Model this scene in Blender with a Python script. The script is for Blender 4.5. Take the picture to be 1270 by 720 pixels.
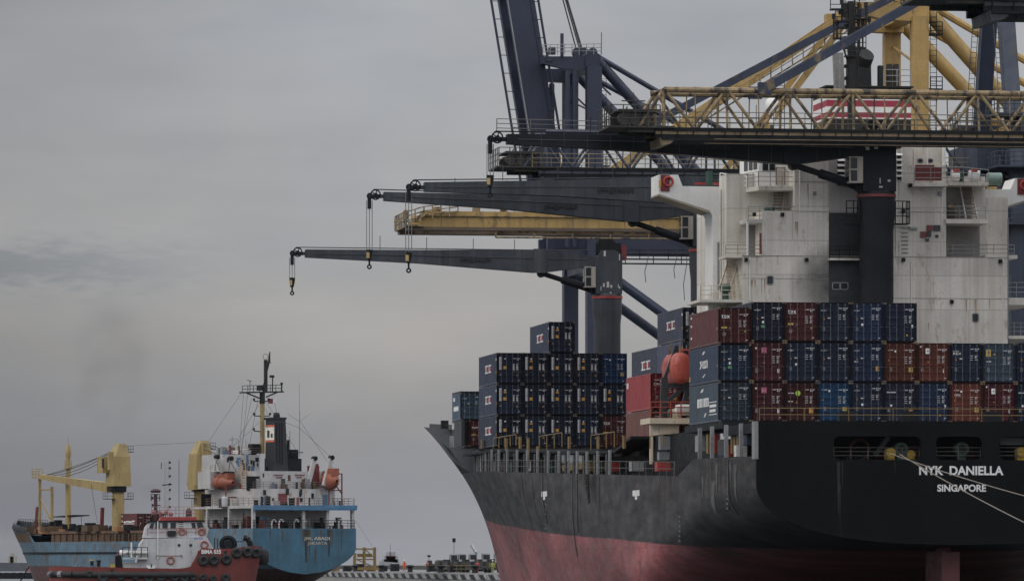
import bpy, math, random
from math import radians as R, sin, cos, pi, atan, sqrt
from mathutils import Vector, Matrix
random.seed(7)
for o in list(bpy.data.objects): bpy.data.objects.remove(o)
scn = bpy.context.scene
COL = scn.collection

# ------------------------------------------------------------------ camera, sky, sun, exposure
EYE = 4.0; FP = 6800.0; CU = 635.0; HV = 698.0
cd = bpy.data.cameras.new('camera'); cam = bpy.data.objects.new('camera', cd); COL.objects.link(cam)
cam.location = (0, 0, EYE); cam.rotation_euler = (R(90), 0, 0)
cd.sensor_width = 36; cd.lens = FP / 1270 * 36; cd.shift_y = (HV - 360) / 1270
cd.clip_start = 1; cd.clip_end = 90000
scn.camera = cam
SUN_EL, SUN_AZ = 36, -108        # azimuth: degrees from +Y towards +X
world = bpy.data.worlds.new('World'); scn.world = world; world.use_nodes = True
def build_world():
    nt = world.node_tree; N = nt.nodes; L = nt.links; N.clear()
    out = N.new('ShaderNodeOutputWorld'); bg = N.new('ShaderNodeBackground'); bg.inputs[1].default_value = 0.1
    sky = N.new('ShaderNodeTexSky'); sky.sky_type = 'NISHITA'; sky.sun_disc = False
    sky.sun_elevation = R(SUN_EL); sky.sun_rotation = R(SUN_AZ); sky.dust_density = 4
    tc = N.new('ShaderNodeTexCoord'); sx = N.new('ShaderNodeSeparateXYZ'); L.new(tc.outputs['Generated'], sx.inputs[0])
    # cloud deck: grey overcast, brightness by elevation
    rz = N.new('ShaderNodeValToRGB'); e = rz.color_ramp.elements
    e[0].position = 0.0; e[0].color = (.262, .262, .285, 1)
    e[1].position = 1.0; e[1].color = (1.15, 1.16, 1.2, 1)
    for p, c in ((.010, (.270, .268, .285)), (.026, (.285, .282, .283)), (.040, (.352, .340, .326)), (.055, (.365, .358, .352)), (.073, (.385, .384, .384)), (.098, (.380, .386, .398)), (.2, (.52, .53, .55)), (.5, (.98, .99, 1.02))):
        k = e.new(p); k.color = (*c, 1)
    L.new(sx.outputs['Z'], rz.inputs[0])
    # long flat cloud bands
    mp = N.new('ShaderNodeMapping'); mp.inputs['Scale'].default_value = (11, 11, 62); L.new(tc.outputs['Generated'], mp.inputs[0])
    n1 = N.new('ShaderNodeTexNoise'); n1.inputs['Scale'].default_value = 1.0; n1.inputs['Detail'].default_value = 5; n1.inputs['Roughness'].default_value = .5
    L.new(mp.outputs[0], n1.inputs['Vector'])
    r1 = N.new('ShaderNodeMapRange'); r1.inputs[1].default_value = .3; r1.inputs[2].default_value = .7; r1.inputs[3].default_value = .95; r1.inputs[4].default_value = 1.12
    L.new(n1.outputs[0], r1.inputs[0])
    # darker streak of cloud on the left
    def gauss(sock, c, w):
        s1 = N.new('ShaderNodeMath'); s1.operation = 'SUBTRACT'; L.new(sock, s1.inputs[0]); s1.inputs[1].default_value = c
        s2 = N.new('ShaderNodeMath'); s2.operation = 'DIVIDE'; L.new(s1.outputs[0], s2.inputs[0]); s2.inputs[1].default_value = w
        s3 = N.new('ShaderNodeMath'); s3.operation = 'MULTIPLY'; L.new(s2.outputs[0], s3.inputs[0]); L.new(s2.outputs[0], s3.inputs[1])
        s4 = N.new('ShaderNodeMath'); s4.operation = 'MULTIPLY'; L.new(s3.outputs[0], s4.inputs[0]); s4.inputs[1].default_value = -1
        s5 = N.new('ShaderNodeMath'); s5.operation = 'EXPONENT'; L.new(s4.outputs[0], s5.inputs[0]); return s5.outputs[0]
    mp2 = N.new('ShaderNodeMapping'); mp2.inputs['Scale'].default_value = (40, 40, 160); L.new(tc.outputs['Generated'], mp2.inputs[0])
    n2 = N.new('ShaderNodeTexNoise'); n2.inputs['Detail'].default_value = 4; L.new(mp2.outputs[0], n2.inputs['Vector'])
    wob = N.new('ShaderNodeMath'); wob.operation = 'MULTIPLY_ADD'; L.new(n2.outputs[0], wob.inputs[0]); wob.inputs[1].default_value = .010; L.new(sx.outputs['Z'], wob.inputs[2])
    g = gauss(wob.outputs[0], .0590, .0036); gx = gauss(sx.outputs['X'], -.095, .032)
    gm = N.new('ShaderNodeMath'); gm.operation = 'MULTIPLY'; L.new(g, gm.inputs[0]); L.new(gx, gm.inputs[1])
    gs = N.new('ShaderNodeMath'); gs.operation = 'MULTIPLY_ADD'; L.new(gm.outputs[0], gs.inputs[0]); gs.inputs[1].default_value = -.20; gs.inputs[2].default_value = 1
    mm = N.new('ShaderNodeMath'); mm.operation = 'MULTIPLY'; L.new(r1.outputs[0], mm.inputs[0]); L.new(gs.outputs[0], mm.inputs[1])
    # the part of the sky to the left is duller than straight ahead
    rx = N.new('ShaderNodeMapRange'); rx.inputs[1].default_value = -.1; rx.inputs[2].default_value = -.035; rx.inputs[3].default_value = .85; rx.inputs[4].default_value = 1.0
    L.new(sx.outputs['X'], rx.inputs[0])
    m3 = N.new('ShaderNodeMath'); m3.operation = 'MULTIPLY'; L.new(mm.outputs[0], m3.inputs[0]); L.new(rx.outputs[0], m3.inputs[1])
    # the overcast is brighter behind the camera
    ry = N.new('ShaderNodeMapRange'); ry.inputs[1].default_value = .6; ry.inputs[2].default_value = -.6; ry.inputs[3].default_value = 1.0; ry.inputs[4].default_value = 1.5
    L.new(sx.outputs['Y'], ry.inputs[0]); m4 = N.new('ShaderNodeMath'); m4.operation = 'MULTIPLY'; L.new(m3.outputs[0], m4.inputs[0]); L.new(ry.outputs[0], m4.inputs[1]); m3 = m4
    sc = N.new('ShaderNodeVectorMath'); sc.operation = 'SCALE'; L.new(rz.outputs[0], sc.inputs[0]); L.new(m3.outputs[0], sc.inputs['Scale'])
    # duller towards the lower left and the upper left
    for cz_, wx, wz, k_ in ((.0, .055, .030, -.20), (.108, .040, .022, -.15)):
        ga = gauss(sx.outputs['Z'], cz_, wz); gb = gauss(sx.outputs['X'], -.10, wx); gm_ = N.new('ShaderNodeMath'); gm_.operation = 'MULTIPLY'; L.new(ga, gm_.inputs[0]); L.new(gb, gm_.inputs[1])
        gk = N.new('ShaderNodeMath'); gk.operation = 'MULTIPLY_ADD'; L.new(gm_.outputs[0], gk.inputs[0]); gk.inputs[1].default_value = k_; gk.inputs[2].default_value = 1
        s_ = N.new('ShaderNodeVectorMath'); s_.operation = 'SCALE'; L.new(sc.outputs[0], s_.inputs[0]); L.new(gk.outputs[0], s_.inputs['Scale']); sc = s_
    # soft mottling, warm and cool, and the blue-grey streak
    mp3 = N.new('ShaderNodeMapping'); mp3.inputs['Scale'].default_value = (20, 20, 38); L.new(tc.outputs['Generated'], mp3.inputs[0])
    n3 = N.new('ShaderNodeTexNoise'); n3.inputs['Scale'].default_value = 1; n3.inputs['Detail'].default_value = 4; n3.inputs['Roughness'].default_value = .55; n3.inputs['Distortion'].default_value = .6; L.new(mp3.outputs[0], n3.inputs['Vector'])
    tn = N.new('ShaderNodeValToRGB'); e3 = tn.color_ramp.elements; e3[0].position = .32; e3[0].color = (.955, .99, 1.04, 1); e3[1].position = .68; e3[1].color = (1.085, 1.08, 1.08, 1); L.new(n3.outputs[0], tn.inputs[0])
    mt3 = N.new('ShaderNodeVectorMath'); mt3.operation = 'MULTIPLY'; L.new(sc.outputs[0], mt3.inputs[0]); L.new(tn.outputs[0], mt3.inputs[1]); sc = mt3
    bl = N.new('ShaderNodeMix'); bl.data_type = 'RGBA'; bl.inputs[6].default_value = (1, 1, 1, 1); bl.inputs[7].default_value = (.86, .92, .97, 1); L.new(gm.outputs[0], bl.inputs[0])
    mt4 = N.new('ShaderNodeVectorMath'); mt4.operation = 'MULTIPLY'; L.new(sc.outputs[0], mt4.inputs[0]); L.new(bl.outputs[2], mt4.inputs[1]); sc = mt4
    s10 = N.new('ShaderNodeVectorMath'); s10.operation = 'SCALE'; L.new(sc.outputs[0], s10.inputs[0]); s10.inputs['Scale'].default_value = 10.0
    mix = N.new('ShaderNodeMix'); mix.data_type = 'RGBA'; mix.inputs[0].default_value = .97
    L.new(sky.outputs[0], mix.inputs[6]); L.new(s10.outputs[0], mix.inputs[7])
    L.new(mix.outputs[2], bg.inputs[0]); L.new(bg.outputs[0], out.inputs[0])
build_world()
sl = bpy.data.lights.new('sun', 'SUN'); sl.energy = 0.9; sl.angle = R(25); sl.color = (1, .95, .88)
so = bpy.data.objects.new('sun', sl); COL.objects.link(so)
sd = Vector((cos(R(SUN_EL)) * sin(R(SUN_AZ)), cos(R(SUN_EL)) * cos(R(SUN_AZ)), sin(R(SUN_EL))))
so.rotation_euler = sd.to_track_quat('Z', 'Y').to_euler()
scn.view_settings.view_transform = 'Standard'; scn.view_settings.look = 'None'
scn.view_settings.exposure = 0; scn.view_settings.gamma = 1
scn.cycles.use_denoising = True
scn.cycles.max_bounces = 5; scn.cycles.volume_bounces = 1

# ------------------------------------------------------------------ helpers
class Fr:
    """a frame on the water: x = starboard, y = forward, z = up"""
    def __init__(s, ox, oy, a): s.ox, s.oy, s.a = ox, oy, a; s.S, s.C = sin(a), cos(a)
    def _z(s, v, d, t): return EYE + (HV - v) * (s.oy + d * s.C + t * s.S) / FP
    def pd(s, u, v, d):
        k = (u - CU) / FP; t = (k * (s.oy + d * s.C) - s.ox + d * s.S) / (s.C - k * s.S)
        return Vector((t, d, s._z(v, d, t)))
    def pt(s, u, v, t):
        k = (u - CU) / FP; d = (k * (s.oy + t * s.S) - s.ox - t * s.C) / (-s.S - k * s.C)
        return Vector((t, d, s._z(v, d, t)))
    def mat(s): return Matrix.Translation((s.ox, s.oy, 0)) @ Matrix.Rotation(s.a, 4, 'Z')
    def box(s, mb, u0, v0, u1, v1, d0, d1, m=0):
        a = s.pd(u0, (v0 + v1) / 2, d0); b = s.pd(u1, (v0 + v1) / 2, d0); vm = (u0 + u1) / 2
        z1 = s.pd(vm, v0, d0).z; z0 = s.pd(vm, v1, d0).z
        mb.box((a.x, d0, z0), (b.x, d1, z1), m)

class MB:
    def __init__(s): s.v = []; s.f = []; s.m = []
    def box(s, a, b, m=0):
        x0, y0, z0 = (min(p, q) for p, q in zip(a, b)); x1, y1, z1 = (max(p, q) for p, q in zip(a, b))
        n = len(s.v)
        s.v += [(x0, y0, z0), (x1, y0, z0), (x1, y1, z0), (x0, y1, z0), (x0, y0, z1), (x1, y0, z1), (x1, y1, z1), (x0, y1, z1)]
        for f in ((3, 2, 1, 0), (4, 5, 6, 7), (0, 1, 5, 4), (1, 2, 6, 5), (2, 3, 7, 6), (3, 0, 4, 7)):
            s.f.append([n + i for i in f]); s.m.append(m)
        return s
    def cbox(s, c, d, m=0): return s.box([p - q / 2 for p, q in zip(c, d)], [p + q / 2 for p, q in zip(c, d)], m)
    def beam(s, p, q, w, h, m=0, up=(0, 0, 1), w2=None, h2=None):
        p = Vector(p); q = Vector(q); d = (q - p).normalized(); up = Vector(up)
        if abs(d.dot(up)) > .98: up = Vector((0, 1, 0))
        x = d.cross(up).normalized(); y = x.cross(d).normalized(); n = len(s.v)
        for c, ww, hh in ((p, w, h), (q, w2 or w, h2 or h)):
            for i, j in ((-1, -1), (1, -1), (1, 1), (-1, 1)): s.v.append(tuple(c + x * i * ww / 2 + y * j * hh / 2))
        for f in ((3, 2, 1, 0), (4, 5, 6, 7), (0, 1, 5, 4), (1, 2, 6, 5), (2, 3, 7, 6), (3, 0, 4, 7)):
            s.f.append([n + i for i in f]); s.m.append(m)
        return s
    def tube(s, p, q, r, n=8, m=0, r2=None, cap=True):
        p = Vector(p); q = Vector(q); r2 = r if r2 is None else r2; d = (q - p).normalized()
        a = Vector((0, 0, 1)) if abs(d.z) < .9 else Vector((0, 1, 0))
        x = d.cross(a).normalized(); y = x.cross(d); k = len(s.v)
        for c, rr in ((p, r), (q, r2)):
            for i in range(n):
                t = 2 * pi * i / n; s.v.append(tuple(c + x * cos(t) * rr + y * sin(t) * rr))
        for i in range(n):
            j = (i + 1) % n; s.f.append([k + i, k + j, k + n + j, k + n + i]); s.m.append(m)
        if cap:
            s.f.append([k + i for i in range(n)][::-1]); s.m.append(m); s.f.append([k + n + i for i in range(n)]); s.m.append(m)
        return s
    def path(s, pts, r, n=6, m=0):
        for a, b in zip(pts, pts[1:]): s.tube(a, b, r, n, m)
        return s
    def prism(s, poly, off, m=0):
        """planar polygon (3-D points) extruded by the vector off"""
        k = len(s.v); n = len(poly); o = Vector(off)
        s.v += [tuple(p) for p in poly] + [tuple(Vector(p) + o) for p in poly]
        s.f.append([k + i for i in range(n)][::-1]); s.f.append([k + n + i for i in range(n)]); s.m += [m, m]
        for i in range(n):
            j = (i + 1) % n; s.f.append([k + i, k + j, k + n + j, k + n + i]); s.m.append(m)
        return s
    def lathe(s, c, prof, n=16, m=0, axis='z', sc=(1, 1)):
        k = len(s.v); c = Vector(c)
        for r, h in prof:
            for i in range(n):
                t = 2 * pi * i / n; a, b = r * cos(t) * sc[0], r * sin(t) * sc[1]
                s.v.append(tuple(c + Vector({'z': (a, b, h), 'y': (a, h, b), 'x': (h, a, b)}[axis])))
        for l in range(len(prof) - 1):
            for i in range(n):
                j = (i + 1) % n; s.f.append([k + l * n + i, k + l * n + j, k + l * n + n + j, k + l * n + n + i]); s.m.append(m)
        s.f.append([k + i for i in range(n)][::-1]); s.m.append(m)
        s.f.append([k + (len(prof) - 1) * n + i for i in range(n)]); s.m.append(m)
        return s
    def torus(s, c, R_, r, axis='y', n=18, k=8, m=0):
        b = len(s.v); c = Vector(c)
        for i in range(n):
            t = 2 * pi * i / n
            for j in range(k):
                p = 2 * pi * j / k; rr = R_ + r * cos(p); a, bb, h = rr * cos(t), rr * sin(t), r * sin(p)
                s.v.append(tuple(c + Vector({'z': (a, bb, h), 'y': (a, h, bb), 'x': (h, a, bb)}[axis])))
        for i in range(n):
            for j in range(k):
                s.f.append([b + i * k + j, b + ((i + 1) % n) * k + j, b + ((i + 1) % n) * k + (j + 1) % k, b + i * k + (j + 1) % k]); s.m.append(m)
        return s
    def rail(s, pts, h=1.05, sp=1.8, n=3, r=.028, m=0):
        pts = [Vector(p) for p in pts]; up = Vector((0, 0, 1))
        for a, b in zip(pts, pts[1:]):
            for i in range(n): s.tube(a + up * h * (i + 1) / n, b + up * h * (i + 1) / n, r, 4, m)
            k = max(1, round((b - a).length / sp))
            for i in range(k + 1): s.tube(a.lerp(b, i / k), a.lerp(b, i / k) + up * h, r * 1.2, 4, m)
        return s
    def ladder(s, p, q, w=.5, side=(1, 0, 0), m=0, sp=.45, r=.03):
        p = Vector(p); q = Vector(q); sd_ = Vector(side) * w / 2
        s.tube(p - sd_, q - sd_, r, 4, m); s.tube(p + sd_, q + sd_, r, 4, m)
        k = int((q - p).length / sp)
        for i in range(1, k): c = p.lerp(q, i / k); s.tube(c - sd_, c + sd_, r * .8, 4, m)
        return s
    def stair(s, p, q, w=.8, m=0, m2=0):
        """treads rise from p to q, width along x"""
        p = Vector(p); q = Vector(q); n = max(3, int(abs(q.z - p.z) / .24))
        for i in range(n): c = p.lerp(q, (i + .5) / n); s.cbox(c, (w, .26, .05), m2)
        for k in (-1, 1): s.beam(p + Vector((k * w / 2, 0, 0)), q + Vector((k * w / 2, 0, 0)), .06, .22, m)
        return s
    def mesh(s, name, mats, smooth=False):
        me = bpy.data.meshes.new(name); me.from_pydata(s.v, [], s.f)
        for mt in (mats if isinstance(mats, (list, tuple)) else [mats]): me.materials.append(mt)
        me.polygons.foreach_set('material_index', s.m)
        if smooth: me.polygons.foreach_set('use_smooth', [True] * len(s.f))
        me.update(); return me
    def build(s, name, mats, parent=None, smooth=False, label=None):
        o = bpy.data.objects.new(name, s.mesh(name, mats, smooth)); COL.objects.link(o)
        if parent: o.parent = parent
        if label: o['label'] = label
        if smooth:
            o.data.set_sharp_from_angle(angle=R(40))
        return o

def empty(name, label, cat, group=None, loc=None, rz=0, fr=None):
    o = bpy.data.objects.new(name, None); COL.objects.link(o); o.empty_display_size = .5
    if fr:
        p = fr.mat() @ Vector(loc or (0, 0, 0)); o.location = p; o.rotation_euler = (0, 0, fr.a + rz)
    else: o.location = loc or (0, 0, 0); o.rotation_euler = (0, 0, rz)
    return tag(o, label, cat, group)
def tag(o, label, cat, group=None):
    o['label'] = label; o['category'] = cat
    if group: o['group'] = group
    return o
KIDS = {}
def dup(o, parent=None):
    c = o.copy(); COL.objects.link(c)
    if parent: c.parent = parent
    for ch in list(o.children): dup(ch, c)
    return c
_tx = {}
def text(s, h, width, mat, name, parent, loc, face='aft', ext=.012, label=None, bold=.0):
    key = (s, round(h, 3), round(width, 3), mat.name)
    if key not in _tx:
        cu = bpy.data.curves.new('lettering', 'FONT'); cu.body = s; cu.size = 1; cu.extrude = 0; cu.offset = bold; cu.align_x = 'CENTER'; cu.resolution_u = 4
        ob = bpy.data.objects.new('tmp', cu); COL.objects.link(ob)
        me = bpy.data.meshes.new_from_object(ob); bpy.data.objects.remove(ob)
        xs = [v.co.x for v in me.vertices]; ys = [v.co.y for v in me.vertices]
        cx = (min(xs) + max(xs)) / 2; y0 = min(ys); kx = width / (max(xs) - min(xs)); ky = h / (max(ys) - y0)
        me.transform(Matrix.Diagonal((kx, ky, 1, 1)) @ Matrix.Translation((-cx, -y0, 0)) )
        me.materials.clear(); me.materials.append(mat); _tx[key] = me
    o = bpy.data.objects.new(name, _tx[key]); COL.objects.link(o); o.parent = parent; o.location = loc
    o.rotation_euler = (R(90), 0, R({'aft': 0, 'port': -90, 'starboard': 90, 'fwd': 180}[face]))
    if label: o['label'] = label
    return o
def plate(outer, holes, thick, name, mat, parent, loc=(0, 0, 0), rot=(0, 0, 0)):
    """flat plate with holes: outline in x,z; thickness along +y"""
    cu = bpy.data.curves.new(name, 'CURVE'); cu.dimensions = '2D'; cu.fill_mode = 'BOTH'; cu.extrude = thick / 2
    for pl in [outer] + holes:
        sp = cu.splines.new('POLY'); sp.points.add(len(pl) - 1); sp.use_cyclic_u = True
        for i, (x, z) in enumerate(pl): sp.points[i].co = (x, z, 0, 1)
    ob = bpy.data.objects.new('tmp', cu); COL.objects.link(ob); me = bpy.data.meshes.new_from_object(ob); bpy.data.objects.remove(ob)
    me.transform(Matrix.Translation((0, thick / 2, 0)) @ Matrix.Rotation(R(90), 4, 'X')); me.materials.clear(); me.materials.append(mat); me.name = name
    o = bpy.data.objects.new(name, me); COL.objects.link(o); o.parent = parent; o.location = loc; o.rotation_euler = rot; return o
def rrect(x0, z0, x1, z1, r, n=5):
    out = []
    for cx, cz, a in ((x1 - r, z1 - r, 0), (x0 + r, z1 - r, 90), (x0 + r, z0 + r, 180), (x1 - r, z0 + r, 270)):
        for i in range(n + 1): t = R(a + 90 * i / n); out.append((cx + r * cos(t), cz + r * sin(t)))
    return out

# ------------------------------------------------------------------ materials
_M = {}
def mat(name, col, rough=.5, var=.18, streak=0, scol=(.3, .3, .3), rust=0, rcol=(.10, .035, .015), tint=False, metal=0, bump=0, vs=.35, plates=0, split=None, fine=1.0, spec=.5, sheet=False, rt=.58, soot=None):
    if name in _M: return _M[name]
    m = bpy.data.materials.new(name); m.use_nodes = True; _M[name] = m
    nt = m.node_tree; N = nt.nodes; L = nt.links; b = N['Principled BSDF']
    b.inputs['Roughness'].default_value = rough; b.inputs['Metallic'].default_value = metal; b.inputs['Specular IOR Level'].default_value = spec
    tc = N.new('ShaderNodeTexCoord'); oi = N.new('ShaderNodeObjectInfo')
    off = N.new('ShaderNodeVectorMath'); off.operation = 'MULTIPLY_ADD'; L.new(oi.outputs['Random'], off.inputs[0]); off.inputs[1].default_value = (37, 51, 29); L.new(tc.outputs['Object'], off.inputs[2])
    vec = off.outputs[0]
    if sheet:
        fl = N.new('ShaderNodeVectorMath'); fl.operation = 'MULTIPLY'; L.new(tc.outputs['Object'], fl.inputs[0]); fl.inputs[1].default_value = (.0, .12, .5); vec = fl.outputs[0]
    def noise(sc, det=5, mapscale=None, rg=.55):
        n = N.new('ShaderNodeTexNoise'); n.inputs['Scale'].default_value = sc; n.inputs['Detail'].default_value = det; n.inputs['Roughness'].default_value = rg
        if mapscale:
            mp = N.new('ShaderNodeMapping'); mp.inputs['Scale'].default_value = mapscale; L.new(vec, mp.inputs[0]); L.new(mp.outputs[0], n.inputs['Vector'])
        else: L.new(vec, n.inputs['Vector'])
        return n.outputs[0]
    def mrange(s, a, b_, c, d):
        r = N.new('ShaderNodeMapRange'); L.new(s, r.inputs[0]); r.inputs[1].default_value = a; r.inputs[2].default_value = b_; r.inputs[3].default_value = c; r.inputs[4].default_value = d; return r.outputs[0]
    def mixc(f, a, c):
        x = N.new('ShaderNodeMix'); x.data_type = 'RGBA'
        if hasattr(f, 'name'): L.new(f, x.inputs[0])
        else: x.inputs[0].default_value = f
        for s_, i in ((a, 6), (c, 7)):
            if hasattr(s_, 'name'): L.new(s_, x.inputs[i])
            else: x.inputs[i].default_value = (*s_, 1)
        return x.outputs[2]
    def scale(c, f):
        x = N.new('ShaderNodeVectorMath'); x.operation = 'SCALE'; L.new(c, x.inputs[0]); L.new(f, x.inputs['Scale']); return x.outputs[0]
    if split:
        wide = noise(.12, 6)
        # split = (z at y=0, rise per metre, upper colour, lower colour): paint line on a hull
        sx = N.new('ShaderNodeSeparateXYZ'); L.new(tc.outputs['Object'], sx.inputs[0])
        ln = N.new('ShaderNodeMath'); ln.operation = 'MULTIPLY_ADD'; L.new(sx.outputs['Y'], ln.inputs[0]); ln.inputs[1].default_value = split[1]; ln.inputs[2].default_value = split[0]
        wb = mrange(noise(.25, 4), 0, 1, -.22, .22); ad = N.new('ShaderNodeMath'); L.new(ln.outputs[0], ad.inputs[0]); L.new(wb, ad.inputs[1])
        df = N.new('ShaderNodeMath'); df.operation = 'SUBTRACT'; L.new(sx.outputs['Z'], df.inputs[0]); L.new(ad.outputs[0], df.inputs[1])
        up = mrange(df.outputs[0], -.05, .05, 0, 1); c = mixc(up, split[3], split[2])
    else:
        rgb = N.new('ShaderNodeRGB'); rgb.outputs[0].default_value = (*col, 1); c = rgb.outputs[0]
    c = scale(c, mrange(noise(vs, 6), .3, .7, 1 - var, 1 + var))
    c = scale(c, mrange(noise(6 * fine, 4), .3, .7, 1 - var * .6, 1 + var * .6))
    if streak:
        f = noise(1.0, 5, (1.3 * fine, (4.5 if sheet else 1.3) * fine, (.03 if sheet else .035) * fine), .5); f = mrange(f, .50, .72, 0, streak); c = mixc(f, c, scol)
        f = noise(1.0, 2, (5 * fine, (13 if sheet else 5) * fine, (.05 if sheet else .06) * fine), .5); f = mrange(f, .56, .75, 0, streak * .7); c = mixc(f, c, scol)
    if rust:
        f = noise(1.3 * fine, 8, (1, 1, .45), .65); f = mrange(f, rt, rt + .08, 0, rust); c = mixc(f, c, rcol)
    if sheet:
        f = mrange(noise(2.2, 9, (1, 1.5, .8), .7), .50, .68, 0, .55); c = mixc(f, c, (.11, .075, .07)); f = mrange(noise(.55, 6, (1, 1, .8), .6), .54, .72, 0, .3); c = mixc(f, c, (.03, .022, .022))
    if plates:
        br = N.new('ShaderNodeTexBrick'); br.inputs['Scale'].default_value = 1; br.inputs['Mortar Size'].default_value = .05
        br.inputs['Brick Width'].default_value = plates; br.inputs['Row Height'].default_value = 2.6; br.inputs['Mortar Smooth'].default_value = .3
        br.inputs['Color1'].default_value = (1, 1, 1, 1); br.inputs['Color2'].default_value = (.86, .86, .86, 1); br.inputs['Mortar'].default_value = (.72, .72, .72, 1)
        sx2 = N.new('ShaderNodeSeparateXYZ'); L.new(tc.outputs['Object'], sx2.inputs[0]); sm = N.new('ShaderNodeMath'); L.new(sx2.outputs['X'], sm.inputs[0]); L.new(sx2.outputs['Y'], sm.inputs[1])
        cb = N.new('ShaderNodeCombineXYZ'); L.new(sm.outputs[0], cb.inputs[0]); L.new(sx2.outputs['Z'], cb.inputs[1]); L.new(cb.outputs[0], br.inputs['Vector'])
        mu = N.new('ShaderNodeMix'); mu.data_type = 'RGBA'; mu.blend_type = 'MULTIPLY'; mu.inputs[0].default_value = 1; L.new(c, mu.inputs[6]); L.new(br.outputs[0], mu.inputs[7]); c = mu.outputs[2]
    if soot:
        sx3 = N.new('ShaderNodeSeparateXYZ'); L.new(tc.outputs['Object'], sx3.inputs[0]); acc = None
        for ax, cc, ww in (('X', soot[0], soot[2]), ('Z', soot[1], soot[3])):
            s1 = N.new('ShaderNodeMath'); s1.operation = 'SUBTRACT'; L.new(sx3.outputs[ax], s1.inputs[0]); s1.inputs[1].default_value = cc
            s2 = N.new('ShaderNodeMath'); s2.operation = 'DIVIDE'; L.new(s1.outputs[0], s2.inputs[0]); s2.inputs[1].default_value = ww
            s3 = N.new('ShaderNodeMath'); s3.operation = 'POWER'; L.new(s2.outputs[0], s3.inputs[0]); s3.inputs[1].default_value = 2
            if acc is None: acc = s3.outputs[0]
            else: ad2 = N.new('ShaderNodeMath'); L.new(acc, ad2.inputs[0]); L.new(s3.outputs[0], ad2.inputs[1]); acc = ad2.outputs[0]
        acc = mrange(acc, 0, 1.0, 1.0, 0); nn = mrange(noise(.9, 5), .25, .65, .75, 1.0); mq = N.new('ShaderNodeMath'); mq.operation = 'MULTIPLY'; L.new(acc, mq.inputs[0]); L.new(nn, mq.inputs[1]); c = mixc(mq.outputs[0], c, (.02, .021, .023))
    if tint:
        mu = N.new('ShaderNodeMix'); mu.data_type = 'RGBA'; mu.blend_type = 'MULTIPLY'; mu.inputs[0].default_value = 1; L.new(c, mu.inputs[6]); L.new(oi.outputs['Color'], mu.inputs[7]); c = mu.outputs[2]
    L.new(c, b.inputs['Base Color'])
    L.new(mrange(noise(1.7, 4), .3, .7, max(.05, rough - .1), min(1, rough + .12)), b.inputs['Roughness'])
    if bump:
        bp = N.new('ShaderNodeBump'); bp.inputs['Strength'].default_value = bump; bp.inputs['Distance'].default_value = .25; L.new(noise(.45, 3), bp.inputs['Height']); L.new(bp.outputs[0], b.inputs['Normal'])
    return m
WHITE = mat('house_paint', (.64, .60, .54), .5, .11, .4, (.36, .31, .25), .4, (.24, .12, .055), plates=5.5)
WHITE2 = mat('clean_white', (.68, .67, .65), .45, .08, .2, (.45, .4, .33))
CREAM = mat('cream_paint', (.56, .48, .36), .5, .12, .4, (.34, .24, .13), .2)
SLATE = mat('slate_paint', (.018, .021, .026), .5, .25, .3, (.07, .075, .08))
HULL = mat('hull_paint', (0, 0, 0), .42, .5, .5, (.055, .052, .052), .6, (.045, .028, .022), bump=.18, plates=9, split=(4.75, .021, (.0095, .0095, .0105), (.27, .078, .082)), spec=.25, sheet=True)
TRANSOM = mat('transom_paint', (.0026, .0034, .0037), .55, .3, .25, (.007, .007, .008), bump=.1, spec=.12)
DARK = mat('dark_steel', (.012, .013, .015), .6, .3, spec=.15)
DECKM = mat('deck_paint', (.05, .03, .027), .65, .3, rust=.5)
POST = mat('post_paint', (.20, .20, .205), .55, .25, .5, (.08, .07, .06))
RAILD = mat('rail_dull', (.09, .085, .08), .6, .25)
CRANE = mat('deck_crane_paint', (.033, .038, .047), .5, .3, .45, (.085, .088, .092), .3, (.05, .03, .022), bump=.05, spec=.3)
CRANED = mat('deck_crane_dark', (.013, .0145, .018), .5, .3, .3, (.014, .015, .016), .15, spec=.15)
YEL = mat('yellow_steel', (.37, .24, .078), .55, .18, .5, (.15, .105, .06), .5, (.09, .055, .035))
YELD = mat('yellow_worn', (.26, .185, .095), .65, .3, .6, (.06, .05, .04), .95, (.035, .028, .024), fine=1.3, rt=.50)
YELP = mat('yellow_rail', (.17, .11, .03), .5, .2)
NAVYC = mat('gantry_navy', (.0115, .018, .041), .45, .2, .3, (.03, .034, .05), bump=.04)
BLUEG = mat('gantry_blue_grey', (.022, .032, .056), .5, .25, .4, (.08, .08, .08), .5, (.07, .05, .03))
BLUEW = mat('stay_blue_worn', (.016, .024, .05), .55, .3, .3, (.06, .06, .065), .85, (.16, .115, .055), fine=.8)
BLACKM = mat('black_soot', (.008, .008, .008), .75, .3)
GREYM = mat('grey_metal', (.22, .225, .23), .5, .2)
ROPE = mat('rope', (.20, .175, .15), .8, .2)
WIRE = mat('wire_rope', (.035, .035, .037), .6, .1)
REDP = mat('red_paint', (.30, .035, .03), .45, .2)
REDD = mat('dark_red_paint', (.13, .02, .022), .45, .2)
ORANGE = mat('lifeboat_orange', (.34, .050, .032), .45, .2, .4, (.5, .26, .2))
ORANGED = mat('lifeboat_faded', (.24, .065, .035), .6, .25, .4, (.14, .07, .045))
GREEN = mat('vent_green', (.015, .05, .035), .5, .2)
GLASS = mat('window_glass', (.02, .024, .028), .12, .1)
MWHITE = mat('mark_white', (.62, .61, .60), .6, .15)
MAMBER = mat('mark_amber', (.45, .23, .04), .6, .15)
MYELL = mat('mark_yellow', (.40, .30, .06), .6, .15)
MGREEN = mat('mark_green', (.12, .42, .16), .6, .15)
MLIME = mat('mark_lime', (.32, .50, .06), .6, .15)
MPINK = mat('mark_pink', (.40, .09, .18), .6, .15)
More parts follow.
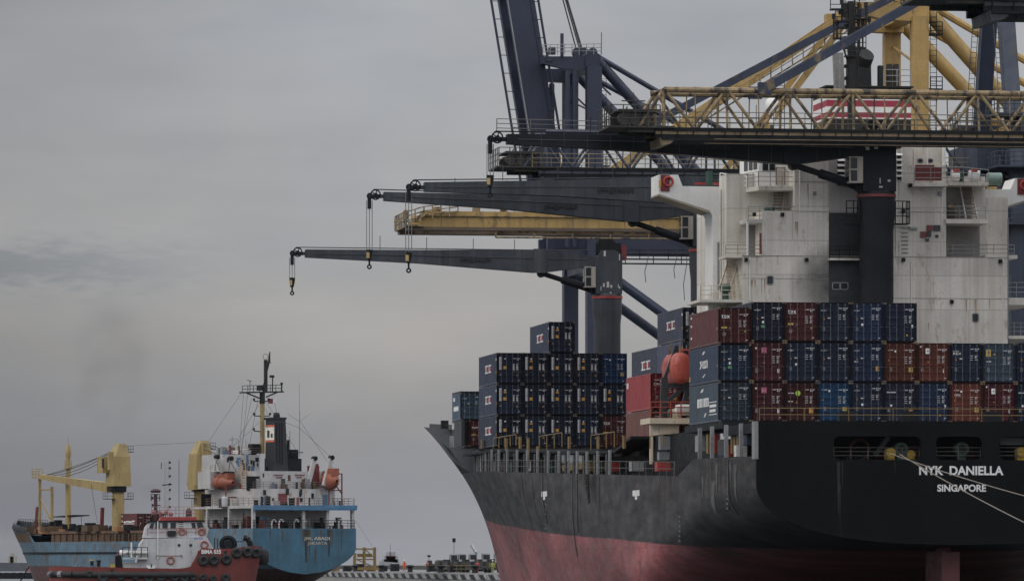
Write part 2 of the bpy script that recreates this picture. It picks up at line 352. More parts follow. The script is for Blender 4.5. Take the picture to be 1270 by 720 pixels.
MRED = mat('mark_red', (.40, .04, .05), .6, .15)
MGREY = mat('mark_grey', (.16, .15, .14), .6, .2)
RUSTM = mat('rust_stain', (.30, .19, .11), .8, .35)
RUBBER = mat('rubber', (.012, .012, .013), .7, .3)
CONC = mat('concrete', (.25, .245, .235), .85, .2, .4, (.12, .12, .115))
ASPH = mat('quay_surface', (.16, .16, .16), .85, .2)

# ------------------------------------------------------------------ frames
AL = atan(.1434)
SH = Fr(31.53, 386.4, AL)            # container ship and quay
CG = Fr(-30.2, 800.0, R(30.5))       # cargo ship
TG = Fr(-46.0, 716.0, R(-84))        # tug

# ------------------------------------------------------------------ setting
def struct(o, kind='structure'): o['kind'] = kind; return o
def water_mat():
    m = bpy.data.materials.new('sea_water'); m.use_nodes = True; nt = m.node_tree; N = nt.nodes; L = nt.links; b = N['Principled BSDF']
    b.inputs['Base Color'].default_value = (.035, .05, .055, 1); b.inputs['Roughness'].default_value = .18; b.inputs['IOR'].default_value = 1.33
    tc = N.new('ShaderNodeTexCoord'); n = N.new('ShaderNodeTexNoise'); n.inputs['Scale'].default_value = .35; n.inputs['Detail'].default_value = 6; L.new(tc.outputs['Object'], n.inputs['Vector'])
    bp = N.new('ShaderNodeBump'); bp.inputs['Strength'].default_value = .7; bp.inputs['Distance'].default_value = .6; L.new(n.outputs[0], bp.inputs['Height']); L.new(bp.outputs[0], b.inputs['Normal'])
    return m
mb = MB(); mb.v = [(-30000, -2000, 0), (30000, -2000, 0), (30000, 30000, 0), (-30000, 30000, 0)]; mb.f = [[0, 1, 2, 3]]; mb.m = [0]
struct(mb.build('water', water_mat()))

# ------------------------------------------------------------------ container ship
ship = empty('container_ship', 'huge black and red container ship seen from astern under the quay cranes', 'ship', fr=SH)
def ip(x, xs, ys):
    if x <= xs[0]: return ys[0]
    for a, b, c, d in zip(xs, xs[1:], ys, ys[1:]):
        if x <= b: return c + (d - c) * (x - a) / (b - a)
    return ys[-1]
def zdeck(d): return ip(d, [0, 19, 25, 130, 165, 250], [11.5, 11.65, 10.5, 12.6, 13.0, 13.6])
def zfore(d): return ip(d, [148, 165, 190, 205, 250], [12.8, 13.8, 15.6, 18.6, 19.2])
def dstem(z): return 228.9 + 14.75 * min(1, max(0, z / 19))
def hullB(d, z):
    w = min(1, max(0, z / 19)); ww = w ** 1.3
    de = 228.9 + 14.75 * w; L = 209.7 - 146.4 * ww; q = 1.97 - .36 * ww
    x = min(1, max(0, (de - d) / L)); b = 16.1 * (1 - (1 - x) ** q)
    b *= ip(d, [0, 12, 30, 60], [14.6 / 16.1, .96, .99, 1])
    zt = ip(d, [0, 6, 16, 30, 45, 60], [9.8, 9.3, 8.3, 6.2, 3.6, 2]); zb = ip(d, [0, 6, 16, 30, 42, 55], [5.3, 5.0, 4.3, 2.2, -1.5, -7])
    if z < zt: b *= max(0, 1 - ((zt - z) / (zt - zb)) ** 2.4) ** (1 / 2.4) if z > zb else 0
    return b, zb
def build_hull():
    mb = MB(); NS = 22; ds = [0, 1.5, 4, 8, 12, 16, 19, 20.5, 22, 25, 30, 37, 45, 55, 70, 85, 100, 115, 130, 142, 154, 165, 175, 184, 192, 199, 205, 211, 217, 222, 227, 231, 235, 238, 241, 243.3]
    rows = []
    for d in ds:
        zt_ = zdeck(d); zb = max(hullB(d, 5)[1], -3); r = []
        for i in range(NS):
            f = i / (NS - 1); f = f if d > 45 else 1 - (1 - f) ** 1.5
            z = zt_ + (zb - zt_) * f; r.append((hullB(d, z)[0], z))
        rows.append(r)
    for sgn in (-1, 1):
        k = len(mb.v)
        for d, r in zip(ds, rows):
            for b, z in r: mb.v.append((sgn * b, min(d, dstem(z)), z))
        for i in range(len(ds) - 1):
            for j in range(NS - 1):
                a = k + i * NS + j; q = [a, a + 1, a + NS + 1, a + NS]
                mb.f.append(q if sgn > 0 else q[::-1]); mb.m.append(0)
    return mb.build('hull', HULL, ship, True), rows[0], ds
hull, r0, HDS = build_hull()
mb = MB(); fd = [150, 156, 162, 168, 175, 182, 188, 194, 200, 205, 211, 217, 222, 227, 231, 235, 238, 241, 243.65]
for sgn in (-1, 1):
    k = len(mb.v)
    for d in fd:
        for i in range(7): z = zdeck(d) - .02 + (zfore(d) - zdeck(d) + .02) * i / 6; mb.v.append((sgn * (hullB(d, z)[0] + .02), min(d, dstem(z)), z))
    for i in range(len(fd) - 1):
        for j in range(6): a = k + i * 7 + j; q = [a, a + 7, a + 8, a + 1]; mb.f.append(q if sgn > 0 else q[::-1]); mb.m.append(0)
mb.build('forecastle_bulwark', DARK, ship, True)
# transom with its mooring openings
def zt(v): return SH.pd(1190, v, 0).z
def xt(u): return SH.pd(u, 560, 0).x
out = [(-b, z) for b, z in r0] + [(b, z) for b, z in reversed(r0)]
top = zt(522.5)
out = [(-14.55, top)] + out + [(14.55, top)]
cl = []
for p in out:
    if not cl or (abs(p[0] - cl[-1][0]) + abs(p[1] - cl[-1][1])) > .02: cl.append(p)
holes = []
for u0, u1 in ((1033, 1141), (1160, 1217)):
    x0, x1 = xt(u0), xt(u1); holes.append(rrect(x0, zt(570), x1, zt(541), .45))
    if u0 == 1033: holes.append(rrect(-x1, zt(570), -x0, zt(541), .45))
transom = plate(cl, holes, .25, 'transom', TRANSOM, ship, (0, -.25, 0))
mb = MB()
for sg in (-1, 1): mb.box((sg * 14.58 - .12, -.27, 11.3), (sg * 14.58 + .12, .9, top - .02))
mb.build('corner_post', POST, ship)
yl = -.262
def letter(txt, u0, v0, u1, v1):
    a = SH.pd((u0 + u1) / 2, v1, yl); b = SH.pd(u0, v0, yl); c = SH.pd(u1, v0, yl)
    return text(txt, b.z - a.z, c.x - b.x, MWHITE, 'lettering', transom, (a.x, yl + .25, a.z), bold=.03)
letter('NYK  DANIELLA', 1140, 577.2, 1244.5, 588.6)
letter('SINGAPORE', 1162.5, 600.2, 1223, 609.2)
for o in transom.children: o.location.y = -.012
for u, v0, v1, w_, c_ in ((1040, 572, 636, .12, 0), (1045, 572, 606, .05, 1), (1042, 600, 668, .04, 1), (1110, 572, 588, .04, 1)):
    a = SH.pd(u, v0, -.26); b = SH.pd(u, v1, -.26); MB().beam((a.x, -.256, a.z), (b.x, -.256, b.z), w_ * 2, .012, up=(0, 1, 0), w2=w_ * .5).build('wet_streak' if c_ == 0 else 'rust_streak', BLACKM if c_ == 0 else mat('transom_rust', (.012, .010, .009), .8, .4), transom).location = (0, .25, 0)
# rudder
a = SH.pd(1176, 684, 3); mb = MB().box((a.x - .65, 2.2, -3), (a.x + .65, 7.5, a.z)).box((a.x - .3, 3.5, a.z - .2), (a.x + .3, 6, a.z + 1.5))
mb.build('rudder', mat('rudder_red', (.11, .026, .028), .5, .25, .4, (.1, .03, .03), fine=2), ship)
# weather deck
mb = MB(); k = 0
dd = [.3, 8, 16, 19, 25, 37, 55, 85, 115, 130, 154, 175, 192, 205, 222, 235, 242]
for d in dd:
    z = (zdeck(d) - .9) if d > 25 else 10.2; b = hullB(d, max(z, 9))[0] - .12
    mb.v += [(-b, d, z), (b, d, z)]
for i in range(len(dd) - 1): mb.f.append([2 * i, 2 * i + 1, 2 * i + 3, 2 * i + 2]); mb.m.append(0)
deck = mb.build('deck', DECKM, ship)
# slab that carries the stern stack (roof of the mooring deck) with beams
zs = SH.pd(1000, 522, 14).z
mb = MB().box((-14.5, .05, top - .35), (14.5, 13.2, top - .1)).box((-14.55, 13.2, zs - .55), (14.55, 29, zs - .04))
for i in range(13): x = -14.4 + i * 2.4; mb.box((x - .12, .3, top - .8), (x + .12, 13, top - .36))
mb.build('mooring_deck_roof', DARK, ship)
# bulkhead behind the mooring deck, winches and bollards
mb = MB().box((-14, 12.5, 10.2), (14, 12.8, 13.8), 0)
for x, w, h, m in ((-9.5, 1.6, 1.3, 1), (-6.5, 2.2, 2.2, 0), (-3.2, .7, 1.9, 2), (-1, 2.4, 2.4, 2), (1.2, 1.0, 1.7, 1), (3.3, 1.2, 2.0, 2), (6, 2, 2.3, 0), (9, 1.5, 1.6, 1)):
    mb.box((x - w / 2, 12.2, 10.25), (x + w / 2, 12.5, 10.2 + h), m)
mb.build('mooring_deck_bulkhead', [SLATE, GREEN, REDD], ship)
ROLLER = mat('roller_yellow', (.42, .27, .03), .5)
for u, v, r, mt_ in ((1104, 561.5, .36, ROLLER), (1117, 556.5, .48, GREEN), (1129, 563, .30, ROLLER), (1192, 556.5, .50, GREEN), (1266, 560, .36, ROLLER)):
    p = SH.pd(u, v, 1.2); m = MB(); m.lathe(p, [(r, -.35), (r, -.25), (r * .55, -.2), (r * .55, .3), (r, .36), (r, .46)], 16, 0, 'y').box((p.x - .3, p.y - .2, 10.2), (p.x + .3, p.y + .6, p.z - r * .4))
    m.build('mooring_winch', mt_, deck, True)
    if mt_ is GREEN: MB().lathe((p.x, p.y - .36, p.z), [(r * .62, -.01), (r * .62, .02)], 14, 0, 'y').build('winch_hub', BLACKM, deck)
m = MB()
for i in range(4):
    p = SH.pd(1050 + i * 5, 565, 1.5 + i * .4); m.tube((p.x, p.y, 10.2), (p.x, p.y, p.z), .22, 10).tube((p.x, p.y, p.z), (p.x, p.y, p.z + .08), .3, 10)
m.build('bollard', DARK, deck)
m = MB(); p = SH.pd(1066, 557, 3); m.torus(p, .7, .09, 'y', 20, 6); m.build('hose_reel', REDD, deck)
m = MB(); a = SH.pd(1085, 565, 4); b = SH.pd(1102, 541, 4); m.beam(a, b, .25, .3); m.build('pipe_brace', GREYM, deck); m = MB(); p = SH.pd(1240, 547, 2.5); q = SH.pd(1275, 547, 2.5); m.beam(p, q, .4, .5); m.build('pipe_brace', GREYM, deck)
for u0, u1 in ((1034, 1140), (1161, 1216), (1239, 1345)):
    a = SH.pd(u0, 569.5, .35); b = SH.pd(u1, 569.5, .35); m = MB(); m.rail([a, (b.x, a.y, a.z)], .85, 1.3, 3, .022); m.build('railing', RAILD, deck)
# stern rail along the top of the transom
m = MB(); z = top; m.rail([(-14.3, .15, z), (14.4, .15, z)], h=.9, sp=3.1, n=2, r=.022); m.build('railing', YELP, deck)
m = MB()
for u in (1051, 1128, 1230): p = SH.pd(u, 521, 1.2); MB().box((p.x - .6, .9, z), (p.x + .6, 1.5, z + .75)).build('deck_box', DARK, deck); MB().tube((p.x + 1.3, 1.1, z), (p.x + 1.3, 1.1, z + .6), .12, 8).build('deck_vent', DARK, deck)
# posts and coaming along the port and starboard side
zb_bayB = SH.pd(793, 553, 56).z; zb_far = SH.pd(690, 553, 127).z
def zstack(d): return ip(d, [29, 50, 56, 68, 127, 140], [zs - .05, zs, zb_bayB, zb_bayB + .1, zb_far, zb_far])
for sg in (-1, 1):
    m = MB(); pts = [d for d in (26, 34, 42, 50, 58, 70, 85, 100, 115, 130, 140, 150)]
    for a, b in zip(pts, pts[1:]):
        m.prism([(sg * 13.2, a, zdeck(a) - .9), (sg * 13.2, b, zdeck(b) - .9), (sg * 13.2, b, zstack(b) - .25), (sg * 13.2, a, zstack(a) - .25)], (sg * -.2, 0, 0))
    m.build('hatch_coaming', DARK, deck)
    m = MB()
    for a, b in zip(pts[3:], pts[4:]):
        m.prism([(sg * 12.9, a, zstack(a) - .5), (sg * 12.9, b, zstack(b) - .5), (sg * 15.2, b, zstack(b) - .5), (sg * 15.2, a, zstack(a) - .5)], (0, 0, .22))
    m.build('hatch_cover_edge', DARK, deck)
d = 57.
while d < 152:
    for sg in ((-1, 1) if d < 145 else (-1,)):
        b = hullB(d, 12.5)[0] - .35
        zt_ = zstack(d) - .28
        m = MB().box((sg * b - .08, d - .3, zdeck(d) - .5), (sg * b + .08, d + .3, zt_)).box((sg * b - .13, d + .75, zdeck(d) - .5), (sg * b + .13, d + 1.5, zt_ - .3), 1)
        m.build('support_post', [POST, SLATE], deck)
    d += 5.6 + .9 * sin(d)
for d in (1.5, 5.2, 9.4, 13.8, 18.2):
    for sg in (-1, 1):
        b = hullB(d, 11)[0] - .3
        m = MB().box((sg * b - .13, d - .16, 10.2), (sg * b + .13, d + .16, zs - .4)); m.build('support_post', [POST], deck)
m = MB()
for sg in (-1,):
    pts = [(sg * (hullB(d, 12.5)[0] - .15), d, zdeck(d)) for d in range(27, 146, 9)]; m.rail(pts, h=1.05, sp=3.2, n=2, r=.022)
m.build('railing', RAILD, deck)
m = MB()
for u0, u1, v0, v1, d in ((669, 697, 541, 558, 110), (733, 762, 540, 558, 82), (612, 640, 543, 556, 128), (806, 822, 541, 556, 56)):
    a = SH.pd(u0, v1, d); b = SH.pd(u1, v1, d - (u1 - u0) / 2.0); h = SH.pd(u0, v0, d).z - a.z
    a = Vector((-15.4, SH.pt(u0, v1, -15.4).y, SH.pt(u0, v1, -15.4).z)); b = SH.pt(u1, v1, -15.4); b.z = a.z
    m.rail([a, b], h=h, sp=4, n=1, r=.04); m.build('lashing_platform', YELP, deck); m = MB()
for u, v0, v1 in ((645, 541, 556), (706, 541, 556), (774, 540, 556), (628, 543, 558), (655, 543, 580), (667, 553, 570), (742, 541, 556), (598, 545, 556)):
    p = SH.pt(u, v1, -15.3); q = SH.pt(u, v0, -15.3); m = MB(); m.box((p.x - .08, p.y - .4, p.z), (p.x + .08, p.y + .4, q.z)); m.build('lashing_frame', mat('dull_yellow', (.16, .10, .03), .6, .3), deck)
def sidebox(u0, v0, u1, v1, mt_, name, t=-15.0, th=1.0):
    a = SH.pt(u0, v1, t); b = SH.pt(u1, v0, t); m = MB().box((t, b.y, a.z), (t + th, a.y, max(a.z + .2, SH.pt(u0, v0, t).z))); return m.build(name, mt_, deck)
for i in range(5): sidebox(696.5 + i * 5.2, 564, 701 + i * 5.2, 574, GREYM, 'deck_tank')
sidebox(697, 576, 722, 584, YELP, 'deck_machine'); sidebox(724, 572, 730, 585, YELP, 'deck_machine')
for u, c in ((674, GREEN), (738, GREEN), (750, REDP), (812, REDP), (632, GREEN), (655, GREYM), (780, GREYM), (612, GREYM)): sidebox(u, 573 if c != GREYM else 572, u + 3.4, 584, c, 'deck_locker')
for u0 in range(585, 800, 22): sidebox(u0, 560, u0 + 10, 566, random.choice([GREYM, SLATE, DARK]), 'deck_pipe', -14, .5)
for i, u in enumerate((876, 880, 884, 906, 909.5, 913)): sidebox(u, 538, u + 2.2, 562, YELP if i != 2 else REDP, 'fire_pipe', -14.2, .3)
for u0, v0, u1, v1, c in ((862, 540, 868, 560, GREYM), (890, 545, 899, 565, SLATE), (898, 552, 902, 566, REDP), (910, 552, 913, 566, MWHITE), (916, 540, 926, 552, BLUEG)): sidebox(u0, v0, u1, v1, c, 'deck_locker', -14.4, .8)
# white tug marks on the hull side
for u, v in ((675, 612), (789, 611)):
    d = SH.pt(u, v, -16.1).y
    for _ in range(6):
        zz = SH.pt(u, v, -16.1).z; b = hullB(d, zz)[0]; p = SH.pt(u, v, -b); d = p.y
    m = MB().box((-b - .02, d - 1.6, p.z - .22), (-b + .02, d + 1.6, p.z + .22)).box((-b - .018, d - .5, p.z - .5), (-b + .02, d + .5, p.z - .22)); m.build('tug_mark', MWHITE, hull)
# long vertical pale scuffs
SCUFF = mat('scuff_paint', (.065, .064, .064), .6, .4, .6, (.02, .02, .02))
for u, v0, v1 in ((710, 587, 690), (716, 587, 660), (673, 587, 650), (887, 572, 640)):
    d = SH.pt(u, v0, -16.1).y
    m = MB(); pr = None
    for i in range(13):
        v = v0 + (v1 - v0) * i / 12
        for _ in range(6): zz = SH.pt(u, v, -16).z if _ == 0 else p.z; b = hullB(d, zz)[0]; p = SH.pt(u, v, -b); zz = p.z
        dd_ = d; b = hullB(dd_, p.z)[0]; q = (-b - .03, dd_, p.z)
        if pr: m.beam(pr, q, .28, .05, up=(1, 0, 0))
        pr = q
    m.build('weld_streak', SCUFF, hull)

# ------------------------------------------------------------------ accommodation
house = MB()
def hb(u0, v0, u1, v1, d0, d1, mb=None, m=0): SH.box(mb or house, u0, v0, u1, v1, d0, d1, m)
hb(921, 318, 1250, 520, 33, 46); hb(945.5, 262.6, 1173.5, 318, 33, 46); hb(985.5, 178, 1132, 262.7, 33, 46)
hb(1132, 205, 1173.3, 262.8, 33.02, 46); hb(1133, 178, 1173, 205.2, 34.4, 44)
hb(901, 217, 1222, 420, 36, 39.1)
hb(895, 236, 1226, 420, 39.08, 50)
sp_ = SH.pd(1034, 352, 33)
house = house.build('accommodation_block', mat('sooted_house_paint', (.64, .60, .54), .5, .12, .5, (.36, .31, .25), .4, (.24, .12, .055), plates=5.5, soot=(sp_.x, sp_.z, 3.7, 3.2)), ship)
hz = lambda mb, name, mt_, **k: mb.build(name, mt_, house, **k)
# dark painted wall behind the after crane
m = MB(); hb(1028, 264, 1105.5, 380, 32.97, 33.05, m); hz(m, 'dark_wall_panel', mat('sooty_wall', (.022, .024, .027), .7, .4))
m = MB(); hb(1028, 178, 1066, 264, 32.98, 33.05, m); hz(m, 'wall_panel', mat('shaded_wall', (.34, .32, .31), .55, .15, .4, (.2, .18, .16)))  # white wall above the dark panel, its shade put into a greyer colour
# soot round the dark panel
# bridge wings
for sg in (-1, 1):
    pts = [SH.pd(u, v, 39.0) for u, v in ((816.7, 216.7), (841, 216.7), (846.5, 230.7), (901, 231.5), (901, 276), (884, 276), (883.5, 267), (880, 261.3), (816.7, 240.4))]
    if sg > 0: pts = [Vector((-p.x, p.y, p.z)) for p in pts]
    m = MB().prism(pts, (0, 3.4, 0)); w = hz(m, 'bridge_wing', WHITE2)
    pts = [SH.pd(u, v, 39.02) for u, v in ((884, 275), (892.5, 275), (892.5, 420), (884, 420))]
    if sg > 0: pts = [Vector((-p.x, p.y, p.z)) for p in pts]
    hz(MB().prism(pts, (0, 3.3, 0)), 'wing_column', WHITE2)
    a = SH.pd(829, 225, 38.9); a.x *= -sg
    m = MB().torus((a.x, 38.9, a.z), .34, .09, 'y', 18, 8, 0).box((a.x - .6, 38.93, a.z - .75), (a.x + .1, 38.99, a.z + .5), 1); m.build('lifebuoy', [REDP, REDD], w, True)
    a = SH.pd(819, 227, 38.9); MB().box((a.x * -sg - .07, 38.9, a.z - .3), (a.x * -sg + .07, 38.99, a.z + .25)).build('wing_light', MAMBER, w)
    pts = [SH.pd(u, v, 38.97) for u, v in ((816.5, 240.8), (880, 261.8), (880, 263.8), (816.5, 242.4))]
    if sg > 0: pts = [Vector((-p.x, p.y, p.z)) for p in pts]
    MB().prism(pts, (0, 3.5, 0)).build('wing_underside_trim', mat('trim_tan', (.30, .26, .20), .6), w)
m = MB(); hb(862, 226.4, 905, 229, 44.5, 44.7, m); hb(878, 212, 884, 232, 43, 44, m, 1); hz(m, 'signal_rack', [REDP, GREEN])
m = MB(); m.rail([SH.pd(893, 231.5, 39.3), SH.pd(905, 233, 38), SH.pd(926, 236, 35.6)], 1.05, 1.0, 3, .03); hz(m, 'railing', WHITE2)
# wheelhouse (port) with windows
pl = [SH.pd(u, 230, d) for u, d in ((921, 38.8), (941, 35.2), (985.6, 35.2))]
b = [Vector((p.x, p.y, 0)) for p in pl] + [Vector((pl[2].x, 40, 0)), Vector((pl[0].x, 40, 0))]
z0, z1 = SH.pd(950, 232, 35).z, SH.pd(950, 180, 35).z
for p in b: p.z = z0
wh = hz(MB().prism(b, (0, 0, z1 - z0)), 'wheelhouse', WHITE2)
m = MB(); hb(946.3, 201, 961, 211, 35.12, 35.3, m, 1); hb(945.6, 200.3, 961.7, 211.7, 35.15, 35.3, m, 0); m.build('window', [GREYM, GLASS], wh)
m = MB(); hb(953.2, 201, 954, 211, 35.1, 35.2, m, 0); m.build('window_bar', MWHITE, wh)
m = MB(); hb(962.3, 207.3, 974, 229, 35.13, 35.3, m, 0); hb(963.4, 208.5, 973, 229, 35.1, 35.3, m, 1); m.build('door', [YELD, mat('door_beige', (.42, .36, .30), .5)], wh)
for f in (.12, .42, .70):
    a = pl[0].lerp(pl[1], f); c = pl[0].lerp(pl[1], f + .2); n = (pl[1] - pl[0]).cross(Vector((0, 0, 1))).normalized() * .05
    za, zc = SH.pd(930, 211, 37).z, SH.pd(930, 199, 37).z
    a.z = c.z = za; MB().prism([a + n, c + n, Vector((c.x, c.y, zc)) + n, Vector((a.x, a.y, zc)) + n], -n * 2).build('window', GLASS, wh)
# deck slab of the bridge deck (port) and its rail
pts = [SH.pd(u, 231, d) for u, d in ((903, 37.5), (921, 36.6), (941, 33.6), (985, 33.6))]
z0, z1 = SH.pd(940, 236.3, 34).z, SH.pd(940, 231, 34).z
poly = [Vector((p.x, p.y, z0)) for p in pts] + [Vector((pts[3].x, 40, z0)), Vector((pts[0].x, 40, z0))]
hz(MB().prism(poly, (0, 0, z1 - z0)), 'bridge_deck', WHITE)
m = MB(); m.rail([Vector((p.x, p.y + .1, z1)) for p in pts], 1.1, 1.0, 3, .026); hz(m, 'railing', GREYM)
# decks, rails, stairs: tier by tier
def rail(pts, d, mt_=GREYM, **k):
    m = MB(); m.rail([SH.pd(u, v, d if not isinstance(d, list) else d[i]) for i, (u, v) in enumerate(pts)], **{**dict(h=1.0, sp=.9, n=3, r=.026), **k}); hz(m, 'railing', mt_)
rail([(928, 272.5), (985, 272.5)], 33.1); rail([(900, 319), (945, 319)], 33.2, h=.95); rail([(869, 371), (921, 371)], 33.3, CREAM, h=1.05); rail([(869, 371), (869, 371)], [33.3, 37], CREAM)
rail([(1105, 319), (1258, 319)], 33.1, h=.95, sp=1.6); rail([(1134, 227), (1195, 227), (1226, 230)], [32.2, 32.2, 35], h=1.2, sp=1.1); rail([(1174, 272), (1222, 272)], 33.1)
rail([(1250, 368), (1282, 368)], 34, sp=.8, h=1.1); rail([(1250, 416), (1282, 416)], 34, sp=.5, h=1.0); rail([(1029, 321), (1066, 321)], 32.4, DARK)
m = MB(); hb(900, 316.5, 945.6, 319.5, 33, 36, m); hz(m, 'side_deck', WHITE); m = MB(); hb(868, 371, 921, 374.5, 33.1, 39, m); hz(m, 'side_deck', WHITE); m = MB(); hb(884, 362, 892, 384, 35, 37, m); hz(m, 'side_deck', WHITE); m = MB(); hb(926, 271.5, 946, 274, 33, 36, m); hz(m, 'side_deck', WHITE)
m = MB(); hb(1134, 227, 1175, 231, 32, 36, m); hz(m, 'side_deck', WHITE); m = MB(); hb(1173, 225.5, 1226, 230, 34, 39, m); hz(m, 'side_deck', WHITE); m = MB(); hb(1173.3, 271.5, 1226, 277, 32.6, 36.2, m); hz(m, 'side_deck', WHITE); m = MB(); hb(1222, 316, 1262, 320.5, 33.02, 40, m); hz(m, 'side_deck', WHITE); m = MB(); hb(1250, 369, 1290, 378, 33.5, 42, m); hz(m, 'side_deck', WHITE); m = MB(); hb(1250, 416, 1290, 420, 33.5, 42, m); hz(m, 'side_deck', WHITE); m = MB(); hb(1029, 320, 1066, 322.5, 32.3, 33, m); hz(m, 'side_deck', WHITE)
m = MB(); m.stair(SH.pd(963, 272, 34.6), SH.pd(966, 237, 35.9), .85, 0, 1); hz(m, 'stair', [MWHITE, YELD])
m = MB(); m.stair(SH.pd(899, 356, 33.8), SH.pd(909, 327, 35.6), .85, 0, 1); hz(m, 'stair', [CREAM, CREAM])
m = MB(); m.stair(SH.pd(1205, 271, 34.2), SH.pd(1198, 232, 35.8), .9, 0, 1); hz(m, 'stair', [MWHITE, YELD])
def vent(u0, v0, u1, v1, d):
    p = SH.pd((u0 + u1) / 2, v1, d); h = SH.pd(u0, v0, d).z - p.z; r = (SH.pd(u1, v0, d).x - SH.pd(u0, v0, d).x) / 2
    m = MB().lathe(p, [(r * .7, 0), (r * .62, h * .45), (r, h * .5), (r, h * .9), (r * .8, h)], 16); hz(m, 'vent', GREEN, smooth=True)
vent(947.5, 257, 961, 272, 33.6); vent(893, 352, 906, 371, 33.9); vent(1188, 212, 1196, 226, 35)
# doorway recess with rounded frame, pilaster with red lifebuoy box
m = MB(); hb(928, 276, 944, 318, 35.92, 36.1, m); hz(m, 'doorway', mat('recess_grey', (.20, .19, .18), .6))
m = MB(); hb(926.3, 272.5, 945.5, 276, 33.1, 36, m); hb(926.3, 276, 928.3, 318, 33.1, 33.4, m); hz(m, 'doorway_frame', WHITE2)
m = MB(); hb(942, 289, 944.6, 315, 32.9, 33.0, m); hz(m, 'life_saving_sign', REDD)
def win(u0, v0, u1, v1, d):
    a = SH.pd(u0, v1, d); b = SH.pd(u1, v0, d); pad = .07
    f = plate(rrect(a.x - pad, a.z - pad, b.x + pad, b.z + pad, .16), [rrect(a.x, a.z, b.x, b.z, .12)], .06, 'window', GREYM, house, (0, d - .05, 0))
    g = plate(rrect(a.x, a.z, b.x, b.z, .12), [], .03, 'pane', GLASS, f, (0, .02, 0))
win(951.5, 342.5, 958.5, 352, 33); win(1206.5, 389, 1213, 398.5, 33); win(1138.5, 197.5, 1144, 201.5, 34.4); win(1151, 197.5, 1156.5, 201.5, 34.4)
for u in (1033, 1042): win(u, 351, u + 9, 358, 32.97)
# louvres
for u0, u1, n0 in ((1105, 1118.5, 190), (1038.5, 1047, 197)):
    m = MB()
    hb(u0, n0 - 1, u1, n0 + 33, 32.94, 33.02, m, 1)
    for i in range(5):
        a = SH.pd(u0, n0 + 3 + i * 6.6, 32.9); b = SH.pd(u1, n0 + i * 6.6, 32.9); m.beam(((a.x + b.x) / 2, 32.95, b.z), ((a.x + b.x) / 2, 32.6, a.z), b.x - a.x, .05, 0)
    hz(m, 'louvre', [MWHITE, BLACKM])
# red boxes, hose lockers, rafts
m = MB(); hb(1135, 204.5, 1159, 224, 33.0, 34, m); hb(1159.2, 207, 1168, 224, 33.0, 34, m); hz(m, 'fire_locker', REDD)
for u0, v0, u1, v1, c in ((1150, 279, 1157, 286, REDD), (1158.5, 279, 1166, 286, SLATE), (1142, 287, 1149, 294, REDD), (1149.3, 287, 1155, 293, SLATE), (1148.5, 295.5, 1152.5, 298.5, BLUEG), (1160.5, 291, 1164, 294, BLUEG), (1128, 281.5, 1138, 284.5, GREYM)):
    m = MB(); hb(u0, v0, u1, v1, 32.8, 33.0, m); hz(m, 'wall_box', c)
m = MB(); hb(1106, 280.5, 1129, 281.3, 32.85, 32.95, m); hb(1250, 270, 1251, 420, 32.9, 33.1, m); hb(894.2, 235, 895.2, 372, 37, 37.2, m); hb(890, 300, 892, 360, 38.9, 39.0, m); hz(m, 'pipe', GREYM)
for u, r_ in ((1180, 4), (1202, 6)):
    a = SH.pd(u, 218, 34.8); b = SH.pd(u + r_ * 1.6, 218, 34.8); m = MB().lathe((a.x, 34.9, a.z), [(.1, -.02), (.42, 0), (.45, .25), (.45, b.x - a.x), (.42, b.x - a.x + .2), (.1, b.x - a.x + .25)], 14, 0, 'x').box((a.x + .1, 34.5, a.z + .3), (a.x + .6, 35.2, a.z + .52), 1); hz(m, 'life_raft', [WHITE2, ORANGE], smooth=True)
m = MB(); p = SH.pd(1226, 222, 38); m.lathe((p.x, 38, p.z), [(.48, -.1), (.5, 0), (.5, .9), (.48, 1.0)], 14, 0, 'x'); hz(m, 'life_raft', mat('raft_green', (.16, .23, .20), .5), smooth=True)
m = MB(); hb(1174, 225, 1205, 271, 36.0 - .06, 36.0, m); hb(1176, 253, 1184, 272, 35.3, 35.9, m, 1); hb(1174, 280, 1215, 318, 35.93, 36.0, m); hz(m, 'recess_wall', [mat('recess_grey', (.2, .19, .18)), YELD])
m = MB(); hb(1222.2, 245, 1250, 318, 36.3, 39, m); hz(m, 'side_house', WHITE)
# rust runs on the wall
for u, v0, v1 in ((1198, 371, 398), (1206, 371, 392), (1210.5, 371, 418), (1228.5, 371, 386), (1001, 228, 262), (990, 275, 300), (947, 345, 372), (933, 347, 371), (1151, 400, 418), (978, 180, 186)):
    m = MB(); rg = random.Random(int(u)); a = SH.pd(u, v1, 33); b = SH.pd(u, v0, 33)
    for i in range(rg.randint(2, 4)):
        x = b.x + rg.uniform(-.22, .22); w0 = rg.uniform(.018, .05); zl = b.z + (a.z - b.z) * rg.uniform(.45, 1); zm = (b.z + zl) / 2; k = len(m.v); y = 32.997 - i * .001
        m.v += [(x - w0, y, b.z), (x + w0, y, b.z), (x + w0 * .7, y, zm), (x - w0 * .7, y, zm), (x, y, zl)]; m.f += [[k + 3, k + 2, k + 1, k], [k + 4, k + 2, k + 3]]; m.m += [0, 0]
    hz(m, 'rust_run', RUSTM)
m = MB()
hb(985.5, 262.2, 1132, 263, 32.97, 33, m); hb(921, 317.6, 1250, 318.4, 32.96, 33, m); hb(921, 345, 1028, 345.6, 32.98, 33, m); hb(1105, 369.6, 1250, 370.4, 32.98, 33, m); hb(985, 225, 1028, 225.5, 32.98, 33, m); hb(1105, 320, 1105.7, 418, 32.98, 33, m)
hz(m, 'plate_seam', mat('seam_grey', (.25, .23, .21)))
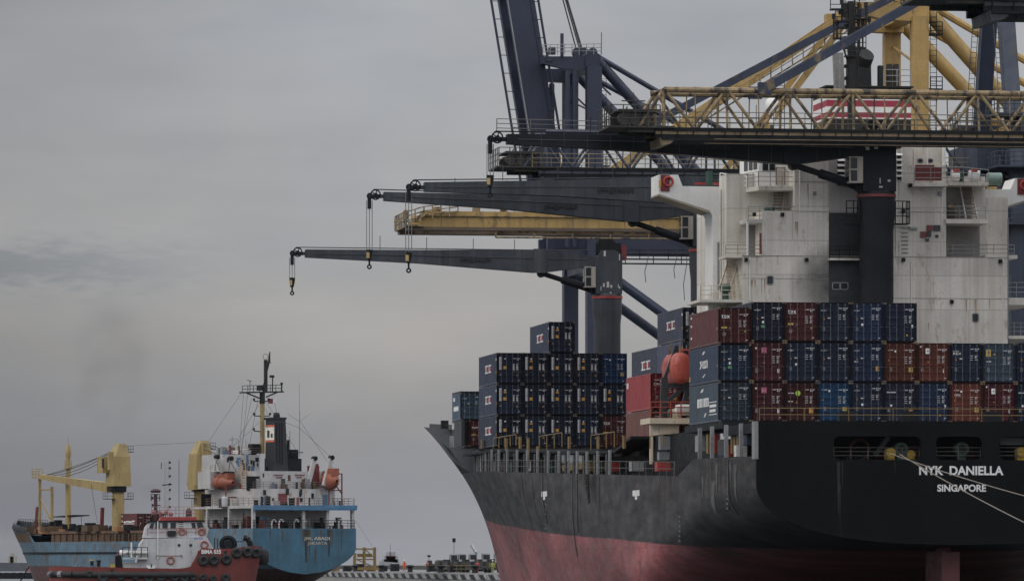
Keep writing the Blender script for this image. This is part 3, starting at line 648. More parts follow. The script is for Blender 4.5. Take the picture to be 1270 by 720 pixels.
m = MB(); hb(1118, 178, 1119, 225, 32.9, 33, m); hb(1150, 178, 1151, 206, 34.3, 34.4, m); hb(1170, 178, 1173, 226, 33.6, 34, m); hz(m, 'pipe', WHITE2)

# funnel
m = MB(); f0, f1 = SH.pd(1025.5, 140, 46), SH.pd(1130, 140, 46); zz = [SH.pd(1080, v, 46).z for v in (180, 148.5, 146, 139.5, 132.5, 124.5, 119, 108.5)]
for i, c in enumerate((0, 2, 1, 2, 1, 2, 0)): m.box((f0.x, 46, zz[i]), (f1.x, 51.5, zz[i + 1]), c)
m.box((f0.x - .15, 45.8, zz[-1]), (f1.x + .15, 51.7, zz[-1] + .12), 0)
FR = mat('funnel_red', (.28, .025, .05), .5, .15)
funnel = m.build('funnel', [BLACKM, FR, WHITE2], ship)
m = MB(); p = SH.pd(1068, 104, 48); q = SH.pd(1070, 66, 48); m.lathe((p.x, 49, p.z - .5), [(1.05, 0), (1.0, 2.2), (.98, 2.6)], 18); m.tube((p.x, 49, p.z + 1.5), (p.x + .35, 48.2, q.z), .95, 16, 0, .8); m.build('exhaust_pipe', BLACKM, funnel, True)
for u0, u1, v in ((1088, 1096, 83), (1099, 1107, 81), (1107.5, 1115, 81)):
    a = SH.pd(u0, v, 48.5); b = SH.pd(u1, 110, 48.5); r = (b.x - a.x) / 2
    m = MB().lathe(((a.x + b.x) / 2, 48.5, b.z), [(r, 0), (r, a.z - b.z), (r * .8, a.z - b.z + .1)], 14); m.build('exhaust_pipe', BLACKM, funnel, True)
m = MB(); m.rail([SH.pd(1096, 108.5, 46.1), SH.pd(1129, 108.5, 46.1)], 1.4, 1.2, 3, .03); m.build('railing', GREYM, funnel)
# radar mast
def mast_pt(u, v, d=41): return SH.pd(u, v, d)
m = MB()
a, b = mast_pt(1056, 180), mast_pt(1056, 2); m.beam(a, b, .55, .5, 0)
for u in (1051, 1064): m.beam(mast_pt(u, 120), mast_pt(1056, 20), .18, .18)
for u0, u1, v in ((1038, 1072, 35), (1046, 1068, 20), (1042, 1074, 60), (1048, 1066, 10)): m.beam(mast_pt(u0, v), mast_pt(u1, v), .2, .16); m.rail([mast_pt(u0, v), mast_pt(u1, v)], .9, 1, 2, .03)
m.beam(mast_pt(1047, 22), mast_pt(1047, 6), .3, .3); m.beam(mast_pt(1065, 60), mast_pt(1065, 4), .22, .22); m.beam(mast_pt(1045, 8), mast_pt(1052, 8), .1, .5)
for v in (30, 45, 80, 95): m.box(tuple(mast_pt(1048, v + 4)), tuple(mast_pt(1053, v) + Vector((0, .5, 0))))
for u0, u1, v in ((1036, 1050, 27), (1034, 1052, 48), (1058, 1078, 40), (1048, 1062, 70), (1060, 1076, 24), (1030, 1046, 12)): m.beam(mast_pt(u0, v), mast_pt(u1, v), .9, .1); m.rail([mast_pt(u0, v, 40.6), mast_pt(u1, v, 40.6)], .8, .7, 2, .03)
for u, v0, v1 in ((1038, 48, 30), (1034, 48, 22), (1074, 40, 8), (1078, 40, 26), (1070, 60, 30), (1044, 27, 4), (1060, 12, -6)): m.tube(mast_pt(u, v0), mast_pt(u, v1), .07, 6); m.lathe(mast_pt(u, v1), [(.16, -.1), (.16, .3)], 8)
m.beam(mast_pt(1040, 16), mast_pt(1062, 14), .2, .28); m.ladder(mast_pt(1060, 120), mast_pt(1060, 20), .5, sp=.5, r=.04); m.beam(mast_pt(1046, 60), mast_pt(1056, 90), .12, .12); m.beam(mast_pt(1068, 58), mast_pt(1057, 90), .12, .12)
mast = m.build('radar_mast', BLACKM, ship)
m = MB(); m.beam(mast_pt(1041, 112, 40.5), mast_pt(1039, 66, 40.5), .75, .6); m.build('mast_post', mat('sooted_white', (.20, .19, .18), .6, .4, .7, (.03, .03, .03)), mast)
m = MB(); p = mast_pt(957.5, 130, 41); m.lathe((p.x, 41, p.z - .55), [(.2, -1.0), (.25, 0), (.5, .15), (.58, .5), (.5, .85), (.3, 1.05), (.05, 1.12)], 16); m.build('satellite_dome', WHITE2, mast, True)
m = MB(); m.ladder(mast_pt(966, 172, 41.5), mast_pt(966, 98, 41.5), .9, m=0, sp=.5); m.tube(mast_pt(957.5, 172, 41), mast_pt(957.5, 138, 41), .15); m.tube(mast_pt(938, 160, 41), mast_pt(938, 130, 41), .03, 5); m.build('antenna_mast', SLATE, mast)

# four deck cranes
def deck_crane(d, t, zp, ztip, L, paint, dark, yaw=0, uz=None):
    """pedestal at (t, d); zp = jib pivot height; jib reaches L metres to port"""
    zr = zp - 3.4           # slewing ring
    m = MB().lathe((t, d, 10), [(1.30, 0), (1.30, zr - 12.6), (1.42, zr - 11.4), (1.42, zr - 10.1)], 24)
    m.lathe((t, d, zr), [(1.45, .12), (1.4, .3), (1.32, .35)], 24)
    hw = 1.28
    pts = [(t - hw, d - 1.2, zr + .3), (t + hw, d - 1.2, zr + .3), (t + hw, d - 1.2, zr + 4.1), (t + .55, d - 1.2, zr + 4.5), (t - .75, d - 1.2, zr + 4.5), (t - hw, d - 1.2, zr + 3.4)]
    m.prism(pts, (0, 2.4, 0))
    c = m.build('deck_crane', paint, ship, True)
    MB().lathe((t, d, zr - .12), [(1.5, 0), (1.5, .22)], 24).build('slewing_ring', REDP if paint is CRANE else REDD, c)
    m = MB()
    for y in (-.45, .45):
        for x, z in ((-.2, 5.0), (.35, 4.5)): m.lathe((t + x, d + y, zr + z), [(.35, -.12), (.85, -.12), (.85, .12), (.35, .12)], 18, 0, 'y')
        m.box((t - 1.1, d + y - .3, zr + 4), (t + 1.2, d + y - .2, zr + 5.2))
    m.build('head_sheave', [DARK], c, True)
    MB().box((t + hw, d - .8, zr + 3.6), (t + hw + .5, d + .6, zr + 5.0)).build('winch_guard', REDD, c)
    # cab on the port side
    m = MB().box((t - hw - 1.1, d - 1.4, zr + .9), (t - hw - .05, d - .2, zr + 2.9))
    cab = m.build('operator_cab', mat('cab_cream', (.30, .27, .23), .5, .2, .4, (.15, .12, .09)), c)
    m = MB()
    for z in (zr + 1.05, zr + 2.0): m.box((t - hw - 1.0, d - 1.43, z), (t - hw - .5, d - 1.4, z + .8)); m.box((t - hw - 1.13, d - 1.3, z), (t - hw - 1.1, d - .3, z + .8))
    m.build('window', GLASS, cab)
    # jib: box girder, deepest a fifth of the way out
    cy = cos(yaw); sy = sin(yaw)
    def J(r, z, y): return Vector((t - r * cy - y * sy, d - r * sy + y * cy - 0, z))
    def zc(r): return zp + (ztip - zp) * r / L
    prof = [(1.0, .45, -.35), (6, .95, -1.15), (7.2, .98, -1.2), (L * .6, .62, -.62), (L - 1.2, .38, -.36)]
    m = MB(); k = []
    for r, a, b in prof:
        w = .85 - .35 * r / L
        base = len(m.v); k.append(base)
        for y, z in ((-w, b), (w, b), (w, a), (-w, a)): m.v.append(tuple(J(r, zc(r) + z, y)))
    for i in range(len(k) - 1):
        for e in range(4):
            f = (e + 1) % 4; m.f.append([k[i] + e, k[i] + f, k[i + 1] + f, k[i + 1] + e]); m.m.append(0)
    m.f.append([k[0] + e for e in range(4)]); m.f.append([k[-1] + e for e in (3, 2, 1, 0)]); m.m += [0, 0]
    for r, h in ((7.0, 0),):
        m.beam(J(6.0, zc(6) - .1, -.88), J(7.3, zc(7.3) - .1, -.86), .06, 2.3)
    m.beam(J(L - 1.6, zc(L), 0), J(L + .1, zc(L) - .05, 0), .5, .3)
    for r in (9, 13, 17.5, 22): m.tube(J(r, zc(r) + .6, 0), J(r, zc(r) + 1.9, 0), .035, 5)
    for y in (-.3, .3): m.tube(J(1.0, zc(0) + 1.1, y), J(L - .3, zc(L) + .58, y), .03, 5)
    for i in range(9): m.cbox(J(11.5 + i * .34, zc(11.5) - .15 + .06 * sin(i * 2.1), -.80), (.16 + .12 * (i % 2), .07, .32 + .1 * sin(i * 1.7)), 1)
    jib = m.build('jib', [paint, BLACKM], c)
    m = MB()
    for i in range(14):
        r = 3 + i * (L - 5) / 14; w = .85 - .35 * r / L + .012; hh = ip(r, [1, 7, L * .6, L], [.45, .98, .62, .36]); hl = ip(r, [1, 6, 7.2, L * .6, L], [-.35, -1.15, -1.2, -.62, -.36])
        m.beam(J(r, zc(r) + hl, -w), J(r, zc(r) + hh, -w), .05, .03, up=(1, 0, 0))
    m.path([J(2, zc(2) + .15, -.86), J(L * .6, zc(L * .6) + .1, -.68), J(L - 2, zc(L - 2), -.56)], .035, 5)
    m.build('jib_seam', mat('seam_steel', (.045, .048, .053), .6, .3), jib)
    if uz == 2.7: MB().rail([J(L - .5, zc(L) + .5, .3), J(L * .55, zc(L * .55) + .6, .3)], 1.05, 2.6, 3, .03).build('jib_railing', RAILD, jib)
    # luffing cylinder
    m = MB(); a = J(1.25, zr + .7, -.1); b = J(6.4, zc(6.4) - 1.25, -.1); q = a.lerp(b, .62)
    m.tube(a, q, .36, 12).tube(q, b, .24, 12); m.lathe(b, [(.4, -.5), (.4, .5)], 12, 0, 'y'); m.lathe(a, [(.45, -.5), (.45, .5)], 12, 0, 'y'); m.build('luffing_cylinder', dark, c, True)
    # tip sheave, rope and hook block
    s = J(L - .45, zc(L) + .1, -.3)
    m = MB().torus(s, .41, .06, 'y', 24, 6)
    for i in range(5): m.beam(s, s + Vector((.4 * cos(i * 1.2566), 0, .4 * sin(i * 1.2566))), .08, .08)
    m.lathe(s, [(.16, -.3), (.16, .9)], 10, 0, 'y'); jb = m.build('tip_sheave', [DARK], jib)
    h = {0: 2.2}.get(uz, uz); tip = J(L + .05, zc(L) - .2, 0)
    m = MB().torus(tip + Vector((.05, 0, .2)), .2, .09, 'y', 14, 6); m.box(tip + Vector((-.14, -.25, -.9)), tip + Vector((.14, .25, .1))); m.build('tip_fairlead', DARK, jib)
    m = MB()
    for x in (-.24, 0, .24): m.tube(tip + Vector((x, 0, -.2)), tip + Vector((x, 0, -h)), .035, 5)
    m.build('hoist_rope', mat('hoist_rope', (.16, .16, .16), .6), jib)
    bl = tip + Vector((0, 0, -h))
    hk_ = lambda x, y, z: (x * .62, y * .7, z * .72)
    m = MB().prism([bl + Vector(hk_(*p)) for p in ((-.34, -.25, .2), (.34, -.25, .2), (.40, -.25, -.25), (.22, -.25, -1.0), (-.26, -.25, -1.0), (-.40, -.25, -.25))], (0, .35, 0), 1)
    m.box(bl + Vector((-.27, -.19, -.55)), bl + Vector((-.02, -.17, -.02)), 0); m.box(bl + Vector((-.26, -.2, -.05)), bl + Vector((.26, .2, .18)), 1)
    m.tube(bl + Vector((0, 0, -.7)), bl + Vector((0, 0, -1.15)), .08, 8, 1); m.torus(bl + Vector((0, 0, -1.3)), .15, .07, 'y', 12, 6, 1)
    m.build('hook_block', [mat('hook_yellow', (.42, .28, .12), .5), DARK], jib)
    # access platforms below the ring
    for sg in (-1, 1):
        if paint is CRANED:
            m = MB(); x = t + sg * 1.9; m.box((x - .55, d - .6, zr - 2.15), (x + .55, d + .6, zr - 2.07)); m.rail([(x - .55, d - .6, zr - 2.1), (x + .55, d - .6, zr - 2.1), (x + .55, d + .6, zr - 2.1)], 1.7, .6, 3, .035); m.build('access_platform', DARK, c)
    m = MB(); rg = random.Random(int(d)); 
    for i in range(9):
        x = rg.uniform(-1.1, 1.1); z = rg.choice([rg.uniform(.4, 1.2), rg.uniform(.5, 4.2), rg.uniform(3.6, 4.4)]); m.cbox((t + x, d - 1.204, zr + z), (rg.uniform(.06, .28), .008, rg.uniform(.1, .6)))
    m.build('worn_patch', mat('bare_patch', (.42, .41, .40), .6), c)
    return c
def zat(v, u, d): return SH.pd(u, v, d).z
deck_crane(30.6, SH.pd(1087, 300, 30.6).x, zat(187, 1086, 30), zat(171.5, 606, 30), 29.6, CRANED, CRANED, uz=2.7)
deck_crane(60.0, -2.0, zat(236, 955, 60), zat(232, 508, 60), 29.6, CRANE, CRANED, uz=5.2)
deck_crane(92.0, SH.pd(875, 300, 92).x, zat(262, 872, 92), zat(243, 456, 92), 29.4, CRANE, CRANED, uz=4.6)
deck_crane(143.0, SH.pd(753, 400, 143).x, zat(325, 753, 143), zat(314, 365, 143), 30.4, CRANE, CRANED, uz=2.3)
# forecastle fittings
m = MB(); p = SH.pt(552, 544, -6); m.box((p.x - .4, p.y, p.z), (p.x + .4, p.y + .8, SH.pt(552, 521, -6).z)); m.rail([SH.pt(533, 536, -4), SH.pt(560, 538, -7)], 1, 1.5, 2, .03); m.build('forecastle_post', DARK, ship)
m = MB(); p = SH.pt(562, 555, -9); m.box((p.x, p.y, p.z), (p.x + 3, p.y + 3, p.z + 1.3), 0); m.box((p.x + 1, p.y - 30, p.z - 2), (p.x + 4, p.y - 20, p.z + 3), 1); m.build('windlass', [GREYM, DARK], ship)

# ------------------------------------------------------------------ lifeboat and its davit on the port side
plat = MB(); dL = 44.
def lb(u, v, d=44.): return SH.pd(u, v, d)
SH.box(plat, 806, 518, 858, 525, 42.5, 47); SH.box(plat, 818, 525, 842, 538, 43, 46); SH.box(plat, 806.5, 525, 810, 575, 43, 43.4)
pl_ = plat.build('boat_platform', CREAM, ship)
m = MB(); m.beam(lb(822, 518), lb(824, 468), .5, .4); m.beam(lb(824, 500), lb(852, 478), .35, .3); m.beam(lb(845, 510), lb(853, 480), .35, .3); m.beam(lb(828, 478), lb(856, 478), .4, .35); m.beam(lb(838, 448), lb(839, 428), .3, .3); m.beam(lb(852, 448), lb(854, 428), .3, .3); m.beam(lb(824, 470), lb(838, 432), .25, .25)
m.build('davit', SLATE, pl_)
m = MB(); m.rail([lb(807, 518, 42.6), lb(857, 518, 42.6)], 1.25, .8, 3, .045); m.build('railing', mat('rail_red', (.25, .05, .03), .5), pl_)
for u, c in ((832, GREEN), (840, CREAM), (834, CREAM)):
    p = lb(u, 514, 43.5); MB().lathe(p, [(.25, -.25), (.3, 0), (.3, .3), (.2, .45)], 10).build('deck_drum', c, pl_, True)
p = lb(850, 508, 43.2); m = MB()
m.lathe((p.x - .75, p.y, p.z), [(.1, -.1), (.4, 0), (.45, .3), (.45, 1.3), (.4, 1.6), (.1, 1.7)], 14, 0, 'x'); m.build('life_raft', WHITE2, pl_, True)
m = MB(); SH.box(m, 820, 540, 832, 557, 43.2, 44.5, 0); SH.box(m, 832, 543, 853, 557, 43.6, 44.5, 1); SH.box(m, 818, 560, 831, 570, 43.4, 44.5, 0)
for i in range(5): SH.box(m, 834 + i * 3.8, 545, 836.4 + i * 3.8, 555, 43.55, 43.7, 0)
m.build('deck_machine', [GREYM, SLATE], pl_)
c0 = lb(846, 455, 42.6)
boat = empty('lifeboat', 'orange enclosed lifeboat hanging over the red container beside the stern stack', 'lifeboat', loc=(c0.x, c0.y, c0.z), fr=SH)
boat.scale = (.86, 1, 1.0)
m = MB(); Lb = 6.5; secs = 14; ring = 20
ring = 28; ys = [(-.42, .05), (-.40, .35), (-.34, .62), (-.2, .80), (.05, .90), (.5, .97), (1.2, 1), (3, 1), (4.6, .97), (5.4, .88), (6, .7), (6.4, .4), (6.5, .08)]
for y, k in ys:
    for j in range(ring):
        a = 2 * pi * j / ring; ca, sa = cos(a), sin(a); x = .90 * abs(ca) ** .75 * (1 if ca > 0 else -1); z = (1.2 * abs(sa) ** .85 if sa > 0 else -1.3 * abs(sa) ** .95)
        if -.12 < z < .14: x *= 1.05
        m.v.append((x * k, y, z * (k if z > 0 else .5 + .5 * k)))
secs = len(ys)
for i in range(secs - 1):
    for j in range(ring): q = [i * ring + j, i * ring + (j + 1) % ring, (i + 1) * ring + (j + 1) % ring, (i + 1) * ring + j]; m.f.append(q); m.m.append(0)
m.f += [list(range(ring)), [(secs - 1) * ring + j for j in range(ring)][::-1]]; m.m += [0, 0]
m.build('hull', ORANGE, boat, True)
m = MB().prism([(-.1, .35, .7), (.85, .35, .5), (.78, .5, 1.45), (.0, .5, 1.45)], (0, 2.2, 0)); tw = m.build('canopy', ORANGE, boat)
MB().box((.2, .36, .85), (.65, .45, 1.3)).build('window', GLASS, tw)
m = MB(); m.path([(x * .62, -.32, z * .9) for x, z in ((-1.2, .15), (-.8, .1), (0, .06), (.8, .1), (1.2, .15))], .03, 5)
for i in range(6): m.path([(-1.0, .6 + i * .9, .1), (-.75, 1.0 + i * .9, .75)], .02, 4)
m.build('fender_band', ORANGED, boat)
m = MB()
for y in (.6, 5.4): m.box((-.12, y - .1, .9), (.12, y + .1, 1.7)); m.tube((0, y, 1.6), (.15, y, 2.2), .05, 6)
m.build('lifting_hook', YELD, boat)

# ------------------------------------------------------------------ shipping containers
CW = 2.438; PIT = 2.46
CC = {'navy': ((.018, .027, .052), 'dark navy'), 'navy2': ((.021, .035, .072), 'navy blue'), 'blue': ((.020, .085, .20), 'bright blue'), 'maroon': ((.085, .020, .022), 'maroon'),
      'brown': ((.150, .046, .032), 'rust brown'), 'slate': ((.085, .115, .15), 'slate grey'), 'slnavy': ((.040, .048, .080), 'greyish navy'), 'red': ((.26, .035, .04), 'red'), 'dull': ((.17, .065, .055), 'dull brown'), 'steel': ((.05, .075, .11), 'steel blue'), 'kblue': ((.016, .055, .16), 'deep blue')}
def cmats(c):
    col = CC[c][0]; l = tuple(x * .6 + .05 for x in col); shade_col = tuple(x * .52 for x in col)  # doors and end frames darker than the sides: aft-face shade put into the colour
    return [mat('container_' + c, col, .42, .16, .35, tuple(x * .7 + .018 for x in col), .18, (.05, .026, .02), tint=True, fine=1.6), mat('lock_rod_' + c, l, .4, .2, tint=True), DARK, mat('casting_' + c, tuple(x * .5 + .012 for x in col), .6, .3, rust=.8, rcol=(.17, .11, .04), fine=4, rt=.46), mat('door_' + c, shade_col, .5, .2, .3, tuple(x * .7 + .01 for x in shade_col), .2, (.035, .02, .016), tint=True, fine=2.2, spec=.15), mat('shaded_frame_' + c, tuple(x * .35 for x in shade_col), .6, .2, rust=.2, tint=True, spec=.12)]
_body = {}
def cont_meshes(c, H, Lc):
    k = (c, H, Lc)
    if k in _body: return _body[k]
    w = CW / 2; M = cmats(c); m = MB()
    for x in (-1, 1):
        for y in (0, Lc):
            yy = .06 if y == 0 else Lc - .12
            m.box((x * w, yy - .06 if y == 0 else Lc - .16, .12), (x * (w - .15), yy + .10 if y == 0 else Lc, H - .12), 0)
            for z in (0, H - .12): m.box((x * w, 0 if y == 0 else Lc - .18, z), (x * (w - .17), .18 if y == 0 else Lc, z + .12), 3)
        for z in (.02, H - .10): m.box((x * w * .998, .16, z), (x * (w - .08), Lc - .16, z + (.14 if z < 1 else .08)), 0)
        # corrugated side wall
        n = int((Lc - .3) / .278); s = (Lc - .32) / n; k0 = len(m.v); pr = []
        for i in range(n):
            y = .16 + i * s
            for a, dx in ((0, .045), (.25, .045), (.5, .008), (.75, .008)): pr.append((y + a * s, dx))
        pr.append((Lc - .16, .045))
        for y, dx in pr: m.v += [(x * (w - dx), y, .14), (x * (w - dx), y, H - .08)]
        for i in range(len(pr) - 1): a = k0 + 2 * i; q = [a, a + 2, a + 3, a + 1]; m.f.append(q if x > 0 else q[::-1]); m.m.append(0)
    m.box((-w + .15, .02, .02), (w - .15, .14, .16), 0).box((-w + .15, .02, H - .16), (w - .15, .14, H - .02), 0)
    m.box((-w + .05, .1, H - .07), (w - .05, Lc - .05, H - .03), 0).box((-w + .05, .1, .05), (w - .05, Lc - .05, .1), 2).box((-w + .1, Lc - .1, .1), (w - .1, Lc - .04, H - .06), 0).box((-w + .14, .16, .14), (w - .14, .2, H - .14), 2)
    body = m.mesh('body', M)
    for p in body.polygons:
        if p.material_index == 0 and all(body.vertices[i].co.y < .2 for i in p.vertices): p.material_index = 5  # aft end faces get the darkest copy, painting in the shade between boxes
    # one door leaf: panel with pressed horizontal recesses
    m = MB(); dw = w - .17; z0, z1 = .17, H - .17; nb = 5; hb_ = (z1 - z0) / nb; pr = []
    for i in range(nb):
        a = z0 + i * hb_; pr += [(a, 0), (a + hb_ * .26, 0), (a + hb_ * .36, .045), (a + hb_ * .9, .045)]
    pr.append((z1, 0)); k0 = len(m.v)
    for z, dy in pr: m.v += [(.09, .045 + dy, z), (dw - .05, .045 + dy, z)]
    for i in range(len(pr) - 1): a = k0 + 2 * i; m.f.append([a, a + 1, a + 3, a + 2]); m.m.append(0)
    m.box((.012, .03, z0), (.09, .11, z1), 0).box((dw - .05, .03, z0), (dw, .11, z1), 0).box((.012, .028, z0 - .03), (dw, .11, z0 + .06), 0).box((.012, .028, z1 - .06), (dw, .11, z1 + .03), 0)
    for i in range(4): m.box((dw - .02, .0, z0 + .25 + i * (z1 - z0 - .6) / 3), (dw + .09, .05, z0 + .40 + i * (z1 - z0 - .6) / 3), 0)
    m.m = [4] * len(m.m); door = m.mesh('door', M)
    m = MB(); m.tube((0, .0, z0 - .06), (0, .0, z1 + .06), .026, 6, 1)
    for z in (z0 - .04, z1 - .03): m.box((-.06, -.01, z), (.06, .04, z + .09), 1)
    for f in (.3, .62): m.box((-.05, -.022, z0 + (z1 - z0) * f), (.05, .03, z0 + (z1 - z0) * f + .06), 1)
    m.box((-.02, -.035, z0 + (z1 - z0) * .36), (.34, -.01, z0 + (z1 - z0) * .36 + .035), 1)
    rod = m.mesh('lock_rod', M)
    _body[k] = (body, door, rod); return _body[k]
_mk = {}
MK = [MWHITE, MAMBER, MYELL, MGREEN, MLIME, MPINK, MRED, MGREY]
def marks(kind, H, var=0):
    """small printed marks on the doors; x from -1 (left) to 1 (right), z from 0 to 1"""
    k = (kind, H, var)
    if k in _mk: return _mk[k]
    m = MB(); rg = random.Random(var * 17 + len(kind)); w = CW / 2 - .1
    def bar(x0, z0, x1, z1, c=0): m.box((x0 * w, .018, z0 * H), (x1 * w, .026, z1 * H), c)
    def code(x0, z, x1, h=.02, c=0):
        x = x0
        while x < x1 - .02: g = rg.uniform(.035, .06); bar(x, z, min(x + g, x1), z + h * rg.uniform(.75, 1), c); x += g + .018
    def tri(x, z, s=.085, c=1): m.prism([(x * w - s, .018, z * H), (x * w + s, .018, z * H), (x * w, .018, z * H + 2 * s)], (0, .008, 0), c)
    def disc(x, z, r, c=0): m.lathe((x * w, .018, z * H), [(r, 0), (r, .008)], 14, c, 'y')
    def codes(zt=.82, rows=4):
        code(.30, zt, .52); code(.58, zt, .88, .024); code(.60, zt - .04, .78, .024)
        for i in range(rows):
            z = zt - .17 - i * .052; code(.28, z, .44, .016); code(.58, z, .78 - .04 * (i % 2), .018); 
            if i % 2: code(.58, z + .024, .74, .014)
        code(.74, .095, .84, .02)
    if kind == 'label':      # tall white label, amber square
        bar(-.86, .45, -.66, .86, 0)
        for i in range(9): bar(-.82, .48 + i * .04, -.70, .495 + i * .04, 7)
        disc(-.38, .80, .07); bar(-.52, .47, -.24, .57, 1)
        if var == 1: bar(-.50, .70, -.26, .76, 1)
        bar(-.84, .26, -.70, .32, 7); codes(.80, 5); tri(.62, .25, .08)
        for i in range(6): bar(.24, .46 + i * .028, .40, .475 + i * .028); bar(.56, .46 + i * .028, .76 - .02 * i, .475 + i * .028)
    elif kind == 'diamond':
        m.prism([(-.88 * w, .018, .79 * H), (-.70 * w, .018, .765 * H), (-.52 * w, .018, .79 * H), (-.70 * w, .018, .815 * H)], (0, .008, 0), 7); code(-.9, .783, -.5, .016)
        m.prism([(-.76 * w, .018, .79 * H), (-.70 * w, .018, .74 * H), (-.64 * w, .018, .79 * H), (-.70 * w, .018, .84 * H)], (0, .008, 0), 0)
        tri(-.70, .56); code(-.44, .585, -.22, .035); bar(-.78, .29, -.62, .38, 7); codes(.84, 3)
        if var == 1: disc(-.32, .49, .10); bar(-.45, .35, -.20, .41, 3)
        if var == 2: code(-.86, .50, -.6, .03); bar(.55, .28, .78, .40, 1)
        if var == 3: disc(-.34, .44, .09, 0); disc(-.7, .9, .05)
    elif kind == 'word': bar(-.88, .42, -.52, .47, 2); disc(-.32, .43, .06, 7); bar(-.80, .22, -.60, .31, 7); codes(.80, 4); bar(.62, .32, .76, .37, 2)
    elif kind == 'pink': bar(-.44, .72, -.10, .86, 5); code(-.40, .77, -.14, .04); disc(-.8, .84, .07); tri(-.28, .46, .07); bar(-.84, .22, -.66, .34, 7); codes(.80, 4); bar(.62, .22, .76, .32, 0)
    elif kind == 'lime': disc(-.22, .72, .19, 4); code(-.86, .71, -.45, .03); code(-.86, .50, -.55, .03); tri(-.3, .47, .07); bar(-.74, .26, -.56, .36, 7); codes(.8, 4); bar(.52, .22, .80, .36, 1)
    elif kind == 'plainmark': code(-.8, .80, -.5, .02); disc(-.34, .78, .08); tri(-.78, .54, .06); bar(-.74, .28, -.56, .38, 7); codes(.80, 4); bar(.55, .26, .82, .38, 2)
    elif kind == 'square': bar(-.52, .72, -.22, .86, 0); disc(-.37, .79, .07, 7); disc(-.84, .90, .06); tri(-.35, .50, .06); bar(-.84, .28, -.66, .36, 7); codes(.82, 4); bar(.64, .24, .74, .34, 0)
    elif kind == 'sign': bar(-.88, .66, -.56, .84, 2); disc(-.70, .76, .10, 7); tri(-.32, .70, .08, 2); code(-.84, .52, -.54, .03); bar(-.82, .28, -.64, .38, 7); codes(.80, 4)
    elif kind == 'bare': codes(.82, 4); bar(.70, .36, .84, .44, 0); tri(.44, .16, .08)
    elif kind == 'one': code(-.9, .74, -.3, .03); disc(-.62, .42, .08); bar(-.86, .26, -.68, .35, 7); codes(.80, 4); bar(.58, .22, .80, .32, 1)
    me = m.mesh('door_lettering', MK); _mk[k] = me; return me
def side_marks(kind, H, Lc):
    k = ('s' + kind, H, Lc)
    if k in _mk: return _mk[k]
    m = MB(); X = -CW / 2 - .004
    def bar(y0, z0, y1, z1, c=0): m.box((X, (1 - y0) * Lc, z0 * H), (X + .02, (1 - y1) * Lc, z1 * H), c)
    def par(y0, y1, y2, y3, z0, z1, c=0): m.prism([(X, (1 - y0) * Lc, z0 * H), (X, (1 - y1) * Lc, z0 * H), (X, (1 - y2) * Lc, z1 * H), (X, (1 - y3) * Lc, z1 * H)], (.02, 0, 0), c)
    if kind == 'aitch':
        for y, c in ((.36, 0), (.54, 0)):
            bar(y, .40, y + .15, .44, c); bar(y, .62, y + .15, .66, c); bar(y + .025, .44, y + .06, .62, c); bar(y + .09, .44, y + .125, .62, 6)
        bar(.44, .51, .57, .55, 6); bar(.95, .75, .985, .82, 0); bar(.96, .32, .98, .42, 1)
    elif kind == 'glyph':
        par(.36, .40, .44, .40, .42, .52); par(.40, .44, .40, .36, .52, .62); bar(.46, .42, .49, .62); par(.50, .54, .58, .54, .42, .62); par(.54, .58, .54, .50, .42, .62); bar(.60, .42, .63, .62); bar(.37, .60, .44, .63); bar(.56, .60, .63, .63)
        par(.44, .50, .55, .49, .80, .88); par(.45, .50, .56, .53, .18, .26); bar(.0, .12, .035, .25, 1); bar(.95, .40, .97, .46, 1)
    elif kind == 'block':
        bar(.28, .42, .46, .64); bar(.49, .42, .67, .64); par(.38, .46, .50, .44, .80, .88); par(.50, .54, .60, .56, .16, .26)
        for y in (.34, .40, .55, .61): par(y, y + .02, y + .05, y + .03, .44, .6, 7)
        bar(.68, .50, .94, .52); bar(.70, .38, .92, .45); bar(.70, .26, .90, .33); bar(.68, .19, .94, .21)
    elif kind == 'tag': bar(.03, .68, .10, .84, 0); bar(.97, .28, .985, .38, 1)
    elif kind == 'dots':
        for z in (.85, .62, .28): bar(.05, z, .09, z + .06)
        bar(.93, .40, .96, .46, 1)
    elif kind == 'patch': bar(.15, .35, .75, .52, 0); bar(.1, .72, .3, .86, 0)
    elif kind == 'script':
        for i, (y, z) in enumerate(((.2, .46), (.35, .48), (.5, .46), (.65, .5))): par(y, y + .17, y + .2, y + .03, z, z + .09)
        par(.2, .8, .82, .22, .38, .42)
        for z in (.8, .5, .2): bar(.1, z, .15, z + .1)
    me = m.mesh('side_lettering', MK); _mk[k] = me; return me
def container(label, c, pos, H=2.896, Lc=12.19, mk='label', var=0, side=None, txt=None, tint=None, fr=SH, group=None, rz=0):
    body, door, rod = cont_meshes(c, H, Lc)
    r = empty('shipping_container', label, 'shipping container', group, pos, rz, fr)
    t = tint or random.uniform(.72, 1.32); tc = (t * random.uniform(.94, 1.06), t, t * random.uniform(.94, 1.08), 1)
    def ob(n, me, p):
        o = bpy.data.objects.new(n, me); COL.objects.link(o); o.parent = p; o.color = tc; return o
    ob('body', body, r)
    for sg in (-1, 1):
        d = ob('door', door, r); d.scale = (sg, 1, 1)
        for x in (.28, .80):
            o = ob('lock_rod', rod, d); o.location = (x, .012, 0)
    if mk: ob('door_lettering', marks(mk, H, var), r)
    if side: ob('side_lettering', side_marks(side, H, Lc), r)
    if txt: text(txt[0], txt[1] * H, txt[2], MWHITE, 'door_lettering', r, (txt[3] * CW / 2, .016, txt[4] * H), bold=0)
    return r
ORD = ['first', 'second', 'third', 'fourth', 'fifth', 'sixth', 'seventh', 'eighth', 'ninth', 'tenth']
TIER = ['bottom', 'middle', 'top']
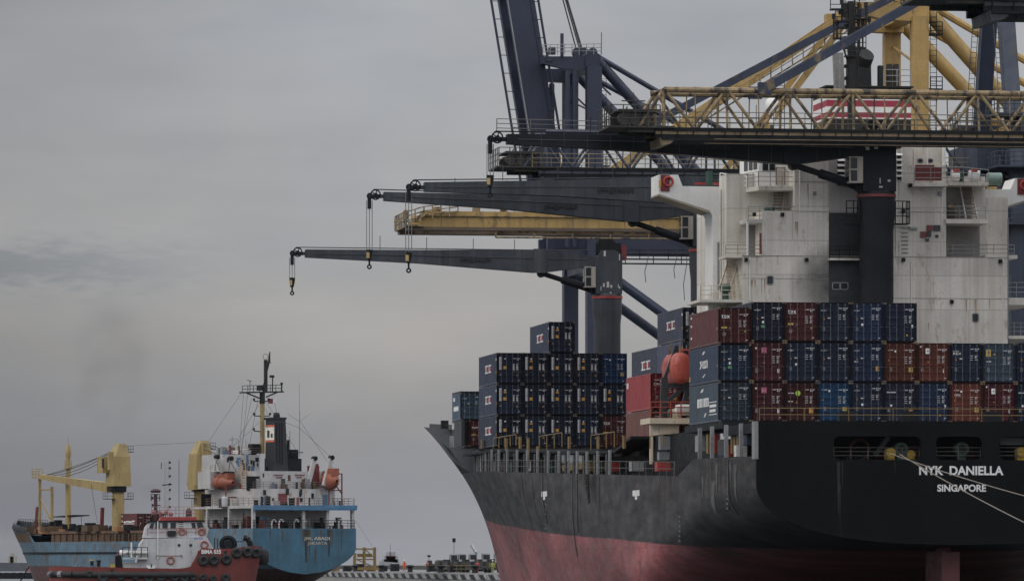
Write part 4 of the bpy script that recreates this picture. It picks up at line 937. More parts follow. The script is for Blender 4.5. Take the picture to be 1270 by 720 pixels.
DSC = {'label': 'with tall white label', 'diamond': 'with small amber triangle', 'word': 'with white lettering on doors', 'pink': 'with pink sticker', 'lime': 'with lime green dot', 'plainmark': 'with yellow square', 'square': 'with white square', 'sign': 'with pale yellow sign', 'bare': 'with bare left door', 'one': 'with small white script'}
# stern stack: column by column, bottom to top
TEX = ('tex', .105, .62, -.55, .70)
stern = {0: [('steel', 'diamond', 0, 'block', None), ('navy2', 'diamond', 1, 'glyph', None), ('maroon', 'word', 0, 'dots', TEX)],
         1: [('maroon', 'pink', 0, None, None), ('maroon', 'pink', 1, None, None), ('navy', 'diamond', 1, None, None)],
         2: [('maroon', 'lime', 0, None, None), ('navy', 'diamond', 3, None, None), ('maroon', 'word', 1, None, TEX)],
         3: [('blue', 'plainmark', 0, None, None), ('navy', 'diamond', 0, None, None), ('navy', 'diamond', 4, None, None)],
         4: [('navy', 'diamond', 3, None, None), ('navy2', 'diamond', 2, None, None), ('navy2', 'diamond', 3, None, None)],
         5: [('slnavy', 'one', 0, None, None), ('brown', 'plainmark', 0, None, None), ('navy', 'bare', 0, None, None)],
         6: [('navy2', 'bare', 1, None, None), ('brown', 'square', 0, None, None)],
         7: [('brown', 'plainmark', 1, None, ('ON', .06, .42, -.55, .66)), ('navy', 'diamond', 5, None, ('REX', .06, .62, -.55, .70))],
         8: [('maroon', 'square', 1, None, None), ('slate', 'sign', 0, None, None)],
         9: [('navy2', 'one', 2, None, None), ('navy2', 'diamond', 1, None, None)]}
x0 = SH.pd(891, 470, 15.5).x + CW / 2
for cidx, lst in stern.items():
    z = zs
    for ti, (c, mk, var, side, txt) in enumerate(lst):
        H = 2.896
        if cidx == 0: H = (2.896, 2.72, 2.591 + .05)[ti]
        lab = f"{CC[c][1]} container {DSC[mk]}, {TIER[ti]} tier of stern stack, {ORD[cidx]} column from lifeboat"
        container(lab, c, (x0 + cidx * (PIT + .006), 15.5, z), H, 12.19, mk, var, side, txt, group='containers in the stern stack'); z += H + .025
# long stack ahead of the house
x1 = SH.pd(616, 490, 127).x + CW / 2
farc = {0: ['navy'] * 3, 1: ['navy'] * 3, 2: ['navy'] * 4, 3: ['navy'] * 3, 4: ['maroon', 'navy', 'kblue']}
TF = ['bottom', 'second', 'third', 'lone']
for cidx, lst in farc.items():
    z = zb_far
    for ti, c in enumerate(lst):
        mk = 'word' if c == 'maroon' else ('plainmark' if c == 'kblue' else 'label')
        lab = f"{CC[c][1]} container {DSC[mk]}, {TF[ti]} tier of forward stack, {ORD[cidx]} column from bow"
        container(lab, c, (x1 + cidx * PIT, 127, z), 2.88, 12.19, mk, (cidx + ti) % 2, 'aitch' if c != 'maroon' else None, TEX if c == 'maroon' else None, group='containers in the forward stack'); z += 2.905
# stack beside the crane, ahead of the house
x2 = SH.pd(807, 500, 56).x + CW / 2; z = zb_bayB
container('dull brown container under the red one, left of the lifeboat platform', 'dull', (x2, 56, z), 2.96, mk='plainmark', side=None)
container('red container with white tag, left of the orange lifeboat', 'red', (x2, 56, z + 2.98), 2.90, mk='plainmark', var=3, side='tag', txt=('ONE', .07, .7, -.5, .66), tint=1)
zz_ = z; x3 = SH.pd(847, 420, 56).x + CW / 2
for i, (c, H, lab) in enumerate((('maroon', 2.9, 'maroon container mostly hidden behind the davit, lowest behind the lifeboat'), ('maroon', 2.9, 'maroon container just below the lifeboat, behind its davit legs'), ('slnavy', 2.66, 'navy container directly behind the orange lifeboat'), ('slnavy', 2.66, 'navy container with red and white emblem above the lifeboat, topmost there'))):
    container(lab, c, (x3, 56, zz_), H, 12.19, 'label' if i > 1 else 'plainmark', 0, 'aitch' if i > 1 else None); zz_ += H + .02
x4 = SH.pd(817, 450, 70).x + CW / 2; zz_ = SH.pd(800, 429, 70).z - 2.9
z5 = zz_ - 2 * 2.92
for i, lab in enumerate(('navy container at the bottom behind the dull brown one', 'navy container in the middle behind the red one', 'navy container with emblem peeking out above the red container')):
    container(lab, 'slnavy', (x4, 70, z5 + i * 2.92), 2.9, 13.7, 'label', 0, 'aitch')
# bow containers
zb = SH.pd(584, 553, 168).z
xa = SH.pd(571, 505, 168).x + CW / 2; xb = SH.pd(582, 538, 168).x + CW / 2
container('maroon container low at the bow, left of the forward stack', 'maroon', (xb, 168, zb), 2.62, 6.06, 'word', 0, None, ('ton', .08, .7, -.5, .68))
container('steel blue short container at the bow with white patch, above the maroon one', 'steel', (xa, 168, zb + 2.66), 2.7, 6.06, 'diamond', 0, 'patch')
container('navy container at the bow just behind the steel blue short one', 'navy', (xa + .9, 175, zb + 2.66), 3.1, 6.06, 'diamond', 1)
m = MB().box((-9.5, 167, zb - .6), (9.5, 182, zb - .02)).box((xa - 1.2, 167.3, zb), (xa - .9, 173, zb + 2.63)).box((xa + .2, 175.3, zb), (xa + 2.4, 180.5, zb + 2.63)).box((-6, 175, zb - 4), (6, 181, zb - .5)); m.build('bow_hatch', SLATE, ship)

# ------------------------------------------------------------------ mooring ropes and the net over the side
def rope(a, b, sag, r, label):
    pts = [a.lerp(b, i / 16) - Vector((0, 0, sag * 4 * (i / 16) * (1 - i / 16))) for i in range(17)]
    m = MB().path(pts, r, 6); o = m.build('mooring_rope', ROPE, None, True); o.matrix_world = SH.mat(); tag(o, label, 'rope', 'stern mooring ropes'); return o
a = SH.pd(1104, 562, -.3); b = SH.pd(1270, 610, -14); rope(a, a + (b - a) * 1.6, .25, .036, 'upper mooring rope running from the yellow roller across the ship name')
a = SH.pd(1116, 563, -.3); b = SH.pd(1270, 642, -14); rope(a, a + (b - a) * 1.6, .3, .036, 'lower mooring rope running from the green roller below the port name')
m = MB(); a = SH.pt(729, 588, -16.35); rg = random.Random(4)
for i in range(5):
    pts = [a + Vector((-.12, (i - 2) * .45 * (1 - j / 14), -j * .19)) + Vector((0, -j * .12 + rg.uniform(-.12, .12), 0)) for j in range(13)]; m.path(pts, .06, 5)
for j in range(10):
    y = 1 - j / 12; p = a + Vector((-.15, -j * .16, -.2 - j * .24)); m.path([p + Vector((0, -1.1 * y, rg.uniform(-.1, .1))), p + Vector((0, 1.0 * y, rg.uniform(-.1, .1)))], .055, 5)
o = m.build('rope_net', mat('tarred_rope', (.012, .011, .011), .9)); o.matrix_world = SH.mat(); tag(o, 'dark bundled rope net hanging down the grey hull side', 'rope net')

# ------------------------------------------------------------------ quay
QT = 18.8; QZ = 2.6
m = MB().box((QT + .3, -400, -2), (QT + 420, 1400, QZ), 0).box((QT + .9, -400, QZ + .004), (QT + 420, 1400, QZ + .01), 1)
o = m.build('pavement', [CONC, ASPH]); o.matrix_world = SH.mat(); struct(o)
m = MB().box((QT + 26, 330, QZ + .2), (QT + 26.6, 900, QZ + 1.0)); o = m.build('kerb', mat('kerb_dark', (.05, .045, .04), .8, .3)); o.matrix_world = SH.mat(); struct(o)
m = MB(); 
d = 300.
while d < 700:
    m.prism([(QT + .28, d, 1.7), (QT + .28, d + 5, 1.7), (QT + .28, d + 8, QZ - .2), (QT + .28, d + 3, QZ - .2)], (-.12, 0, 0), 0)
    m.prism([(QT + .28, d + 5, 1.7), (QT + .28, d + 10, 1.7), (QT + .28, d + 13, QZ - .2), (QT + .28, d + 8, QZ - .2)], (-.11, 0, 0), 1); d += 10
o = m.build('pavement_marking', [RUBBER, mat('edge_white', (.26, .26, .265), .8, .5)]); o.matrix_world = SH.mat(); struct(o)
bol = None
for i in range(9):
    dd_ = 330 + i * 38; loc = (QT + 2.2, dd_, QZ + .01)
    if bol is None:
        bol = MB().lathe((0, 0, 0), [(.55, 0), (.4, .15), (.36, .7), (.6, .85), (.6, 1.05), (.3, 1.15)], 12).build('bollard', DARK, None, True); o = bol
    else: o = bol.copy(); COL.objects.link(o)
    o.matrix_world = SH.mat() @ Matrix.Translation(loc); tag(o, 'black mooring bollard in the row along the quay edge', 'bollard', 'bollards along the quay edge')

# ------------------------------------------------------------------ ship-to-shore cranes
def girt(mb, a, b, w, h, m=0, m2=None): mb.beam(a, b, w, h, m)
def crane_root(label, d): return empty('quay_crane', label, 'quay crane', 'gantry cranes along the quay', (0, 0, 0), 0, SH)
LW, LL = 21.5, 38.0
def gantry(root, d, hd, zg, za, paint, apex_hd=1.2, ll=LL, lw=1.5, zp=None, rake=0, skip_top=False):
    """four legs on the quay, sill and portal beams, A-frame above the girder"""
    zp = zp or QZ + 14
    for t in (LW, ll):
        for sg in (-1, 1):
            m = MB(); y = d + sg * hd; m.beam((t, y, QZ + 1.5), (t, y, zg - .2), lw, lw * 1.15, 0, up=(0, 1, 0)); m.box((t - .8, y - 4, QZ), (t + .8, y + 4, QZ + 1.5))
            m.build('leg', paint, root)
    m = MB()
    for t in (LW, ll): m.beam((t, d - hd, QZ + 2.2), (t, d + hd, QZ + 2.2), 1.3, 1.6); m.beam((t, d - hd, zg - 1.2), (t, d + hd, zg - 1.2), 1.2, 1.8)
    for sg in (-1, 1): m.beam((LW, d + sg * hd, zp), (ll, d + sg * hd, zp), 1.2, 1.8); m.beam((LW, d + sg * hd, zg - 1), (ll, d + sg * hd, zg - 1), 1.2, 1.7); m.tube((LW, d + sg * hd, zg - 2), (ll, d + sg * hd, zp + 1), .55, 12)
    m.build('portal_beam', paint, root)
def truss_crane(label, u_tip, d, v_bot, v_top, paint, stay, lattice, s):
    root = crane_root(label, d)
    tip = SH.pd(u_tip, v_bot, d); zb_ = tip.z; zt_ = SH.pd(u_tip + 60, v_top, d).z - .15; t0 = tip.x
    tend = 44.; p = 4.80; g = 2.1
    gantry(root, d, 7.6, zb_ - .3, 56, paint)
    # bottom girders: deep plate with light web
    m = MB()
    for sg in (-1, 1):
        y = d + sg * g; m.box((t0 + 3.6, y - .32, zb_ + .62), (tend, y + .32, zb_ + .86), 1); m.box((t0 + 3.6, y - .2, zb_ + .36), (tend, y + .2, zb_ + .62), 0); m.box((t0 + 3.6, y - .15, zb_ + .10), (tend, y + .15, zb_ + .36), 2); m.box((t0 + 4, y - .34, zb_ - .04), (tend, y + .34, zb_ + .10), 2); m.box((t0 + 8, y - .36, zb_ + .0), (tend, y + .36, zb_ + .05), 3)
        for i in range(int((tend - t0 - 4) / 1.2)): m.box((t0 + 4 + i * 1.2, y - .3, zb_ + .1), (t0 + 4.06 + i * 1.2, y + .3, zb_ + .62), 2)
    m.build('boom_girder', [lattice['web'], DARK, DARK, lattice['web']], root)
    m = MB(); m.prism([(t0 + 3.9, d - 2.3, zb_ + .1), (t0 + 5.2, d - 2.3, zb_ + .1), (t0 + 4.7, d - 2.3, zb_ - .35), (t0 + 4.0, d - 2.3, zb_ - .5)], (0, 4.6, 0)); m.build('boom_bracket', lattice['web'], root)
    # top chords, diagonals, verticals
    m = MB()
    for sg in (-1, 1):
        y = d + sg * g * .85; yb = d + sg * g
        m.tube((t0 + 4.1 - .2 * sg, y, zt_), (tend, y, zt_), .22, 8)
        n0 = t0 + 4.25; m.tube((n0, y, zt_), (t0 + 2.4, yb, zb_ + .9), .14, 8)
        k = 0
        while n0 + k * p + p < tend:
            x = n0 + k * p; m.tube((x + .1, y, zt_), (x + p / 2 - .15, yb, zb_ + .85), .125, 8); m.tube((x + p / 2 + .15, yb, zb_ + .85), (x + p - .1, y, zt_), .125, 8); m.tube((x + p, y, zt_), (x + p, yb, zb_ + .85), .10, 8); m.tube((x + p / 2, y, zt_), (x + p / 2, yb, zb_ + .85), .05, 6)
            m.tube((x, d - g * .85, zt_), (x, d + g * .85, zt_), .12, 6); k += 1
        m.tube((n0, y, zt_), (n0, yb, zb_ + .85), .15, 8)
    m.build('boom_truss', lattice['chord'], root)
    m = MB()
    for sg in (-1, 1): m.rail([(t0 + 3, d + sg * (g + .5), zb_ + .86), (tend - 3, d + sg * (g + .5), zb_ + .86)], 1.15, 2.4, 3, .028)
    m.build('railing', lattice['rail'], root)
    # tip platform with sheaves and rails
    m = MB(); m.box((t0, d - 2.6, zb_ + .80), (t0 + 5, d + 2.6, zb_ + .95)); m.box((t0 + 1.5, d - 2.2, zb_ + .5), (t0 + 5, d - 1.9, zb_ + .8)); m.box((t0 + 1.5, d + 1.9, zb_ + .5), (t0 + 5, d + 2.2, zb_ + .8))
    m.rail([(t0 + .1, d - 3.1, zb_ + .95), (t0 + 3.8, d - 3.1, zb_ + .95)], 1.5, .9, 3, .035); m.rail([(t0 + .1, d + 3.1, zb_ + .95), (t0 + .1, d - 3.1, zb_ + .95)], 1.5, 1.0, 3, .035)
    m.box((t0 + .8, d - 2.4, zb_ + 2.1), (t0 + 4.0, d + 2.4, zb_ + 2.2)); 
    for x in (1.3, 2.1, 3.0):
        for y in (-1.8, 1.6): m.lathe((t0 + x, d + y, zb_ + 1.5), [(.5, -.3), (.5, .3)], 12, 0, 'y'); m.box((t0 + x + .3, d + y - .3, zb_ + .9), (t0 + x + .45, d + y + .3, zb_ + 2.2))
    m.tube((t0 + 2.3, d, zb_ + 2.2), (t0 + 2.3, d, zb_ + 3.6), .05, 5); m.tube((t0 + 1.4, d, zb_ + 3.0), (t0 + 3.2, d, zb_ + 3.0), .05, 5); m.tube((t0 + 1.0, d - 2, zb_ + .9), (t0 + 1.5, d - 2, zb_ + 2.4), .06, 5)
    m.build('tip_platform', mat('grimy_steel', (.03, .028, .026), .7, .4, 0, (0, 0, 0), .8, (.14, .09, .04), fine=2), root)
    # A-frame and stays
    for sg in (-1, 1):
        m = MB(); m.beam((LW, d + sg * 7.6, zb_ - .5), (LW, d + sg * 1.2, 57), 1.15, 1.3, 0, up=(1, 0, 0)); m.ladder((LW - 1, d + sg * 7.4, zb_ + 2), (LW - 1, d + sg * 2.4, 55), .5); m.build('a_frame_leg', paint, root)
    m = MB(); m.box((LW - 1.2, d - 2.2, 56.4), (LW + 1.6, d + 2.2, 58)); m.build('apex_head', paint, root)
    for sg in (-1, 1):
        m = MB(); q = Vector((t0 + 11.9, d + sg * 1.9, zt_ + .1)); a = Vector((LW, d + sg * 1.5, 57)); m.beam(a, q, .5, .62); m.box(q - Vector((.5, .25, .4)), q + Vector((.5, .25, .5))); m.build('forestay', stay, root)
        m = MB(); m.tube((LW + 1, d + sg * 1.5, 57), (LL + 10, d + sg * 3, zb_ + 1), .3, 8); m.build('backstay', paint, root)
    m = MB(); m.box((LW + 2, d - 5, zb_ + 1), (LW + 14, d + 5, zb_ + 6)); m.build('machinery_house', paint, root)
    # work platforms and stairs round the waterside legs
    m = MB()
    for sg in (-1, 1):
        for z in (zb_ - 4, zb_ + .8, zb_ + 5.2): m.box((LW - 2.2, d + sg * 7.4 - 2, z), (LW + 1.5, d + sg * 7.4 + 2, z + .15)); m.rail([(LW - 2.2, d + sg * 7.4 - 2, z + .1), (LW + 1.5, d + sg * 7.4 - 2, z + .1)], 1.2, .8, 3, .04); m.rail([(LW - 2.2, d + sg * 7.4 - 2, z + .1), (LW - 2.2, d + sg * 7.4 + 2, z + .1)], 1.2, 1, 3, .04)
    m.box((LW - 1.4, d - 7, zb_ - 4.6), (LW - .2, d + 7, zb_ - 3.2)); m.box((LW - 3, d - 5.5, zb_ + .9), (LW + .5, d + 5.5, zb_ + 3.2)); m.tube((LW - 1, d - 6.4, zb_ - 8), (LW - 1, d - 5.0, zb_ + 4), .3); 
    for i in range(5): m.box((LW - 3.2 + .2 * i, d - 7 + i * 2.5, zb_ - 3), (LW - 2, d - 5.6 + i * 2.5, zb_ - 1.2 + .3 * (i % 3)))
    m.build('leg_platform', lattice['plat'], root)
    return root
LATY = dict(web=mat('worn_web', (.20, .145, .085), .65, .3, .4, (.06, .05, .04), .7, (.05, .035, .025), fine=2), chord=YELD, rail=mat('worn_rail', (.10, .08, .055), .6, .3), plat=DARK)
LATB = dict(web=mat('blue_web', (.05, .06, .075), .55, .3, .3, (.1, .09, .08), .3), chord=BLUEG, rail=mat('rail_tan', (.22, .17, .10), .6, .3), plat=mat('blue_platform', (.028, .038, .06), .55, .3))
truss_crane('quay crane with worn yellow lattice boom, crossing in front of the striped funnel', 748, 26.5, 174.5, 111, BLUEG, BLUEW, LATY, 16.6)
truss_crane('quay crane with blue grey lattice boom, lying just above a deck crane jib', 611, 80, 222, 164, BLUEG, BLUEW, LATB, 14.7)
truss_crane('quay crane whose dark boom tip reaches in at the top right corner', 1130, -83, 19.5, -70, BLUEG, BLUEW, dict(LATB, web=mat('dark_web', (.02, .023, .03), .55, .3)), 22.6)

def modern_crane(label, d, hd, zg, za, paint, gauge, hk, boom=None, raised=None, lw=1.6, rail_m=GREYM, sep=3.2):
    root = crane_root(label, d); ll = LW + gauge
    for sg in (-1, 1):
        for t, nm in ((LW, 'leg'), (ll, 'leg')):
            y = d + sg * hd; m = MB(); zt_ = za - 1.5 if t == LW else zg
            m.beam((t - .0, y, QZ + 1.4), (t, y, zt_), lw, lw, 0, up=(0, 1, 0)); m.box((t - .9, y - 5, QZ), (t + .9, y + 5, QZ + 1.5)); m.build(nm, paint, root)
            if t == LW and raised:
                m = MB(); m.tube((t - 2.4, y, zg), (t - 2.4, y, za - 2), .36, 8); m.tube((t - 3.3, y, zg), (t - 3.3, y, za - 2), .3, 8); m.build('mast_tube', paint, root)
    m = MB()
    for t in (LW, ll): m.beam((t, d - hd, QZ + 2.5), (t, d + hd, QZ + 2.5), 1.4, 1.8); m.beam((t, d - hd, zg - 2), (t, d + hd, zg - 2), 1.2, 1.8)
    for sg in (-1, 1): m.beam((LW, d + sg * hd, QZ + 15), (ll, d + sg * hd, QZ + 15), 1.3, 1.8); m.tube((LW + .6, d + sg * hd, zg - 2.5), (ll - .5, d + sg * hd, QZ + 16), .62, 12)
    m.build('portal_beam', paint, root)
    m = MB()       # fixed girder behind the hinge
    for sg in (-1, 1): m.box((LW - 5, d + sg * sep - .5, zg - .4), (ll + 16, d + sg * sep + .5, zg + 1.6)); 
    for i in range(9): m.box((LW - 4 + i * 6, d - sep, zg + .2), (LW - 3.4 + i * 6, d + sep, zg + .9))
    m.prism([(LW - 4.5, d - hd, zg - .4), (LW + 1, d - hd, zg - .4), (LW + 1, d - hd, zg - 4.5)], (0, .6, 0))
    m.build('main_girder', paint, root)
    m = MB()
    for sg in (-1, 1): m.box((LW - 4.4, d + sg * (sep + 1.6) - .4, zg - 1.35), (ll + 10, d + sg * (sep + 1.6) + .4, zg - 1.2)); m.rail([(LW - 4.4, d + sg * (sep + 2), zg - 1.2), (ll + 10, d + sg * (sep + 2), zg - 1.2)], 1.1, 3.6, 2, .05)
    m.build('walkway', DARK, root)
    # head beam
    k = hk
    m = MB()
    for sg in (-1, 1):
        y = d + sg * hd * .9
        m.prism([(LW + .9 * k, y - .7, za), (LW + .9 * k, y - .7, za - 1.9 * k), (LW - 1.0 * k, y - .7, za - 1.9 * k), (LW - 3.2 * k, y - .7, za - 1.8 * k), (LW - 6.4 * k, y - .7, za - 1.1 * k), (LW - 6.4 * k, y - .7, za - .25 * k), (LW - 1.2 * k, y - .7, za - .2 * k), (LW - .9 * k, y - .7, za + .2 * k), (LW + .6 * k, y - .7, za + .2 * k)], (0, 1.4, 0))
    m.box((LW - 1, d - hd, za - 1.4), (LW + .7, d + hd, za - .2)); m.box((LW - 6, d - hd, za - .9), (LW - 5.2, d + hd, za - .35))
    for x in (-.6, .5, 1.4): m.lathe((LW - x, d - hd * .5, za + .7), [(.6, -.5), (.6, .5)], 12, 0, 'y')
    m.box((LW - 5.6, d - hd, za), (LW - 4.8, d - hd + 1, za + .9)); m.tube((LW - 4.0, d - hd, za - .3), (LW - 4.0, d - hd, za + 2.6), .22, 8); m.tube((LW + 1, d - hd, za), (LW + 1, d - hd, za + 2.8), .05, 5)
    m.build('apex_head', paint, root)
    m = MB()
    for sg in ((-1, 1) if raised else ()):
        y = d + sg * hd
        for z in (zg + 4, zg + 9, zg + 13.5): m.tube((LW - 3.3, y, z), (LW, y, z), .14, 6); m.box((LW - 2.9, y - .8, z), (LW - .9, y + .8, z + .12)); m.rail([(LW - 3.2, y - .8, z), (LW - .9, y - .8, z)], 1.1, .8, 2, .035)
        m.tube((LW - .2, y, zg + 2), (LW - 2.6, y, zg + 9), .1, 6); m.tube((LW + .6, y, za - 3.5), (LW + 2.2, y, za - 5), .12, 6); m.ladder((LW - .95, y, zg), (LW - .95, y, za - 2), .5, (0, 1, 0))
    for i in range(4): z = zg + 3 + i * 4.6; m.tube((LW, d - hd, z), (LW, d + hd, z + 3), .12, 6)
    m.build('bracing', paint, root)
    m = MB(); m.rail([(LW - 6.4 * k, d - hd - .8, za - .2), (LW + .8 * k, d - hd - .8, za)], 1.3, .9, 3, .04); m.build('railing', rail_m, root)
    for sg in (-1, 1):
        y = d + sg * hd * .9
        m = MB(); m.tube((LW + .6 * k, y, za - .6 * k), (ll + 3, y * .5 + d * .5, za - .6 * k - (gauge + 2.4) * 1.06), .66 * k ** .5, 14); m.build('backstay_tube', paint, root, True)
        m = MB(); m.tube((LW + .8 * k, y, za - .2 * k), (ll + 18, d + sg * 3, za - (gauge + 17) * .55), .34, 8); m.build('backstay', paint, root, True)
    m = MB(); m.ladder((LW + 1.3, d - hd, zg), (LW + 1.3, d - hd, za - 1), .6, m=0, sp=.5)
    for z in (zg + 5, zg + 10, zg + 15): m.box((LW + .8, d - hd - .6, z), (LW + 2, d - hd + .6, z + .15)); m.rail([(LW + .9, d - hd - .6, z), (LW + 2, d - hd - .6, z)], 1.2, .6, 3, .04)
    m.build('ladder', DARK, root)
    if raised:
        (ub, vb), (ut, vt) = raised; a = SH.pd(ub, vb, d); b = SH.pd(ut, vt, d); dr = (b - a).normalized(); top = a + dr * 62; a.z -= 0
        for sg in (-1, 1):
            y = sg * sep; o_ = Vector((0, y, 0)); m = MB(); m.beam(a + o_, top + o_, 1.0, 2.9, 0, up=(1, 0, 0)); m.beam(a + o_ + Vector((1.75, -.3, 0)), top + o_ + Vector((1.75, -.3, 0)), .5, .5, 0); m.beam(a + o_ + Vector((-1.42, -.52, 0)), top + o_ + Vector((-1.42, -.52, 0)), .12, .16, 1)
            m.build('boom_girder', [paint, GREYM], root)
        m = MB()
        for i in range(12): c = a + dr * (4 + i * 5); m.beam(c + Vector((0, -sep, 0)), c + Vector((0, sep, 0)), .7, 1.4)
        m.build('boom_cross_beam', paint, root)
        n = Vector((-dr.z, 0, dr.x)); m = MB()
        for off, w in ((2.5, .32), (-3.6, .32)):
            o_ = Vector((off * (-n.x), -sep - .6, 0))
            m.tube(a + o_ - dr * 0, top + o_, .16, 6); o2 = o_ + Vector((1.0 if off < 0 else -1.0, 0, 0)); 
            for i in range(26): c = a + dr * (2 + i * 2.3); m.tube(c + o_, c + o2, .05, 4)
            m.tube(a + o2, top + o2, .07, 5)
        m.build('boom_walkway', paint, root)
        m = MB()
        for dx, yy in ((-.3, -hd), (.2, -hd * .4), (.9, hd * .3), (1.0, hd), (.4, 0)): m.tube((LW + dx - .4, d + yy * .6, za + .6), a + dr * 55 + Vector((3 + dx, yy * .3, 0)), .09, 5)
        m.build('boom_rope', WIRE, root)
    if boom:
        u0, v0, v1 = boom; a = SH.pd(u0, v1, d - sep); z0 = a.z; z1 = SH.pd(u0, v0, d - sep).z; h = z1 - z0
        m = MB()
        for sg in (-1, 1):
            y = d + sg * sep; m.box((a.x + 1.2, y - .55, z0 + h * .16), (LW, y + .55, z0 + h * .72), 0); m.box((a.x + 1.2, y - .7, z0 + h * .74), (LW, y + .7, z0 + h * .98), 0); m.box((a.x + 1.2, y - .72, z0 + h * .71), (LW, y + .72, z0 + h * .745), 1); m.box((a.x, y - .75, z0), (LW, y + .75, z0 + h * .17), 2)
            for i in range(14): m.box((a.x + 3 + i * 2.4, y - .57, z0 + h * .17), (a.x + 3.05 + i * 2.4, y + .57, z0 + h * .72), 1)
        for i in range(5): m.box((a.x + 2 + i * 7, d - sep, z0 + h * .3), (a.x + 2.8 + i * 7, d + sep, z0 + h * .8), 0)
        m.build('boom_girder', [paint, YELD, mat('boom_underside', (.10, .07, .045), .6, .3)], root)
        m = MB(); m.rail([(a.x + 3, d - sep - .6, z1), (LW, d - sep - .6, z1)], .85, 3.4, 1, .06)
        for x in (2.4, 6, 8.5, 12, 16, 19): m.box((a.x + x, d - sep - .5, z1 - .05), (a.x + x + .6, d - sep + .5, z1 + .35))
        m.rail([(a.x + 8, d - sep - .6, z0 - .62), (LW, d - sep - .6, z0 - .62)], .5, 3.4, 1, .07); m.tube((a.x + 8, d - sep - .6, z0 - .6), (LW, d - sep - .6, z0 - .6), .09, 6)
        m.build('railing', YELD, root)
        m = MB(); m.box((a.x - .2, d - sep - 1, z0 + .3), (a.x + 1.4, d + sep + 1, z0 + .45)); m.rail([(a.x - .2, d - sep - 1, z0 + .4), (a.x + 1.4, d - sep - 1, z0 + .9), (a.x + 4.5, d - sep - 1, z0 + 1.3)], 1.2, .7, 3, .05); m.rail([(a.x - .2, d - sep - 1, z0 + .4), (a.x - .2, d + sep + 1, z0 + .4)], 1.3, 1.2, 3, .05); m.beam((a.x, d - sep - 1, z0 + .5), (a.x + 1.6, d - sep - 1, z1 - .2), .3, .3); m.tube((a.x - 1.2, d - sep, z0 + .8), (a.x + 1, d - sep, z0 + .8), .06, 5); m.box((a.x - .3, d - sep - .5, z0 + 1.0), (a.x + .1, d - sep + .3, z0 + 1.8))
        m.build('tip_platform', YELD, root)
        c = SH.pd(850, 278, d - sep - 1.5); m = MB()
        for x in (-.5, .5):
            for z in (-1.0, 1.0): m.tube((c.x + x, c.y, c.z - 1), (c.x + x, c.y, c.z + 1), .09, 6); m.tube((c.x - .5, c.y, c.z + z), (c.x + .5, c.y, c.z + z), .09, 6)
        m.build('trolley_frame', MWHITE, root)
        for sg in (-1, 1):
            for tt, zz, r in ((a.x + 13.5, z1, .42), (a.x + 27, z1, .3)):
                m = MB(); top_ = Vector((LW - 5.5 * k, d + sg * 3.6, za - .7)); bt = Vector((tt, d + sg * sep, zz)); m.beam(top_, bt, r * 1.5, r * 1.9); m.build('forestay', paint, root)
        m = MB(); top_ = Vector((LW - 5.5 * k, d - 4.6, za - 2.2)); bt = Vector((a.x + 14, d - 4.2, z1 + .2)); bt = top_.lerp(bt, .55); m.rail([top_, bt], 1.1, 1.2, 2, .045); m.beam(top_, bt, .5, .14); m.build('stay_walkway', YELD, root)
    m = MB()
    for i in range(4): t = LW + 12 + i * 5.2; z = zg - 1.3; zl = za - 1.9 - (t - LW) * 1.06
    m.box((LW + 12, d - 5.5, zg + 1.6), (LW + 26, d + 5.5, zg + 7.5)); m.build('machinery_house', paint, root)
    return root
modern_crane('yellow quay crane with lowered box girder boom reaching over the ship', 116.8, 6.0, 37.0, 55.2, YEL, 24, 1.0, boom=(505, 261.5, 285.5), lw=1.45)
modern_crane('tall navy quay crane with its boom raised, standing beyond the bow', 309.7, 9.6, 43.6, 67.6, NAVYC, 33, 1.02, raised=((681, 270), (637, 0)), lw=1.85, sep=3.6)
# hanging cables under the navy crane girder
for u, v0, v1 in ((803, 306, 350), (839, 306, 345), (851, 306, 372)):
    m = MB(); a = SH.pd(u, v0, 303); b = SH.pd(u - 2, v1, 303); m.path([a, a.lerp(b, .3) + Vector((.15, 0, 0)), a.lerp(b, .7) - Vector((.2, 0, 0)), b], .05, 5)
    o = m.build('hanging_cable', WIRE); o.matrix_world = SH.mat(); tag(o, 'thin loose cable hanging below the navy crane girder', 'cable', 'cables below the navy crane')

# ------------------------------------------------------------------ blue general cargo ship
CBLUE = mat('cargo_hull_paint', (0, 0, 0), .5, .25, .5, (.13, .11, .09), .7, (.10, .06, .035), bump=.15, fine=.8, rt=.52, split=(3.2, .006, (.075, .145, .205), (.08, .026, .026)))
CBLUE2 = mat('cargo_blue_trim', (.045, .14, .25), .5, .2, .3, (.15, .16, .17), .2)
CTRANS = mat('cargo_transom_paint', (.03, .10, .155), .5, .25, .6, (.035, .04, .04), .4, (.06, .05, .03), bump=.1)
CWHITE = mat('cargo_house_paint', (.39, .38, .375), .5, .14, .45, (.24, .20, .16), .5, (.25, .13, .07))
RUSTY = mat('rusty_coaming', (.085, .050, .025), .75, .35, .5, (.05, .03, .02), .6, (.07, .03, .02))
CYEL = mat('cargo_crane_yellow', (.29, .215, .085), .55, .2, .5, (.15, .11, .06), .5, (.12, .07, .04))
cargo = empty('cargo_ship', 'rusty blue general cargo ship with two yellow cranes, moored behind the tugboat', 'ship', fr=CG)
LB = 98.
def cz(d): return ip(d, [0, 22, 23, 74, 76, 88, 98], [9.1, 9.1, 7.3, 7.35, 8.9, 9.6, 10.3])
